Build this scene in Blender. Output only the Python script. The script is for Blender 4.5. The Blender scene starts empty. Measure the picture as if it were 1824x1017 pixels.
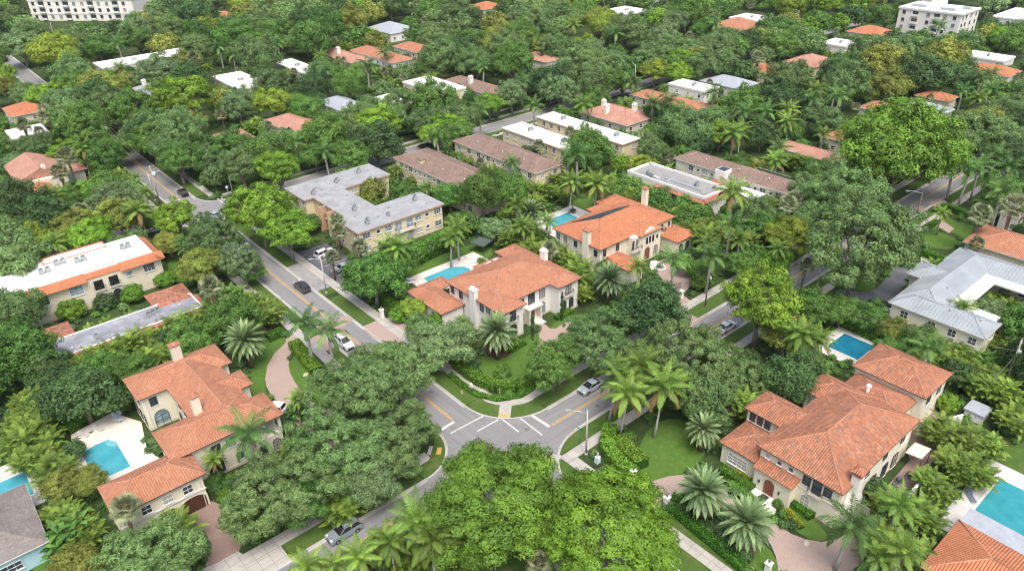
import bpy, math, random
import numpy as np
from mathutils import Matrix, Vector
SC = bpy.context.scene
C = SC.collection
R = math.radians
# ---------------------------------------------------------------- camera
F = 1337.294; PT = R(29.8635); RL = R(1.4932); AZ = R(39.9958); CX, CY = 912., 508.5; CH = 76.
cp, sp, cr, sr, ca, sa = math.cos(PT), math.sin(PT), math.cos(RL), math.sin(RL), math.cos(AZ), math.sin(AZ)
def w3(r, f, u): return Vector((r * ca + f * sa, -r * sa + f * ca, u))
cam_d = bpy.data.cameras.new('camera')
cam_d.sensor_width = 36.0
cam_d.lens = F / 1824 * 36.0
cam_d.clip_start = 0.5
cam_d.clip_end = 6000
cam = bpy.data.objects.new('camera', cam_d)
C.objects.link(cam)
_right, _up, _back = w3(1, 0, 0), w3(0, sp, cp), -w3(0, cp, -sp)
_x = cr * _right - sr * _up
_y = sr * _right + cr * _up
cam.matrix_world = Matrix(((_x.x, _y.x, _back.x, 0), (_x.y, _y.y, _back.y, 0), (_x.z, _y.z, _back.z, CH), (0, 0, 0, 1)))
SC.camera = cam
SC.render.resolution_x, SC.render.resolution_y = 1824, 1017

def at(px, py, z=0.0):
    "the point at height z that the photograph shows at pixel px, py"
    X = (px - CX) / F; Y = (CY - py) / F
    x = X * cr + Y * sr; y = -X * sr + Y * cr
    r, f, u = x, cp + y * sp, -sp + y * cp
    t = (z - CH) / u
    r *= t; f *= t
    return (r * ca + f * sa, -r * sa + f * ca)
def pr(X, Y, Z=0.0):
    r = X * ca - Y * sa; f = X * sa + Y * ca; u = Z - CH
    d = f * cp - u * sp; y = f * sp + u * cp
    return (CX + F * (r * cr - y * sr) / d, CY - F * (r * sr + y * cr) / d, d)

# ---------------------------------------------------------------- light: bright overcast
wd = bpy.data.worlds.new('World'); SC.world = wd; wd.use_nodes = True
nt = wd.node_tree; nt.nodes.clear()
wo = nt.nodes.new('ShaderNodeOutputWorld'); bg = nt.nodes.new('ShaderNodeBackground'); sky = nt.nodes.new('ShaderNodeTexSky')
SUN_EL, SUN_AZ = R(64), R(-118)      # azimuth measured from world +X towards +Y
sky.sky_type = 'NISHITA'; sky.sun_disc = False
sky.sun_elevation = SUN_EL; sky.sun_rotation = math.pi / 2 - SUN_AZ
sky.altitude = 0; sky.air_density = 1.0; sky.dust_density = 6.0; sky.ozone_density = 1.0
bg.inputs[1].default_value = 0.15
nt.links.new(sky.outputs[0], bg.inputs[0]); nt.links.new(bg.outputs[0], wo.inputs[0])
sl = bpy.data.lights.new('sun', 'SUN'); sl.energy = 1.5; sl.angle = R(34); sl.color = (1, 0.975, 0.94)
so = bpy.data.objects.new('sun', sl); C.objects.link(so)
sd = Vector((math.cos(SUN_EL) * math.cos(SUN_AZ), math.cos(SUN_EL) * math.sin(SUN_AZ), math.sin(SUN_EL)))
so.rotation_euler = sd.to_track_quat('Z', 'Y').to_euler(); so.location = (60, 60, 200)
SC.view_settings.view_transform = 'Standard'; SC.view_settings.look = 'None'
SC.view_settings.exposure = 0.64
SC.cycles.filter_width = 1.1
SC.cycles.use_denoising = True; SC.view_settings.gamma = 1.0
SC.cycles.max_bounces = 5; SC.cycles.diffuse_bounces = 4; SC.cycles.glossy_bounces = 2
SC.cycles.transmission_bounces = 3; SC.cycles.transparent_max_bounces = 4

# ---------------------------------------------------------------- helpers
def tag(o, label=None, cat=None, group=None, kind=None):
    if label: o['label'] = label
    if cat: o['category'] = cat
    if group: o['group'] = group
    if kind: o['kind'] = kind
    return o
def empty(name, loc, rz=0, label=None, cat=None, group=None):
    o = bpy.data.objects.new(name, None); o.empty_display_size = 0.3
    C.objects.link(o); o.location = loc; o.rotation_euler = (0, 0, rz)
    return tag(o, label, cat, group)
def dup(root, loc=None, rz=None, scale=None):
    r = root.copy(); C.objects.link(r)
    if loc is not None: r.location = loc
    if rz is not None: r.rotation_euler = (0, 0, rz)
    if scale is not None: r.scale = scale
    for ch in list(root.children):
        c = ch.copy(); C.objects.link(c); c.parent = r
        for g in list(ch.children):
            d = g.copy(); C.objects.link(d); d.parent = c
    return r
class MB:
    def __init__(s): s.v = []; s.f = []; s.uv = []; s.sm = []
    def face(s, pts, uv=None, smooth=False):
        n = len(s.v); s.v += [tuple(p) for p in pts]; s.f.append(tuple(range(n, n + len(pts))))
        s.uv.append(uv or [(0, 0)] * len(pts)); s.sm.append(smooth); return s
    def box(s, x0, y0, z0, x1, y1, z1):
        return s.prism([(x0, y0), (x1, y0), (x1, y1), (x0, y1)], z0, z1)
    def obox(s, c, ux, uy, uz, hx, hy, hz):
        c = Vector(c); ux = Vector(ux).normalized() * hx; uy = Vector(uy).normalized() * hy; uz = Vector(uz).normalized() * hz
        P = [c + a * ux + b * uy + d * uz for d in (-1, 1) for a, b in ((-1, -1), (1, -1), (1, 1), (-1, 1))]
        for q in ((3, 2, 1, 0), (4, 5, 6, 7), (0, 1, 5, 4), (1, 2, 6, 5), (2, 3, 7, 6), (3, 0, 4, 7)): s.face([P[i] for i in q])
        return s
    def prism(s, poly, z0, z1, top=True, bot=True, uvs=1):
        a = sum(poly[i][0] * poly[(i + 1) % len(poly)][1] - poly[(i + 1) % len(poly)][0] * poly[i][1] for i in range(len(poly)))
        if a < 0: poly = poly[::-1]
        if top: s.face([(x, y, z1) for x, y in poly], [(x, y) for x, y in poly])
        if bot: s.face([(x, y, z0) for x, y in poly[::-1]])
        for i in range(len(poly)):
            p, q = poly[i], poly[(i + 1) % len(poly)]
            l = math.dist(p, q)
            s.face([(p[0], p[1], z0), (q[0], q[1], z0), (q[0], q[1], z1), (p[0], p[1], z1)], [(0, z0), (l, z0), (l, z1), (0, z1)])
        return s
    def tube(s, pts, rad, n=8, cap=True, smooth=True):
        rings = []
        pts = [Vector(p) for p in pts]
        for i, p in enumerate(pts):
            t = (pts[min(i + 1, len(pts) - 1)] - pts[max(i - 1, 0)]).normalized()
            a = t.cross(Vector((0, 0, 1)))
            if a.length < 0.05: a = t.cross(Vector((1, 0, 0)))
            a.normalize(); b = t.cross(a)
            r = rad[i] if isinstance(rad, (list, tuple)) else rad
            base = len(s.v)
            s.v += [tuple(p + a * (r * math.cos(k * math.tau / n)) + b * (r * math.sin(k * math.tau / n))) for k in range(n)]
            rings.append(base)
        for i in range(len(rings) - 1):
            for k in range(n):
                k2 = (k + 1) % n
                s.f.append((rings[i] + k, rings[i] + k2, rings[i + 1] + k2, rings[i + 1] + k)[::-1]); s.uv.append([(0, 0)] * 4); s.sm.append(smooth)
        if cap:
            s.f.append(tuple(rings[0] + k for k in range(n))); s.uv.append([(0, 0)] * n); s.sm.append(False)
            s.f.append(tuple(rings[-1] + k for k in range(n))[::-1]); s.uv.append([(0, 0)] * n); s.sm.append(False)
        return s
    def ball(s, c, r, nu=10, nv=7, sx=1, sy=1, sz=1):
        base = len(s.v); c = Vector(c)
        for j in range(1, nv):
            ph = math.pi * j / nv
            for i in range(nu):
                th = math.tau * i / nu
                s.v.append((c.x + r * sx * math.sin(ph) * math.cos(th), c.y + r * sy * math.sin(ph) * math.sin(th), c.z + r * sz * math.cos(ph)))
        tp = len(s.v); s.v.append((c.x, c.y, c.z + r * sz)); bt = len(s.v); s.v.append((c.x, c.y, c.z - r * sz))
        def ad(f): s.f.append(f); s.uv.append([(0, 0)] * len(f)); s.sm.append(True)
        for i in range(nu):
            i2 = (i + 1) % nu
            ad((tp, base + i, base + i2)); b = base + (nv - 2) * nu; ad((bt, b + i2, b + i))
            for j in range(nv - 2): ad((base + j * nu + i, base + (j + 1) * nu + i, base + (j + 1) * nu + i2, base + j * nu + i2))
        return s
    def mesh(s, name, off=(0, 0, 0)):
        me = bpy.data.meshes.new(name)
        me.from_pydata([(x - off[0], y - off[1], z - off[2]) for x, y, z in s.v], [], s.f)
        ul = me.uv_layers.new(name='UVMap')
        ul.data.foreach_set('uv', np.array([c for u in s.uv for p in u for c in p], dtype=np.float32))
        me.polygons.foreach_set('use_smooth', s.sm)
        me.update(); return me
    def obj(s, name, mat, parent=None, off=(0, 0, 0)):
        me = s.mesh(name, off); me.materials.append(mat)
        o = bpy.data.objects.new(name, me); C.objects.link(o)
        if parent is not None: o.parent = parent
        return o

# ---------------------------------------------------------------- materials
def newmat(name):
    m = bpy.data.materials.new(name); m.use_nodes = True
    n = m.node_tree.nodes; n.clear()
    out = n.new('ShaderNodeOutputMaterial'); b = n.new('ShaderNodeBsdfPrincipled')
    m.node_tree.links.new(b.outputs[0], out.inputs[0])
    return m, m.node_tree, b, out
def mixrgb(nt, fac, a, b, mode='MIX'):
    n = nt.nodes.new('ShaderNodeMix'); n.data_type = 'RGBA'; n.blend_type = mode
    for i, v in ((0, fac), (6, a), (7, b)):
        if hasattr(v, 'node') or hasattr(v, 'is_linked'): nt.links.new(v, n.inputs[i])
        else: n.inputs[i].default_value = v if i == 0 else (*v, 1)
    return n.outputs[2]
def mth(nt, op, a, b=None, c=None):
    n = nt.nodes.new('ShaderNodeMath'); n.operation = op
    for i, v in enumerate((a, b, c)):
        if v is None: continue
        if hasattr(v, 'is_linked'): nt.links.new(v, n.inputs[i])
        else: n.inputs[i].default_value = v
    return n.outputs[0]
def noise(nt, scale, detail=3, vec=None, rough=0.55, dist=0):
    n = nt.nodes.new('ShaderNodeTexNoise'); n.inputs['Scale'].default_value = scale
    n.inputs['Detail'].default_value = detail; n.inputs['Roughness'].default_value = rough; n.inputs['Distortion'].default_value = dist
    if vec is None:
        g = nt.nodes.new('ShaderNodeNewGeometry'); vec = g.outputs['Position']
    nt.links.new(vec, n.inputs['Vector']); return n.outputs[0]
def ramp(nt, fac, stops):
    n = nt.nodes.new('ShaderNodeValToRGB'); e = n.color_ramp.elements
    while len(e) < len(stops): e.new(0.5)
    for i, (p, c) in enumerate(stops):
        e[i].position = p; e[i].color = (*c, 1) if len(c) == 3 else c
    nt.links.new(fac, n.inputs[0]); return n.outputs[0]
def bump(nt, bsdf, h, dist=0.05, strength=1.0):
    n = nt.nodes.new('ShaderNodeBump'); n.inputs['Distance'].default_value = dist; n.inputs['Strength'].default_value = strength
    nt.links.new(h, n.inputs['Height']); nt.links.new(n.outputs[0], bsdf.inputs['Normal'])
def plain(name, col, rough=0.7, var=0.12, scale=1.5, metal=0.0, grime=None, gscale=0.35, spec=0.5):
    m, nt, b, o = newmat(name)
    lo = tuple(c * (1 - var) for c in col); hi = tuple(min(1, c * (1 + var)) for c in col)
    c = ramp(nt, noise(nt, scale, 4), [(0.3, lo), (0.7, hi)])
    if grime:
        g = ramp(nt, noise(nt, gscale, 5, rough=0.7), [(0.52, (0, 0, 0)), (0.72, (1, 1, 1))])
        c = mixrgb(nt, mth(nt, 'MULTIPLY', g, 0.7), c, grime)
    nt.links.new(c, b.inputs['Base Color']); b.inputs['Roughness'].default_value = rough; b.inputs['Metallic'].default_value = metal
    b.inputs['Specular IOR Level'].default_value = spec
    return m
def leafmat(name, dark, light, hv=0.28, trans=0.25, hue=0.022, old=None):
    dark = tuple(c * .95 for c in dark); light = tuple(min(.6, c * 1.68) for c in light)
    m, nt, b, o = newmat(name)
    a = nt.nodes.new('ShaderNodeAttribute'); a.attribute_name = 'tint'
    oi = nt.nodes.new('ShaderNodeObjectInfo')
    c = ramp(nt, a.outputs['Fac'], [(0.0, dark), (1.0, light)] if not old else [(0.0, dark), (.92, light), (1.0, old)])
    h = nt.nodes.new('ShaderNodeHueSaturation')
    nt.links.new(c, h.inputs['Color'])
    nt.links.new(mth(nt, 'MULTIPLY_ADD', oi.outputs['Random'], hue, 0.5 - hue / 2), h.inputs['Hue'])
    nt.links.new(mth(nt, 'MULTIPLY_ADD', mth(nt, 'FRACT', mth(nt, 'MULTIPLY', oi.outputs['Random'], 7.31)), hv * 1.4, 1 - hv * 0.6), h.inputs['Value'])
    h.inputs['Saturation'].default_value = 1.0
    nt.links.new(h.outputs[0], b.inputs['Base Color'])
    b.inputs['Roughness'].default_value = 0.55; b.inputs['Specular IOR Level'].default_value = 0.35
    t = nt.nodes.new('ShaderNodeBsdfTranslucent'); nt.links.new(h.outputs[0], t.inputs[0])
    mx = nt.nodes.new('ShaderNodeMixShader'); mx.inputs[0].default_value = trans
    nt.links.new(b.outputs[0], mx.inputs[1]); nt.links.new(t.outputs[0], mx.inputs[2]); nt.links.new(mx.outputs[0], o.inputs[0])
    return m
def tilemat(name, lo, mid, hi, blot=None, blotamt=0.0, bu=0.32, bv=0.42, bd=0.11):
    m, nt, b, o = newmat(name)
    uv = nt.nodes.new('ShaderNodeUVMap'); uv.uv_map = 'UVMap'
    sx = nt.nodes.new('ShaderNodeSeparateXYZ'); nt.links.new(uv.outputs[0], sx.inputs[0])
    u = mth(nt, 'DIVIDE', sx.outputs[0], bu); v = mth(nt, 'DIVIDE', sx.outputs[1], bv)
    fu = mth(nt, 'FLOOR', u); fv = mth(nt, 'FLOOR', v)
    cmb = nt.nodes.new('ShaderNodeCombineXYZ'); nt.links.new(fu, cmb.inputs[0]); nt.links.new(fv, cmb.inputs[1])
    wn = nt.nodes.new('ShaderNodeTexWhiteNoise'); wn.noise_dimensions = '3D'; nt.links.new(cmb.outputs[0], wn.inputs[0])
    big = noise(nt, 0.35, 4)
    f = mth(nt, 'ADD', mth(nt, 'MULTIPLY', wn.outputs[0], 0.34), mth(nt, 'MULTIPLY', big, 0.66))
    c = ramp(nt, f, [(0.2, lo), (0.5, mid), (0.8, hi)])
    mil = ramp(nt, noise(nt, .8, 6, rough=.75), [(.56, (0, 0, 0)), (.80, (1, 1, 1))])
    c = mixrgb(nt, mth(nt, 'MULTIPLY', mil, .55), c, tuple(v * .42 for v in mid))
    if blot:
        vm = nt.nodes.new('ShaderNodeVectorMath'); vm.operation = 'MULTIPLY'; nt.links.new(cmb.outputs[0], vm.inputs[0]); vm.inputs[1].default_value = (0.95, 0.6, 1)
        bn = noise(nt, 1.0, 2, vec=vm.outputs[0])
        g = ramp(nt, mth(nt, 'ADD', bn, mth(nt, 'MULTIPLY', wn.outputs[0], 0.12)), [(0.62, (0, 0, 0)), (0.66, (1, 1, 1))])
        c = mixrgb(nt, mth(nt, 'MULTIPLY', g, blotamt), c, blot)
    nt.links.new(c, b.inputs['Base Color']); b.inputs['Roughness'].default_value = 0.8
    fr = mth(nt, 'FRACT', u); hu = mth(nt, 'SINE', mth(nt, 'MULTIPLY', fr, math.pi))
    hv = mth(nt, 'FRACT', v)
    bump(nt, b, mth(nt, 'ADD', mth(nt, 'MULTIPLY', hu, 1.0), mth(nt, 'MULTIPLY', hv, 0.22)), bd)
    return m
M = {}
def mk():
    T = tilemat
    M['tile_clean'] = T('clay_tile_clean', (.35, .145, .08), (.44, .19, .105), (.52, .255, .155))
    M['tile_orange'] = T('clay_tile_orange', (.41, .145, .065), (.49, .185, .085), (.55, .235, .125))
    M['tile_worn'] = T('clay_tile_worn', (.30, .115, .06), (.42, .172, .092), (.53, .255, .15), (.17, .12, .10), 0.6)
    M['tile_mossy'] = T('clay_tile_weathered', (.26, .10, .06), (.42, .17, .10), (.55, .27, .18), (.12, .08, .06), 0.7)
    M['tile_pink'] = T('clay_tile_pink', (.38, .19, .13), (.48, .25, .18), (.56, .32, .25))
    M['tile_brown'] = T('brown_tile', (.155, .10, .078), (.205, .138, .108), (.262, .186, .15), (.28, .22, .20), 0.25, 0.33, 0.36, 0.03)
    M['shingle'] = T('grey_shingle', (.14, .125, .115), (.19, .17, .155), (.25, .225, .21), None, 0, 0.3, 0.18, 0.012)
    M['greyroof'] = plain('grey_hip_roof', (.33, .36, .40), .6, .1, 1.2)
    M['whiteroof'] = plain('white_membrane', (.80, .80, .78), .6, .04, .5, grime=(.62, .58, .50), gscale=.25)
    M['greymem'] = plain('grey_membrane', (.30, .31, .32), .75, .14, .45, grime=(.19, .185, .18), gscale=.55)
    M['darkmem'] = plain('stained_membrane', (.23, .24, .27), .7, .25, .35, grime=(.50, .50, .51), gscale=.5)
    M['tarmem'] = plain('gravel_membrane', (.27, .27, .262), .8, .25, .3, grime=(.11, .105, .10), gscale=.3)
    m, nt, b, o = newmat('metal_roof')
    uv = nt.nodes.new('ShaderNodeUVMap'); sx = nt.nodes.new('ShaderNodeSeparateXYZ'); nt.links.new(uv.outputs[0], sx.inputs[0])
    f = mth(nt, 'FRACT', mth(nt, 'DIVIDE', sx.outputs[0], 0.6))
    seam = mth(nt, 'GREATER_THAN', f, 0.82)
    c = ramp(nt, noise(nt, 0.3, 4), [(0.3, (.25, .285, .31)), (0.7, (.34, .375, .40))])
    nt.links.new(c, b.inputs['Base Color']); b.inputs['Roughness'].default_value = .55; b.inputs['Metallic'].default_value = 0
    bump(nt, b, seam, 0.10); M['metal_roof'] = m
    P = plain
    M['cream'] = P('cream_stucco', (.74, .68, .53), .85, .03, .4, grime=(.60, .53, .40), gscale=.5)
    M['creamy'] = P('pale_cream_stucco', (.76, .72, .58), .85, .03, .4, grime=(.64, .58, .45), gscale=.5)
    M['tan'] = P('tan_stucco', (.76, .65, .44), .85, .03, .4, grime=(.66, .54, .35), gscale=.5)
    M['white'] = P('white_stucco', (.80, .78, .73), .8, .02, .5, grime=(.68, .65, .59), gscale=.6)
    M['beige'] = P('beige_stucco', (.66, .60, .49), .85, .04, .5, grime=(.52, .45, .36), gscale=.5)
    M['blue'] = P('pale_blue_stucco', (.42, .66, .72), .85, .04, .5, grime=(.58, .74, .78), gscale=.6)
    M['trim'] = P('white_trim', (.80, .79, .76), .6, .02)
    M['ridge'] = P('ridge_tile', (.45, .225, .14), .8, .12, 2)
    M['ridgew'] = P('ridge_tile_worn', (.43, .20, .12), .8, .15, 2)
    M['ridgeb'] = P('ridge_tile_brown', (.36, .25, .21), .8, .15, 2)
    M['gutter'] = P('dark_gutter', (.10, .075, .06), .6, .1)
    M['fasciaw'] = P('white_fascia', (.72, .70, .66), .6, .05)
    M['fasciat'] = P('brick_fascia', (.52, .33, .22), .7, .06)
    M['wood'] = P('dark_wood', (.075, .03, .018), .45, .3, 6)
    M['wood_red'] = P('red_brown_wood', (.22, .075, .04), .45, .2, 6)
    M['iron'] = P('dark_iron', (.035, .037, .04), .5, .1)
    M['stone'] = P('pale_stone', (.66, .62, .55), .75, .08, 2)
    M['deck'] = P('travertine_deck', (.66, .61, .54), .7, .08, 1.5, grime=(.54, .47, .40), gscale=.6)
    M['deckg'] = P('grey_deck', (.52, .51, .49), .8, .08, 1.5, grime=(.38, .37, .35), gscale=.6)
    M['ac'] = P('grey_condenser', (.34, .37, .38), .6, .15, 4)
    M['acdark'] = P('condenser_grille', (.08, .095, .10), .6, .1)
    M['tyre'] = P('rubber', (.02, .02, .021), .85, .1)
    M['alloy'] = P('alloy_rim', (.45, .46, .47), .3, .05, 5, .8)
    M['pole_wood'] = P('weathered_pole', (.36, .33, .29), .85, .15, 3)
    M['pole_con'] = P('concrete_pole', (.50, .49, .46), .8, .08, 2)
    M['pole_dark'] = P('dark_pole', (.16, .14, .12), .7, .1)
    M['galv'] = P('galvanised_metal', (.55, .57, .58), .4, .08, 3, .5)
    M['cushion'] = P('grey_cushion', (.45, .44, .42), .85, .08)
    M['bark_g'] = P('grey_bark', (.23, .20, .17), .9, .25, 4)
    M['bark_p'] = P('palm_trunk_grey', (.42, .40, .36), .85, .15, 3)
    M['bark_b'] = P('brown_palm_trunk', (.17, .12, .08), .95, .3, 6)
    M['shaft'] = P('green_crownshaft', (.16, .27, .07), .5, .1)
    M['fruit'] = P('orange_fruit', (.62, .20, .02), .6, .25, 9)
    M['skin'] = P('skin', (.45, .26, .18), .6, .03)
    M['cloth_w'] = P('white_cloth', (.78, .78, .75), .9, .04)
    M['cloth_b'] = P('blue_grey_cloth', (.10, .14, .20), .9, .08)
    M['mulch'] = P('red_mulch', (.085, .05, .035), .95, .4, 5)
    M['rock'] = P('garden_rock', (.50, .43, .34), .9, .2, 3)
    M['yellow'] = P('yellow_paint', (.56, .34, .07), .8, .22, 4, grime=(.40, .31, .16), gscale=.8)
    M['whitep'] = P('white_road_paint', (.56, .56, .54), .8, .2, 5, grime=(.34, .34, .34), gscale=1.2)
    M['sign_g'] = P('green_sign', (.02, .20, .09), .5, .05)
    M['box_b'] = P('pale_blue_box', (.55, .66, .74), .5, .08, 4)
    M['canvas'] = P('dark_green_canvas', (.06, .09, .075), .8, .1)
    M['black'] = P('black_shadow_gap', (.02, .02, .02), .9, .1)
    # glass
    for nm, col, ro in (('glass', (.045, .06, .075), .12), ('glass_l', (.22, .30, .34), .15), ('glass_d', (.02, .022, .025), .1), ('solar', (.035, .05, .075), .25)):
        m, nt, b, o = newmat('window_' + nm)
        nt.links.new(ramp(nt, noise(nt, 1.3, 2), [(.35, tuple(c * .7 for c in col)), (.65, tuple(c * 1.5 for c in col))]), b.inputs['Base Color'])
        b.inputs['Roughness'].default_value = ro; b.inputs['Specular IOR Level'].default_value = .8; M[nm] = m
    M['step'] = P('pool_step_tile', (.16, .42, .48), .2, .05)
    M['blind'] = P('window_blind', (.42, .41, .37), .6, .06)
    # lamps off / car lights (not emitting)
    M['lampglass'] = P('lamp_glass', (.75, .78, .80), .2, .02); M['red'] = P('red_lens', (.45, .02, .02), .25, .05)
    # pool water
    for nm, c1, c2 in (('water', (.045, .28, .35), (.08, .36, .43)), ('water_d', (.010, .13, .22), (.018, .175, .28)), ('water_g', (.025, .23, .27), (.045, .29, .33))):
        m, nt, b, o = newmat('pool_' + nm)
        nt.links.new(ramp(nt, noise(nt, .5, 4), [(.3, c1), (.7, c2)]), b.inputs['Base Color'])
        b.inputs['Roughness'].default_value = .06; b.inputs['Specular IOR Level'].default_value = .5
        bump(nt, b, noise(nt, 3.0, 3), .015); M[nm] = m
    # ground surfaces
    def surf(nm, stops, sc, det, rough=.95, b2=None, bs=8.0, bd=.02):
        m, nt, b, o = newmat(nm); n = noise(nt, sc, det, rough=.65)
        c = ramp(nt, n, stops)
        if b2:
            g = ramp(nt, noise(nt, b2[0], 4, rough=.7), [(b2[1], (0, 0, 0)), (b2[2], (1, 1, 1))])
            c = mixrgb(nt, g, c, b2[3])
        nt.links.new(c, b.inputs['Base Color']); b.inputs['Roughness'].default_value = rough; b.inputs['Specular IOR Level'].default_value = .25
        bump(nt, b, noise(nt, bs, 4), bd); return m
    M['ground'] = surf('ground_cover', [(.3, (.022, .04, .013)), (.55, (.045, .08, .02)), (.75, (.10, .085, .05))], .22, 6, bs=3, bd=.15)
    M['lawn'] = surf('mown_lawn', [(.25, (.055, .12, .018)), (.55, (.08, .158, .026)), (.8, (.12, .195, .042))], 1.2, 6, b2=(.18, .45, .75, (.075, .14, .025)))
    M['lawn2'] = surf('verge_grass', [(.25, (.04, .085, .014)), (.5, (.065, .12, .022)), (.8, (.10, .14, .04))], .9, 6, b2=(.25, .55, .8, (.17, .15, .07)))
    def asph(nm, sx, sy):
        m, nt, b, o = newmat(nm); g = nt.nodes.new('ShaderNodeNewGeometry'); vm = nt.nodes.new('ShaderNodeVectorMath'); vm.operation = 'MULTIPLY'
        nt.links.new(g.outputs['Position'], vm.inputs[0]); vm.inputs[1].default_value = (sx, sy, 1)
        c = ramp(nt, noise(nt, 1.0, 5, vec=vm.outputs[0], rough=.6), [(.3, (.185, .186, .189)), (.7, (.245, .246, .249))])
        c = mixrgb(nt, mth(nt, 'MULTIPLY', ramp(nt, noise(nt, .12, 6, rough=.7), [(.5, (0, 0, 0)), (.75, (1, 1, 1))]), .6), c, (.17, .17, .175))
        vo = nt.nodes.new('ShaderNodeTexVoronoi'); vo.feature = 'DISTANCE_TO_EDGE'; vo.inputs['Scale'].default_value = .16; nt.links.new(g.outputs['Position'], vo.inputs['Vector'])
        crack = mth(nt, 'MULTIPLY', mth(nt, 'LESS_THAN', mth(nt, 'ADD', vo.outputs['Distance'], mth(nt, 'MULTIPLY', noise(nt, 2, 4), .04)), .022), .28)
        c = mixrgb(nt, crack, c, (.12, .12, .12))
        c = mixrgb(nt, mth(nt, 'MULTIPLY', ramp(nt, noise(nt, .9, 2), [(.68, (0, 0, 0)), (.74, (1, 1, 1))]), .5), c, (.14, .14, .14))
        nt.links.new(c, b.inputs['Base Color']); b.inputs['Roughness'].default_value = .88; bump(nt, b, noise(nt, 25, 3), .004); M[nm] = m
    asph('asphalt', .9, .9); asph('asphalt_x', .05, 1.1); asph('asphalt_y', 1.1, .05)
    M['asphalt_d'] = surf('dark_asphalt', [(.35, (.085, .09, .10)), (.6, (.13, .135, .145)), (.75, (.30, .30, .30))], .3, 6, .85, None, 30, .004)
    M['apron'] = surf('worn_apron', [(.3, (.20, .20, .20)), (.7, (.34, .34, .33))], .5, 6, .9, None, 20, .004)
    # concrete with joints
    def jointed(nm, c1, c2, size, jc, dirt, blotchy=.62):
        m, nt, b, o = newmat(nm)
        br = nt.nodes.new('ShaderNodeTexBrick'); g = nt.nodes.new('ShaderNodeNewGeometry'); nt.links.new(g.outputs['Position'], br.inputs['Vector'])
        br.inputs['Scale'].default_value = 1; br.inputs['Brick Width'].default_value = size[0]; br.inputs['Row Height'].default_value = size[1]
        br.inputs['Mortar Size'].default_value = size[2]; br.offset = size[3]
        br.inputs['Color1'].default_value = (*c1, 1); br.inputs['Color2'].default_value = (*c2, 1); br.inputs['Mortar'].default_value = (*jc, 1)
        gg = ramp(nt, noise(nt, .5, 6, rough=.75), [(blotchy - .12, (0, 0, 0)), (blotchy + .12, (1, 1, 1))])
        nt.links.new(mixrgb(nt, mth(nt, 'MULTIPLY', gg, .75), br.outputs[0], dirt), b.inputs['Base Color']); b.inputs['Roughness'].default_value = .85
        return m
    M['walk'] = jointed('concrete_walk', (.44, .42, .385), (.38, .365, .335), (1.5, 1.5, .03, 0), (.22, .21, .19), (.24, .23, .21))
    M['kerb'] = jointed('concrete_kerb', (.46, .45, .42), (.41, .40, .375), (3, 3, .03, 0), (.28, .27, .25), (.30, .29, .27))
    M['paver'] = jointed('pink_pavers', (.44, .335, .285), (.38, .285, .245), (.24, .12, .018, .5), (.25, .19, .165), (.37, .29, .25), .55)
    M['paver_d'] = jointed('dark_pink_pavers', (.33, .215, .18), (.27, .175, .15), (.24, .12, .018, .5), (.16, .12, .10), (.24, .18, .15), .55)
    # foliage
    L = leafmat
    M['lf_oak'] = L('leaf_oak', (.046, .092, .026), (.155, .25, .082))
    M['lf_grey'] = L('leaf_grey_green', (.062, .108, .042), (.175, .27, .108))
    M['lf_mid'] = L('leaf_mid', (.028, .08, .014), (.11, .22, .040))
    M['dead'] = L('dead_frond', (.16, .11, .06), (.34, .25, .14))
    M['lf_lime'] = L('leaf_lime', (.048, .115, .010), (.165, .29, .028), .05, hue=.004)
    M['lf_fresh'] = L('leaf_fresh', (.034, .092, .011), (.145, .265, .030), .08, hue=.004)
    M['lf_dark'] = L('leaf_dark', (.016, .045, .014), (.075, .145, .042))
    M['lf_bright'] = L('leaf_bright', (.048, .12, .012), (.175, .31, .030))
    M['lf_olive'] = L('leaf_olive', (.07, .095, .018), (.22, .26, .05))
    M['lf_yel'] = L('leaf_yellow', (.075, .13, .014), (.22, .30, .035))
    M['pf_royal'] = L('frond_royal', (.03, .085, .02), (.13, .25, .06), old=(.24, .17, .06))
    M['pf_coco'] = L('frond_coconut', (.035, .085, .014), (.16, .26, .042), old=(.24, .17, .06))
    M['pf_date'] = L('frond_date', (.05, .09, .035), (.19, .27, .115), trans=.12, old=(.24, .17, .06))
    M['pf_sabal'] = L('frond_sabal', (.09, .115, .055), (.26, .29, .16), old=(.24, .17, .06))
    M['pf_areca'] = L('frond_areca', (.05, .10, .015), (.19, .28, .045), old=(.24, .17, .06))
    M['pf_dark'] = L('frond_dark', (.03, .07, .02), (.11, .19, .05))
    M['hedge'] = L('hedge_leaf', (.028, .085, .008), (.10, .24, .02))
    M['hedge_b'] = L('hedge_leaf_bright', (.04, .11, .010), (.14, .26, .025))
    M['flower'] = L('yellow_flowers', (.16, .22, .01), (.60, .55, .03))
    M['pot'] = P('garden_pot', (.06, .07, .08), .6, .1)
mk()
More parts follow.
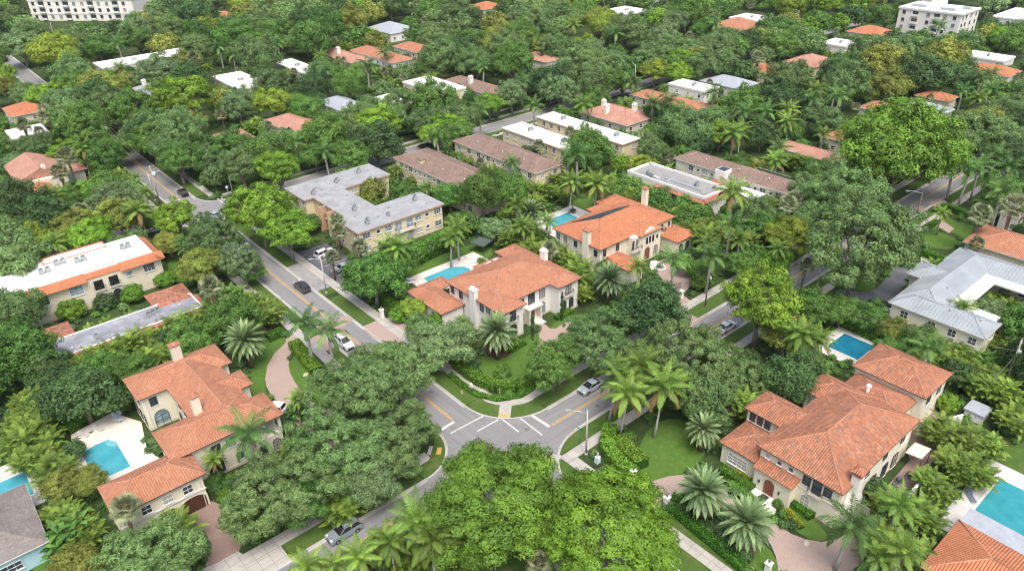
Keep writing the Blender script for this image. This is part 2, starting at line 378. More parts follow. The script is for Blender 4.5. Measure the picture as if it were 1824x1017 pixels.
# ---------------------------------------------------------------- ground, streets, paths
def poly_px(s, z=0.0): return [at(*map(float, p.split(',')), z) for p in s.split()]
def smooth(poly, n=2):
    for _ in range(n):
        q = []
        for i in range(len(poly)):
            a, b = poly[i], poly[(i + 1) % len(poly)]
            q += [(a[0] * .75 + b[0] * .25, a[1] * .75 + b[1] * .25), (a[0] * .25 + b[0] * .75, a[1] * .25 + b[1] * .75)]
        poly = q
    return poly
def arc(cx, cy, r, a0, a1, n=12): return [(cx + r * math.cos(R(a0 + (a1 - a0) * i / n)), cy + r * math.sin(R(a0 + (a1 - a0) * i / n))) for i in range(n + 1)]
def offset(pts, d):
    out = []
    for i in range(len(pts)):
        a, b = Vector(pts[max(i - 1, 0)]), Vector(pts[min(i + 1, len(pts) - 1)])
        t = (b - a).normalized(); out.append((pts[i][0] - t.y * d, pts[i][1] + t.x * d))
    return out
def ribbon(mb, pts, w, z0, z1, c=0.0):
    l, r_ = offset(pts, c + w / 2), offset(pts, c - w / 2)
    for i in range(len(pts) - 1): mb.prism([r_[i], r_[i + 1], l[i + 1], l[i]], z0, z1)
OCC = []       # (polygon, kind) footprints that plants keep off
def structure(name, mb, mat): return tag(mb.obj(name, mat), kind='structure')
structure('ground', MB().face([(-800, -800, 0), (1600, -800, 0), (1600, 1600, 0), (-800, 1600, 0)]), M['ground'])
AX0, AX1, BY0, BY1, CY0, CY1 = 47.5, 54.4, 61.3, 68.1, 179.2, 186.2
structure('road', MB().face([(AX0, -60, .008), (AX1, -60, .008), (AX1, 620, .008), (AX0, 620, .008)]), M['asphalt_y'])
structure('road', MB().face([(-60, BY0, .012), (620, BY0, .012), (620, BY1, .012), (-60, BY1, .012)]), M['asphalt_x'])
structure('road', MB().face([(-160, CY0, .016), (620, CY0, .016), (620, CY1, .016), (-160, CY1, .016)]), M['asphalt_x'])
for x0, y0, x1, y1 in ((AX0, -60, AX1, 620), (-60, BY0, 620, BY1), (-160, CY0, 620, CY1)): OCC.append(([(x0, y0), (x1, y0), (x1, y1), (x0, y1)], 'road'))
fil = MB()
def fillet(cx, cy, sx, sy, r, z):
    # corner point cx,cy; kerb arc centre at cx+sx*r, cy+sy*r
    a0 = math.degrees(math.atan2(0, -sx)); a1 = math.degrees(math.atan2(-sy, 0))
    if a1 - a0 > 180: a1 -= 360
    if a1 - a0 < -180: a1 += 360
    pts = arc(cx + sx * r, cy + sy * r, r, a0, a1, 14)
    P = [(cx, cy)] + pts
    a = sum(P[i][0] * P[(i + 1) % len(P)][1] - P[(i + 1) % len(P)][0] * P[i][1] for i in range(len(P)))
    if a < 0: P = P[::-1]
    fil.face([(x, y, z) for x, y in P])
    return pts
k_ne = fillet(AX1, BY1, 1, 1, 9.2, .020); k_se = fillet(AX1, BY0, 1, -1, 9.0, .020)
k_nw = fillet(AX0, BY1, -1, 1, 7.0, .020); k_sw = fillet(AX0, BY0, -1, -1, 7.0, .020)
c_ne = fillet(AX1, CY1, 1, 1, 6, .020); c_se = fillet(AX1, CY0, 1, -1, 6, .020); c_nw = fillet(AX0, CY1, -1, 1, 6, .020); c_sw = fillet(AX0, CY0, -1, -1, 6, .020)
structure('road_corner', fil, M['asphalt'])
OCC.append(([(42, 56), (60, 56), (60, 74), (42, 74)], 'road'))
kb = MB(); gut = MB()
def kerb(pts, side):
    ribbon(kb, pts, .18, 0.0, .13, side * .09); ribbon(gut, pts, .42, 0.0, .028, -side * .21)
for x, s in ((AX0, 1), (AX1, -1)):
    for y0, y1 in ((-60, BY0 - (7 if s > 0 else 9)), (BY1 + (7 if s > 0 else 9.2), CY0 - 6), (CY1 + 6, 620)): kerb([(x, y0), (x, y1)], s)
for y, s in ((BY0, -1), (BY1, 1)):
    for x0, x1 in ((-60, AX0 - 7), (AX1 + (9 if s < 0 else 9.2), 620)): kerb([(x0, y), (x1, y)], s)
for y, s in ((CY0, -1), (CY1, 1)):
    for x0, x1 in ((-160, AX0 - 6), (AX1 + 6, 620)): kerb([(x0, y), (x1, y)], s)
for k, s in ((k_ne, -1), (k_se, 1), (k_nw, 1), (k_sw, -1), (c_ne, -1), (c_se, 1), (c_nw, 1), (c_sw, -1)): kerb(k, s)
mh = MB()
for x, y in ((52.6, 84), (49.4, 118), (70, 63.2), (58, 66.5), (90, 66.2), (53.0, 150), (118, 63), (54.0, 186)): mh.tube([(x, y, .02), (x, y, .034)], .36, 14)
for x, y, a, c_ in ((54.15, 96, .25, .6), (54.15, 131, .25, .6), (78, 67.9, .6, .25), (96.3, 67.9, .6, .25), (57.3, 70.5, .3, .3)): mh.box(x - a, y - c_, .03, x + a, y + c_, .034)
structure('manhole_cover', mh, M['pole_dark'])
structure('kerb', kb, M['kerb']); structure('gutter', gut, M['kerb'])
# painted markings
ym, wm = MB(), MB()
for x0, x1, y0, y1 in ((50.72, 50.86, 76, 172), (51.02, 51.16, 76, 172), (50.72, 50.86, 192, 330), (51.02, 51.16, 192, 330)): ym.face([(x0, y0, .026), (x1, y0, .026), (x1, y1, .026), (x0, y1, .026)])
for y in (64.45, 64.75): ym.face([(61.5, y, .026), (330, y, .026), (330, y + .14, .026), (61.5, y + .14, .026)])
for y in (64.45, 64.75): ym.face([(-40, y, .026), (41, y, .026), (41, y + .14, .026), (-40, y + .14, .026)])
def wline(a, b, w=.24):
    a, b = Vector(at(*a)), Vector(at(*b)); t = (b - a).normalized() * (w / 2); n = Vector((-t.y, t.x))
    P = [a - n, b - n, b + n, a + n]
    wm.face([(p.x, p.y, .028 + .002 * (len(wm.f) % 3)) for p in P])
wline((809, 751), (780, 769), .5); wline((862.8, 739.8), (802.5, 771.6)); wline((888, 747), (850, 768)); wline((893.4, 745.6), (924, 769))
wline((924.2, 743), (966, 775)); wline((947.2, 739.8), (979, 760), .5); wline((295, 357), (318, 351), .35); wline((296, 361), (320, 356), .3)
wline((387, 354), (409, 371), .3); wline((394, 353), (415, 367), .3); wline((417, 350), (428, 357), .3); wline((424, 349), (435, 356), .3)
tag(ym.obj('yellow_centre_line', M['yellow']), kind='structure'); tag(wm.obj('crosswalk_marking', M['whitep']), kind='structure')
# sidewalks
wk = MB()
def walk(pts, w=1.9, z=.115): ribbon(wk, pts, w, 0, z)
walk([(58.4, 77.3)] + [(58.4, 172)])
walk(arc(63.6, 77.3, 5.2, 180, 270, 14)); walk([(63.6, 72.1), (72, 72.3), (240, 72.3)])
walk([(63.6 - 3.9, 77.3 - 3.9), (63.6 - 6.5, 77.3 - 6.5)], 1.9, .119)
walk([(58.4, -40), (58.4, 57.1)]); walk([(57.45, 57.9), (330, 57.9)], 1.7); walk([(57, 58.6), (55.9, 59.8)], 1.8, .119)
walk([(44.4, 76), (44.4, 172)]); walk([(-40, 71.9), (43.45, 71.9)]); walk([(44.1, 72.8), (45.6, 71.2)], 1.8, .119); walk([(44.4, -40), (44.4, 57)]); walk([(-40, 57.4), (43.45, 57.4)])
walk([(58, 176), (330, 176)], 1.6); walk([(57.5, 189.4), (330, 189.4)], 1.6); walk([(58.2, 190.2), (58.2, 330)], 1.6); walk([(44.2, 190), (44.2, 330)], 1.6)
structure('sidewalk', wk, M['walk'])
tm = MB()
for (x, y, a) in ((63.6 - 6.1, 77.3 - 6.1, 45), (56.15, 59.5, -50), (45.2, 71.6, -45), (57.5, 189.3, 45)):
    ux = Vector((math.cos(R(a)), math.sin(R(a)), 0)); tm.obox((x, y, .115), ux, (-ux.y, ux.x, 0), (0, 0, 1), .35, .75, .012)
structure('tactile_paving', tm, M['yellow'])
# verges
SLN = [0]
def slab(name, poly, mat, z, occ='open', z0=0.0):
    SLN[0] += 1; z += .0045 * (SLN[0] % 12)
    if occ: OCC.append((poly, occ))
    return structure(name, MB().prism(poly, z0, z), mat)
def rect(x0, y0, x1, y1): return [(x0, y0), (x1, y0), (x1, y1), (x0, y1)]
V = M['lawn2']
slab('verge', [(54.6, 77.3)] + arc(63.6, 77.3, 9.0, 180, 270, 12) + arc(63.6, 77.3, 6.2, 270, 180, 12), V, .09)
slab('verge', rect(54.6, 77.4, 57.4, 102.5), V, .09); slab('verge', rect(54.6, 109, 57.4, 122), V, .09); slab('verge', rect(54.6, 123.6, 57.4, 126.2), V, .09)
slab('verge', rect(54.6, 140.5, 57.4, 173), V, .09); slab('verge', rect(63.7, 68.3, 98.5, 71.3), V, .09); slab('verge', rect(102.5, 68.3, 118, 71.3), V, .09); slab('verge', rect(122, 68.3, 165, 71.3), V, .09); slab('verge', rect(170, 68.3, 300, 71.3), V, .09)
slab('verge', [(63.4, 58.8), (150, 58.8), (150, 61.1), (63.4, 61.1)] + arc(63.4, 52.3, 8.8, 90, 130, 8), V, .09)
slab('verge', [(57.3, 57.0), (57.3, -40), (54.6, -40), (54.6, 52.3)] + arc(63.4, 52.3, 8.8, 180, 135, 8), V, .09)
slab('verge', rect(160, 58.8, 168, 61.1), V, .09); slab('verge', rect(171, 58.8, 181, 61.1), V, .09); slab('verge', rect(190, 58.8, 300, 61.1), V, .09)
slab('verge', rect(45.5, 79, 47.3, 106), V, .09); slab('verge', rect(45.5, 112, 47.3, 172), V, .09)
slab('verge', rect(20, 68.3, 40, 70.9), V, .09); slab('verge', rect(-40, 68.3, 13.5, 70.9), V, .09); slab('verge', rect(45.5, -40, 47.3, 53), V, .09)
slab('verge', [(40.3, 68.3), (40.4, 70.9), (43, 71.0), (45.2, 73), (47.2, 75.2)] + arc(40.5, 75.1, 6.8, 0, -90, 8), V, .088)
slab('verge', rect(62, 186.5, 300, 188.5), V, .09); slab('verge', rect(54.6, 193, 57.3, 330), V, .09); slab('verge', rect(62, 177, 300, 179), V, .09)
# gardens: (name, material, height, pixel outline, smoothing, kind for the plants' map)
GP = [
 ('lawn', 'lawn', .05, "846,648 868,628 920,612 956,588 968,600 950,640 948,685 905,684 872,680", 2),
 ('lawn', 'lawn', .05, "712,492 760,466 830,436 876,436 876,462 838,462 740,500 722,505", 1),
 ('lawn', 'lawn', .05, "962,600 1000,565 1040,558 1052,566 1020,575 985,590", 1),
 ('lawn', 'lawn', .05, "1128,838 1140,790 1160,758 1200,742 1240,760 1262,800 1240,832 1215,842 1172,862 1140,866", 2),
 ('lawn', 'lawn', .05, "1348,690 1330,680 1380,640 1440,648 1450,665 1420,700 1370,700", 1),
 ('lawn', 'lawn', .05, "1385,905 1410,900 1450,925 1480,960 1450,965 1415,945", 1),
 ('lawn', 'lawn', .05, "1350,960 1382,990 1388,1030 1340,1030 1330,1000", 1),
 ('lawn', 'lawn2', .05, "1170,905 1230,920 1340,1040 1120,1040", 0),
 ('lawn', 'lawn', .05, "446,700 440,640 470,600 520,600 478,640 470,690 490,730 465,730", 1),
 ('lawn', 'lawn', .05, "520,632 545,640 560,660 560,690 600,720 575,735 530,690 512,655", 1),
 ('lawn', 'lawn', .05, "300,440 340,450 345,500 300,505", 1), 
 ('lawn', 'lawn', .05, "1000,368 1040,350 1065,352 1050,375", 1), ('lawn', 'lawn', .05, "930,1017 700,1017 720,990 900,985", 1),
 ('lawn', 'lawn', .05, "1640,408 1690,388 1708,398 1670,412 1720,432 1690,445 1650,440", 0), ('lawn', 'lawn', .05, "1712,396 1750,408 1745,428 1720,425 1676,405", 0),
 ('lawn', 'lawn2', .05, "880,960 800,1017 1000,1017", 0), ('lawn', 'lawn', .05, "350,325 420,300 470,318 420,338", 0), ('lawn', 'lawn', .05, "890,205 945,193 950,199 905,212", 0),
 ('lawn', 'lawn2', .05, "600,395 640,430 620,445 585,410", 0), ('lawn', 'lawn', .05, "1560,520 1500,515 1475,490 1500,470 1560,490", 2), ('lawn', 'lawn', .05, "1180,1000 1130,960 1240,1017", 0),
 ('lawn', 'lawn', .05, "60,1000 110,985 130,1017 60,1017", 0), ('lawn', 'lawn2', .05, "1765,835 1790,800 1870,770 1870,880 1800,848", 0),
 ('driveway', 'paver', .06, "646,588 680,572 718,558 745,570 760,590 735,610 700,612 672,604", 0),
 ('driveway', 'paver', .056, "560,748 540,730 508,728 476,698 470,660 480,635 512,598 540,590 560,598 522,622 512,642 526,672 562,700 590,722 605,752", 1),
 ('driveway', 'paver', .056, "505,728 545,722 600,752 640,790 600,800 540,770", 1),
 ('driveway', 'paver', .056, "545,590 600,565 640,560 612,582 560,606", 0),
 ('driveway', 'paver_d', .056, "326,922 365,888 392,898 402,930 438,955 425,982 386,1003 366,1010 372,975 350,945", 0),
 ('driveway', 'walk', .06, "352,1017 386,1003 425,982 440,992 480,1017 400,1040", 0),
 ('driveway', 'paver', .056, "950,578 966,574 985,590 1008,572 1030,578 1036,590 1012,610 1052,632 1042,642 1004,624 988,652 962,672 950,632 964,602", 1),
 ('driveway', 'paver', .056, "1168,470 1200,452 1232,466 1245,492 1212,530 1186,528 1176,500", 1),
 ('driveway', 'paver', .060, "1196,530 1212,522 1262,562 1222,590 1200,560", 0), ('driveway', 'paver', .060, "1318,468 1345,480 1395,500 1375,515 1325,485", 0),
 ('driveway', 'paver', .056, "1135,870 1180,850 1222,845 1262,852 1330,905 1378,930 1420,958 1478,968 1545,930 1570,960 1520,1017 1500,1050 1384,1040 1386,1000 1368,960 1330,935 1295,915 1235,880 1196,886 1165,912 1130,895", 1),
 ('driveway', 'paver_d', .056, "1612,735 1655,715 1690,745 1680,790 1640,860 1595,905 1560,890 1620,820 1610,770", 0),
 ('driveway', 'paver_d', .056, "1280,735 1310,722 1340,690 1350,672 1368,676 1362,705 1335,740 1300,752", 1),
 ('courtyard', 'deckg', .07, "1160,462 1190,470 1192,486 1168,490 1156,476", 1),
 ('parking_lot', 'asphalt_d', .05, None, 0), ('parking_lot', 'asphalt_d', .05, "1485,520 1500,515 1540,522 1572,508 1585,478 1612,472 1625,495 1600,520 1610,545 1575,562 1540,548 1500,532", 1),
 ('path', 'paver', .06, "1628,372 1640,366 1700,408 1690,416 1660,398", 0), ('path', 'paver', .06, "1655,362 1675,352 1694,366 1690,372 1668,372", 0),
 ('driveway', 'walk', .05, "1640,455 1690,458 1700,470 1640,470", 0), ('driveway', 'paver', .05, "735,210 768,205 775,222 745,226", 0), ('driveway', 'paver', .05, "885,180 905,175 912,192 892,200", 0),
 ('pool_deck', 'deck', .08, "127,775 200,735 252,752 262,800 300,828 300,860 170,880 130,830", 0),
 ('garden_bed', 'mulch', .06, "1215,900 1250,890 1340,960 1350,990 1320,1000", 1), ('garden_bed', 'mulch', .06, "852,618 885,612 915,620 910,636 875,640", 1),
]
for nm, mt, z, s, sm in GP:
    if nm == 'parking_lot' and s is None: poly = rect(59.5, 123.8, 66.8, 145)
    else: poly = poly_px(s)
    if sm: poly = smooth(poly, sm)
    slab(nm, poly, M[mt], z, None if nm == 'garden_bed' else 'open')
slab('apron', rect(54.5, 126.4, 57.4, 140.3), M['apron'], .05)
slab('apron', rect(54.5, 102.6, 57.4, 108.8), M['paver'], .062); slab('apron', rect(98.7, 68.2, 102.3, 71.3), M['paver'], .062); slab('apron', rect(118.2, 68.2, 121.8, 71.3), M['paver'], .062)
slab('apron', rect(45.4, 106.2, 47.4, 111.8), M['paver'], .062); slab('apron', rect(13.6, 68.2, 19.8, 70.9), M['walk'], .062)
slab('pool_deck', rect(70.6, 109.3, 88.5, 118.4), M['deck'], .08); slab('pool_deck', rect(106.5, 108.5, 122, 121.4), M['deckg'], .08)
slab('pool_deck', rect(109, 38.5, 121, 49.2), M['deckg'], .08); slab('pool_deck', rect(84.5, -2, 102.5, 17.6), M['deckg'], .08); slab('pool_deck', rect(-14, 100, .5, 112), M['deckg'], .08)
stall = MB()
for y in (126.6, 129.4, 132.2, 135.0, 137.8, 141.2): stall.box(60.8, y, .05, 66.2, y + .12, .056)
structure('parking_line', stall, M['whitep'])

# ---------------------------------------------------------------- pools
def pool(label, poly, mat, grp='backyard swimming pools', steps=None, coping='stone'):
    cx = sum(p[0] for p in poly) / len(poly); cy = sum(p[1] for p in poly) / len(poly)
    r = empty('swimming_pool', (cx, cy, .16), 0, label, 'swimming pool', grp)
    o = (cx, cy, .08)
    MB().prism(poly, .085, .10).obj('water', M[mat], r, o)
    c = MB(); P = poly + [poly[0]]
    for i in range(len(poly)):
        a, b = Vector(P[i]), Vector(P[i + 1]); t = (b - a).normalized(); n = Vector((t.y, -t.x))
        if sum(poly[k][0] * poly[(k + 1) % len(poly)][1] - poly[(k + 1) % len(poly)][0] * poly[k][1] for k in range(len(poly))) < 0: n = -n
        a2, b2 = a - t * 0.0, b
        c.prism([tuple(a2), tuple(b2), tuple(b2 + n * .35 + t * .34), tuple(a2 + n * .35 - t * .0)], .085, .155)
    c.obj('coping', M[coping], r, o)
    if steps:
        for k, (x, y, rad, a0, a1) in enumerate(steps):
            s = MB()
            for q in range(3): s.prism([(x, y)] + arc(x, y, rad * (1 - q * .27), a0, a1, 8), .10 + q * .006, .104 + q * .006)
            s.obj('pool_step', M['step'], r, o)
    OCC.append((poly, 'open')); return r
pool('turquoise pool with curved corner steps beside the twin garage wing', [(5.2, 99), (9.9, 99), (9.9, 106.2), (9.1, 107.5), (7.4, 107.5), (5.3, 106.9)], 'water', steps=[(9.9, 106.6, 1.3, 150, 260), (5.25, 106.0, 1.2, 270, 350)], coping='stone')
pool('slender turquoise pool beside the lawn of the corner mansion', [(72.6, 110.4), (80.6, 110.4), (83.0, 112.4), (82.6, 114.2), (80.6, 116.0), (73.4, 116.0)], 'water')
pool('turquoise pool half hidden by the solar panel house', [(109.6, 112.0), (117.8, 112.0), (117.8, 118.9), (109.6, 118.9)], 'water')
pool('deep blue pool behind the weathered tile annex', [(111.2, 41.8), (117.3, 41.8), (117.3, 47.4), (111.2, 47.4)], 'water_d')
pool('wide green-blue pool beside the orange corner roof, bottom right', [(88.6, 2), (99.2, 2), (99.2, 15.1), (90.1, 15.1), (88.6, 13)], 'water_g')
pool('pool cut by the left edge beside the grey shingle house', [(-12, 102.5), (-2.0, 102.5), (-2.0, 108.3), (-12, 108.3)], 'water')
# ---------------------------------------------------------------- buildings
KZ = {}
LM = []      # landmarks for labels: (phrase, x, y, z)
WCACHE = {}
def win_mesh(w, h, style):
    k = (round(w, 2), round(h, 2), style)
    if k in WCACHE: return WCACHE[k]
    f, p, s = MB(), MB(), MB()
    dark = style.startswith('d'); arch = 'a' in style[1:]
    fw = .07
    hw = w / 2
    if arch:
        rr = hw; top = [(rr * math.cos(R(a)), h - rr + rr * math.sin(R(a))) for a in range(0, 181, 20)]
        out = [(-hw, 0), (hw, 0)] + top
        p.face([(x, -.04, z) for x, z in out])
        ins = [(x * (1 - fw * 2 / w), max(z, fw) - (fw if z > h - rr else 0) * (z / h)) for x, z in out]
        for i in range(len(out)):
            a, b, c, d = out[i], out[(i + 1) % len(out)], ins[(i + 1) % len(out)], ins[i]
            f.face([(a[0], -.09, a[1]), (b[0], -.09, b[1]), (c[0], -.09, c[1]), (d[0], -.09, d[1])])
            f.face([(a[0], 0, a[1]), (b[0], 0, b[1]), (b[0], -.09, b[1]), (a[0], -.09, a[1])])
        f.box(-.02, -.085, 0, .02, -.045, h - .05)
        for z in (h * .35, h * .65): f.box(-hw + .02, -.083, z - .02, hw - .02, -.045, z + .02)
    else:
        p.face([(-hw, -.035, 0), (hw, -.035, 0), (hw, -.035, h), (-hw, -.035, h)])
        f.box(-hw - fw, -.10, -fw, -hw, 0, h + fw); f.box(hw, -.10, -fw, hw + fw, 0, h + fw)
        f.box(-hw, -.10, -fw, hw, 0, 0); f.box(-hw, -.10, h, hw, 0, h + fw)
        nv = max(1, round(w / .75)); bw = .024
        for i in range(1, nv): x = -hw + w * i / nv; f.box(x - bw, -.085, 0, x + bw, -.037, h)
        nh = 2 if h > .8 else 1
        if style[1:2] == 'g': nh = 3
        for i in range(1, nh): z = h * i / nh; f.box(-hw, -.083, z - bw, hw, -.038, z + bw)
    s.box(-hw - .14, -.16, -fw - .08, hw + .14, .0, -fw)
    WCACHE[k] = r = (f.mesh('window'), p.mesh('pane'), s.mesh('sill'))
    r[0].materials.append(M['iron'] if dark else M['trim']); r[1].materials.append(M['glass_l' if 'l' in style else 'glass']); r[2].materials.append(M['trim'])
    return r
ROT = {'-y': 0, '-x': -math.pi / 2, '+x': math.pi / 2, '+y': math.pi}
class Bld:
    def __init__(s, name, label, x, y, cat='house', group=None, lm=None, lmz=6):
        s.o = (x, y, 0); s.root = empty(name, s.o, 0, label, cat, group); s.j = 0
        if lm: LM.append((lm, x, y, lmz))
    def part(s, name, mb, mat, parent=None): return mb.obj(name, mat, parent or s.root, s.o)
    def mass(s, r, z0, z1, wall, over=.55, name='wall', occ=True):
        x0, y0, x1, y1 = r; s.j += 1; e = .004 * s.j
        w = s.part(name, MB().box(x0 + over + e, y0 + over + e, z0, x1 - over - e, y1 - over - e, z1 - .02 - e), M[wall])
        if z0 == 0 and z1 > 5 and (x1 - x0) > 5:
            for q in (x0 + over + .5, x1 - over - .5): s.part('downpipe', MB().box(q - .05, y0 + over + e - .12, 0, q + .05, y0 + over + e - .01, z1 - .2), M['fasciaw'])
            s.part('plinth', MB().box(x0 + over - .03, y0 + over - .03, 0, x1 - over + .03, y1 - over + .03, .45), M['beige'])
        if occ and z0 < 1: OCC.append((rect(*r), 'bld')); KZ[tuple(r)] = z1
        return w
    def hip(s, r, z, pitch, mat='tile_clean', ridge='ridge', fascia='gutter', gable=None, th=.16, nm='roof'):
        x0, y0, x1, y1 = r; s.j += 1; e = .003 * s.j; x0 += e; y0 += e; x1 -= e; y1 -= e; z += e
        mb = MB(); lx, ly = x1 - x0, y1 - y0; k = math.sqrt(1 + pitch * pitch)
        if lx >= ly:
            hgt = ly / 2 * pitch; i = ly / 2 if gable is None else 0
            A_, B_ = (x0 + i, (y0 + y1) / 2, z + hgt), (x1 - i, (y0 + y1) / 2, z + hgt)
            mb.face([(x0, y0, z), (x1, y0, z), B_, A_], [(0, 0), (lx, 0), (lx - i, ly / 2 * k), (i, ly / 2 * k)])
            mb.face([(x1, y1, z), (x0, y1, z), A_, B_], [(0, 0), (lx, 0), (lx - i, ly / 2 * k), (i, ly / 2 * k)])
            mb.face([(x0, y1, z), (x0, y0, z), A_], [(0, 0), (ly, 0), (ly / 2, ly / 2 * k)])
            mb.face([(x1, y0, z), (x1, y1, z), B_], [(0, 0), (ly, 0), (ly / 2, ly / 2 * k)])
        else:
            hgt = lx / 2 * pitch; i = lx / 2 if gable is None else 0
            A_, B_ = ((x0 + x1) / 2, y0 + i, z + hgt), ((x0 + x1) / 2, y1 - i, z + hgt)
            mb.face([(x0, y1, z), (x0, y0, z), A_, B_], [(0, 0), (ly, 0), (ly - i, lx / 2 * k), (i, lx / 2 * k)])
            mb.face([(x1, y0, z), (x1, y1, z), B_, A_], [(0, 0), (ly, 0), (ly - i, lx / 2 * k), (i, lx / 2 * k)])
            mb.face([(x0, y0, z), (x1, y0, z), A_], [(0, 0), (lx, 0), (lx / 2, lx / 2 * k)])
            mb.face([(x1, y1, z), (x0, y1, z), B_], [(0, 0), (lx, 0), (lx / 2, lx / 2 * k)])
        rf = s.part(nm, mb, M[mat])
        fb = MB().box(x0 - .02, y0 - .02, z - th, x1 + .02, y1 + .02, z - .004); s.part('fascia', fb, M[fascia], rf)
        if ridge:
            rb = MB(); rb.tube([A_, B_], .09, 6)
            if gable is None:
                for c in ((x0, y0), (x0, y1)) if lx >= ly else ((x0, y0), (x1, y0)): rb.tube([(c[0], c[1], z + .02), A_], .09, 6)
                for c in ((x1, y0), (x1, y1)) if lx >= ly else ((x0, y1), (x1, y1)): rb.tube([(c[0], c[1], z + .02), B_], .09, 6)
            s.part('ridge_cap', rb, M[ridge], rf)
        return rf
    def shed(s, p0, p1, z, run, rise, axis, mat='tile_clean', nm='roof'):
        "lean-to strip: eave from p0 to p1 at height z, climbing run metres towards axis (dx, dy)"
        a, b = Vector((*p0, z)), Vector((*p1, z)); d = Vector((axis[0] * run, axis[1] * run, rise)); k = d.length; l = (b - a).length
        mb = MB(); dn = Vector((0, 0, -.14))
        if (b - a).cross(d).z < 0: a, b = b, a
        mb.face([a, b, b + d, a + d], [(0, 0), (l, 0), (l, k), (0, k)]); mb.face([a + dn, a, a + d, a + d + dn]); mb.face([b, b + dn, b + d + dn, b + d]); mb.face([a + dn, b + dn, b, a])
        mb.face([b + dn, a + dn, a + d + dn, b + d + dn])
        return s.part(nm, mb, M[mat])
    def flat(s, r, z, mat='whiteroof', par=.25, trim='whiteroof', pw=.25, edge=None, over=0):
        x0, y0, x1, y1 = r; s.j += 1; e = .003 * s.j
        rf = s.part('roof', MB().box(x0 + e, y0 + e, z - .2, x1 - e, y1 - e, z), M[mat])
        if par > 0:
            mb = MB()
            mb.box(x0 - e, y0 - e, z - .25, x1 + e, y0 + pw, z + par); mb.box(x0 - e, y1 - pw, z - .25, x1 + e, y1 + e, z + par)
            mb.box(x0 - e, y0 + pw, z - .25, x0 + pw, y1 - pw, z + par); mb.box(x1 - pw, y0 + pw, z - .25, x1 + e, y1 - pw, z + par)
            s.part('parapet', mb, M[trim], rf)
        if edge: s.part('fascia', MB().box(x0 - .03, y0 - .03, z - .32, x1 + .03, y1 + .03, z - .07), M[edge], rf)
        return rf
    def win(s, face, c, pos, z, w, h, style='w'):
        f, p, sl = win_mesh(w, h, style)
        for q in pos:
            loc = (c, q, z) if face[1] == 'x' else (q, c, z)
            o = bpy.data.objects.new('window', f); C.objects.link(o); o.parent = s.root
            o.location = (loc[0] - s.o[0], loc[1] - s.o[1], loc[2]); o.rotation_euler = (0, 0, ROT[face])
            for nm, me in (('pane', p), ('sill', sl)):
                if nm == 'sill' and 'a' in style[1:]: continue
                k = bpy.data.objects.new(nm, me); C.objects.link(k); k.parent = o
                s.wi = getattr(s, 'wi', 0) + 1
                if nm == 'pane' and 'l' not in style and (s.wi * 7919 + int(q * 31)) % 10 < 3: k.material_slots[0].link = 'OBJECT'; k.material_slots[0].material = M['blind' if s.wi % 3 else 'glass_l']
    def door(s, face, c, q, z, w, h, mat='wood', arch=True, surround=None, name='door', handle=True):
        m = MB(); hw = w / 2; rr = hw if h > w * 1.2 else hw
        ry = rr if h > w * 1.2 else h * .32
        top = [(hw * math.cos(R(a)), h - ry + ry * math.sin(R(a))) for a in range(0, 181, 15)] if arch else [(hw, h), (-hw, h)]
        P = [(-hw, 0), (hw, 0)] + top
        def pl(P, y0, y1, mb):
            mb.face([(x, y0, zz) for x, zz in P])
            for i in range(len(P)):
                a, b = P[i], P[(i + 1) % len(P)]; mb.face([(a[0], y1, a[1]), (b[0], y1, b[1]), (b[0], y0, b[1]), (a[0], y0, a[1])])
        pl(P, -.06, 0, m)
        n = max(2, int(w / .3))
        for i in range(1, n): x = -hw + w * i / n; m.box(x - .012, -.075, .05, x + .012, -.06, h * .66)
        loc = (c, q, z) if face[1] == 'x' else (q, c, z)
        def put(mb, nm, mt, par=None):
            o = mb.obj(nm, M[mt]); o.parent = par or s.root
            if par is None: o.location = (loc[0] - s.o[0], loc[1] - s.o[1], loc[2]); o.rotation_euler = (0, 0, ROT[face])
            return o
        d = put(m, name, mat)
        if handle: put(MB().box(hw * .55, -.12, 1.0, hw * .55 + .05, -.075, 1.2), 'handle', 'iron', d)
        if surround:
            k = MB(); sc = 1.0 + .5 / w
            Q = [(x * sc, zz * (1 + .25 / h) if zz > 0 else 0) for x, zz in P]
            pl(Q, -.03, 0, k); put(k, 'door_surround', surround)
        return d
    def chimney(s, x, y, z0, z1, w=1.1, d=.8, mat='white', cap='tile'):
        m = MB().box(x - w / 2, y - d / 2, z0, x + w / 2, y + d / 2, z1)
        c = s.part('chimney', m, M[mat])
        k = MB()
        if cap == 'tile':
            k.box(x - w / 2 - .12, y - d / 2 - .12, z1 + .32, x + w / 2 + .12, y + d / 2 + .12, z1 + .42)
            a = (x - w / 2 - .18, y - d / 2 - .18); b = (x + w / 2 + .18, y + d / 2 + .18)
            t = (x, y, z1 + .85)
            q = [(a[0], a[1]), (b[0], a[1]), (b[0], b[1]), (a[0], b[1])]
            for i in range(4): k.face([(*q[i], z1 + .43), (*q[(i + 1) % 4], z1 + .43), t], [(0, 0), (1, 0), (.5, .6)])
            s.part('chimney_cap', k, M['tile_worn'], c)
            g = MB()
            for sx in (-1, 1):
                for sy in (-1, 1): g.box(x + sx * (w / 2 - .15) - .12, y + sy * (d / 2 - .12) - .1, z1, x + sx * (w / 2 - .15) + .12, y + sy * (d / 2 - .12) + .1, z1 + .32)
            g.box(x - w / 2 + .25, y - d / 2 + .2, z1, x + w / 2 - .25, y + d / 2 - .2, z1 + .3)
            s.part('flue_pillar', g, M[mat], c)
        else:
            k.box(x - w / 2 - .1, y - d / 2 - .1, z1, x + w / 2 + .1, y + d / 2 + .1, z1 + .12)
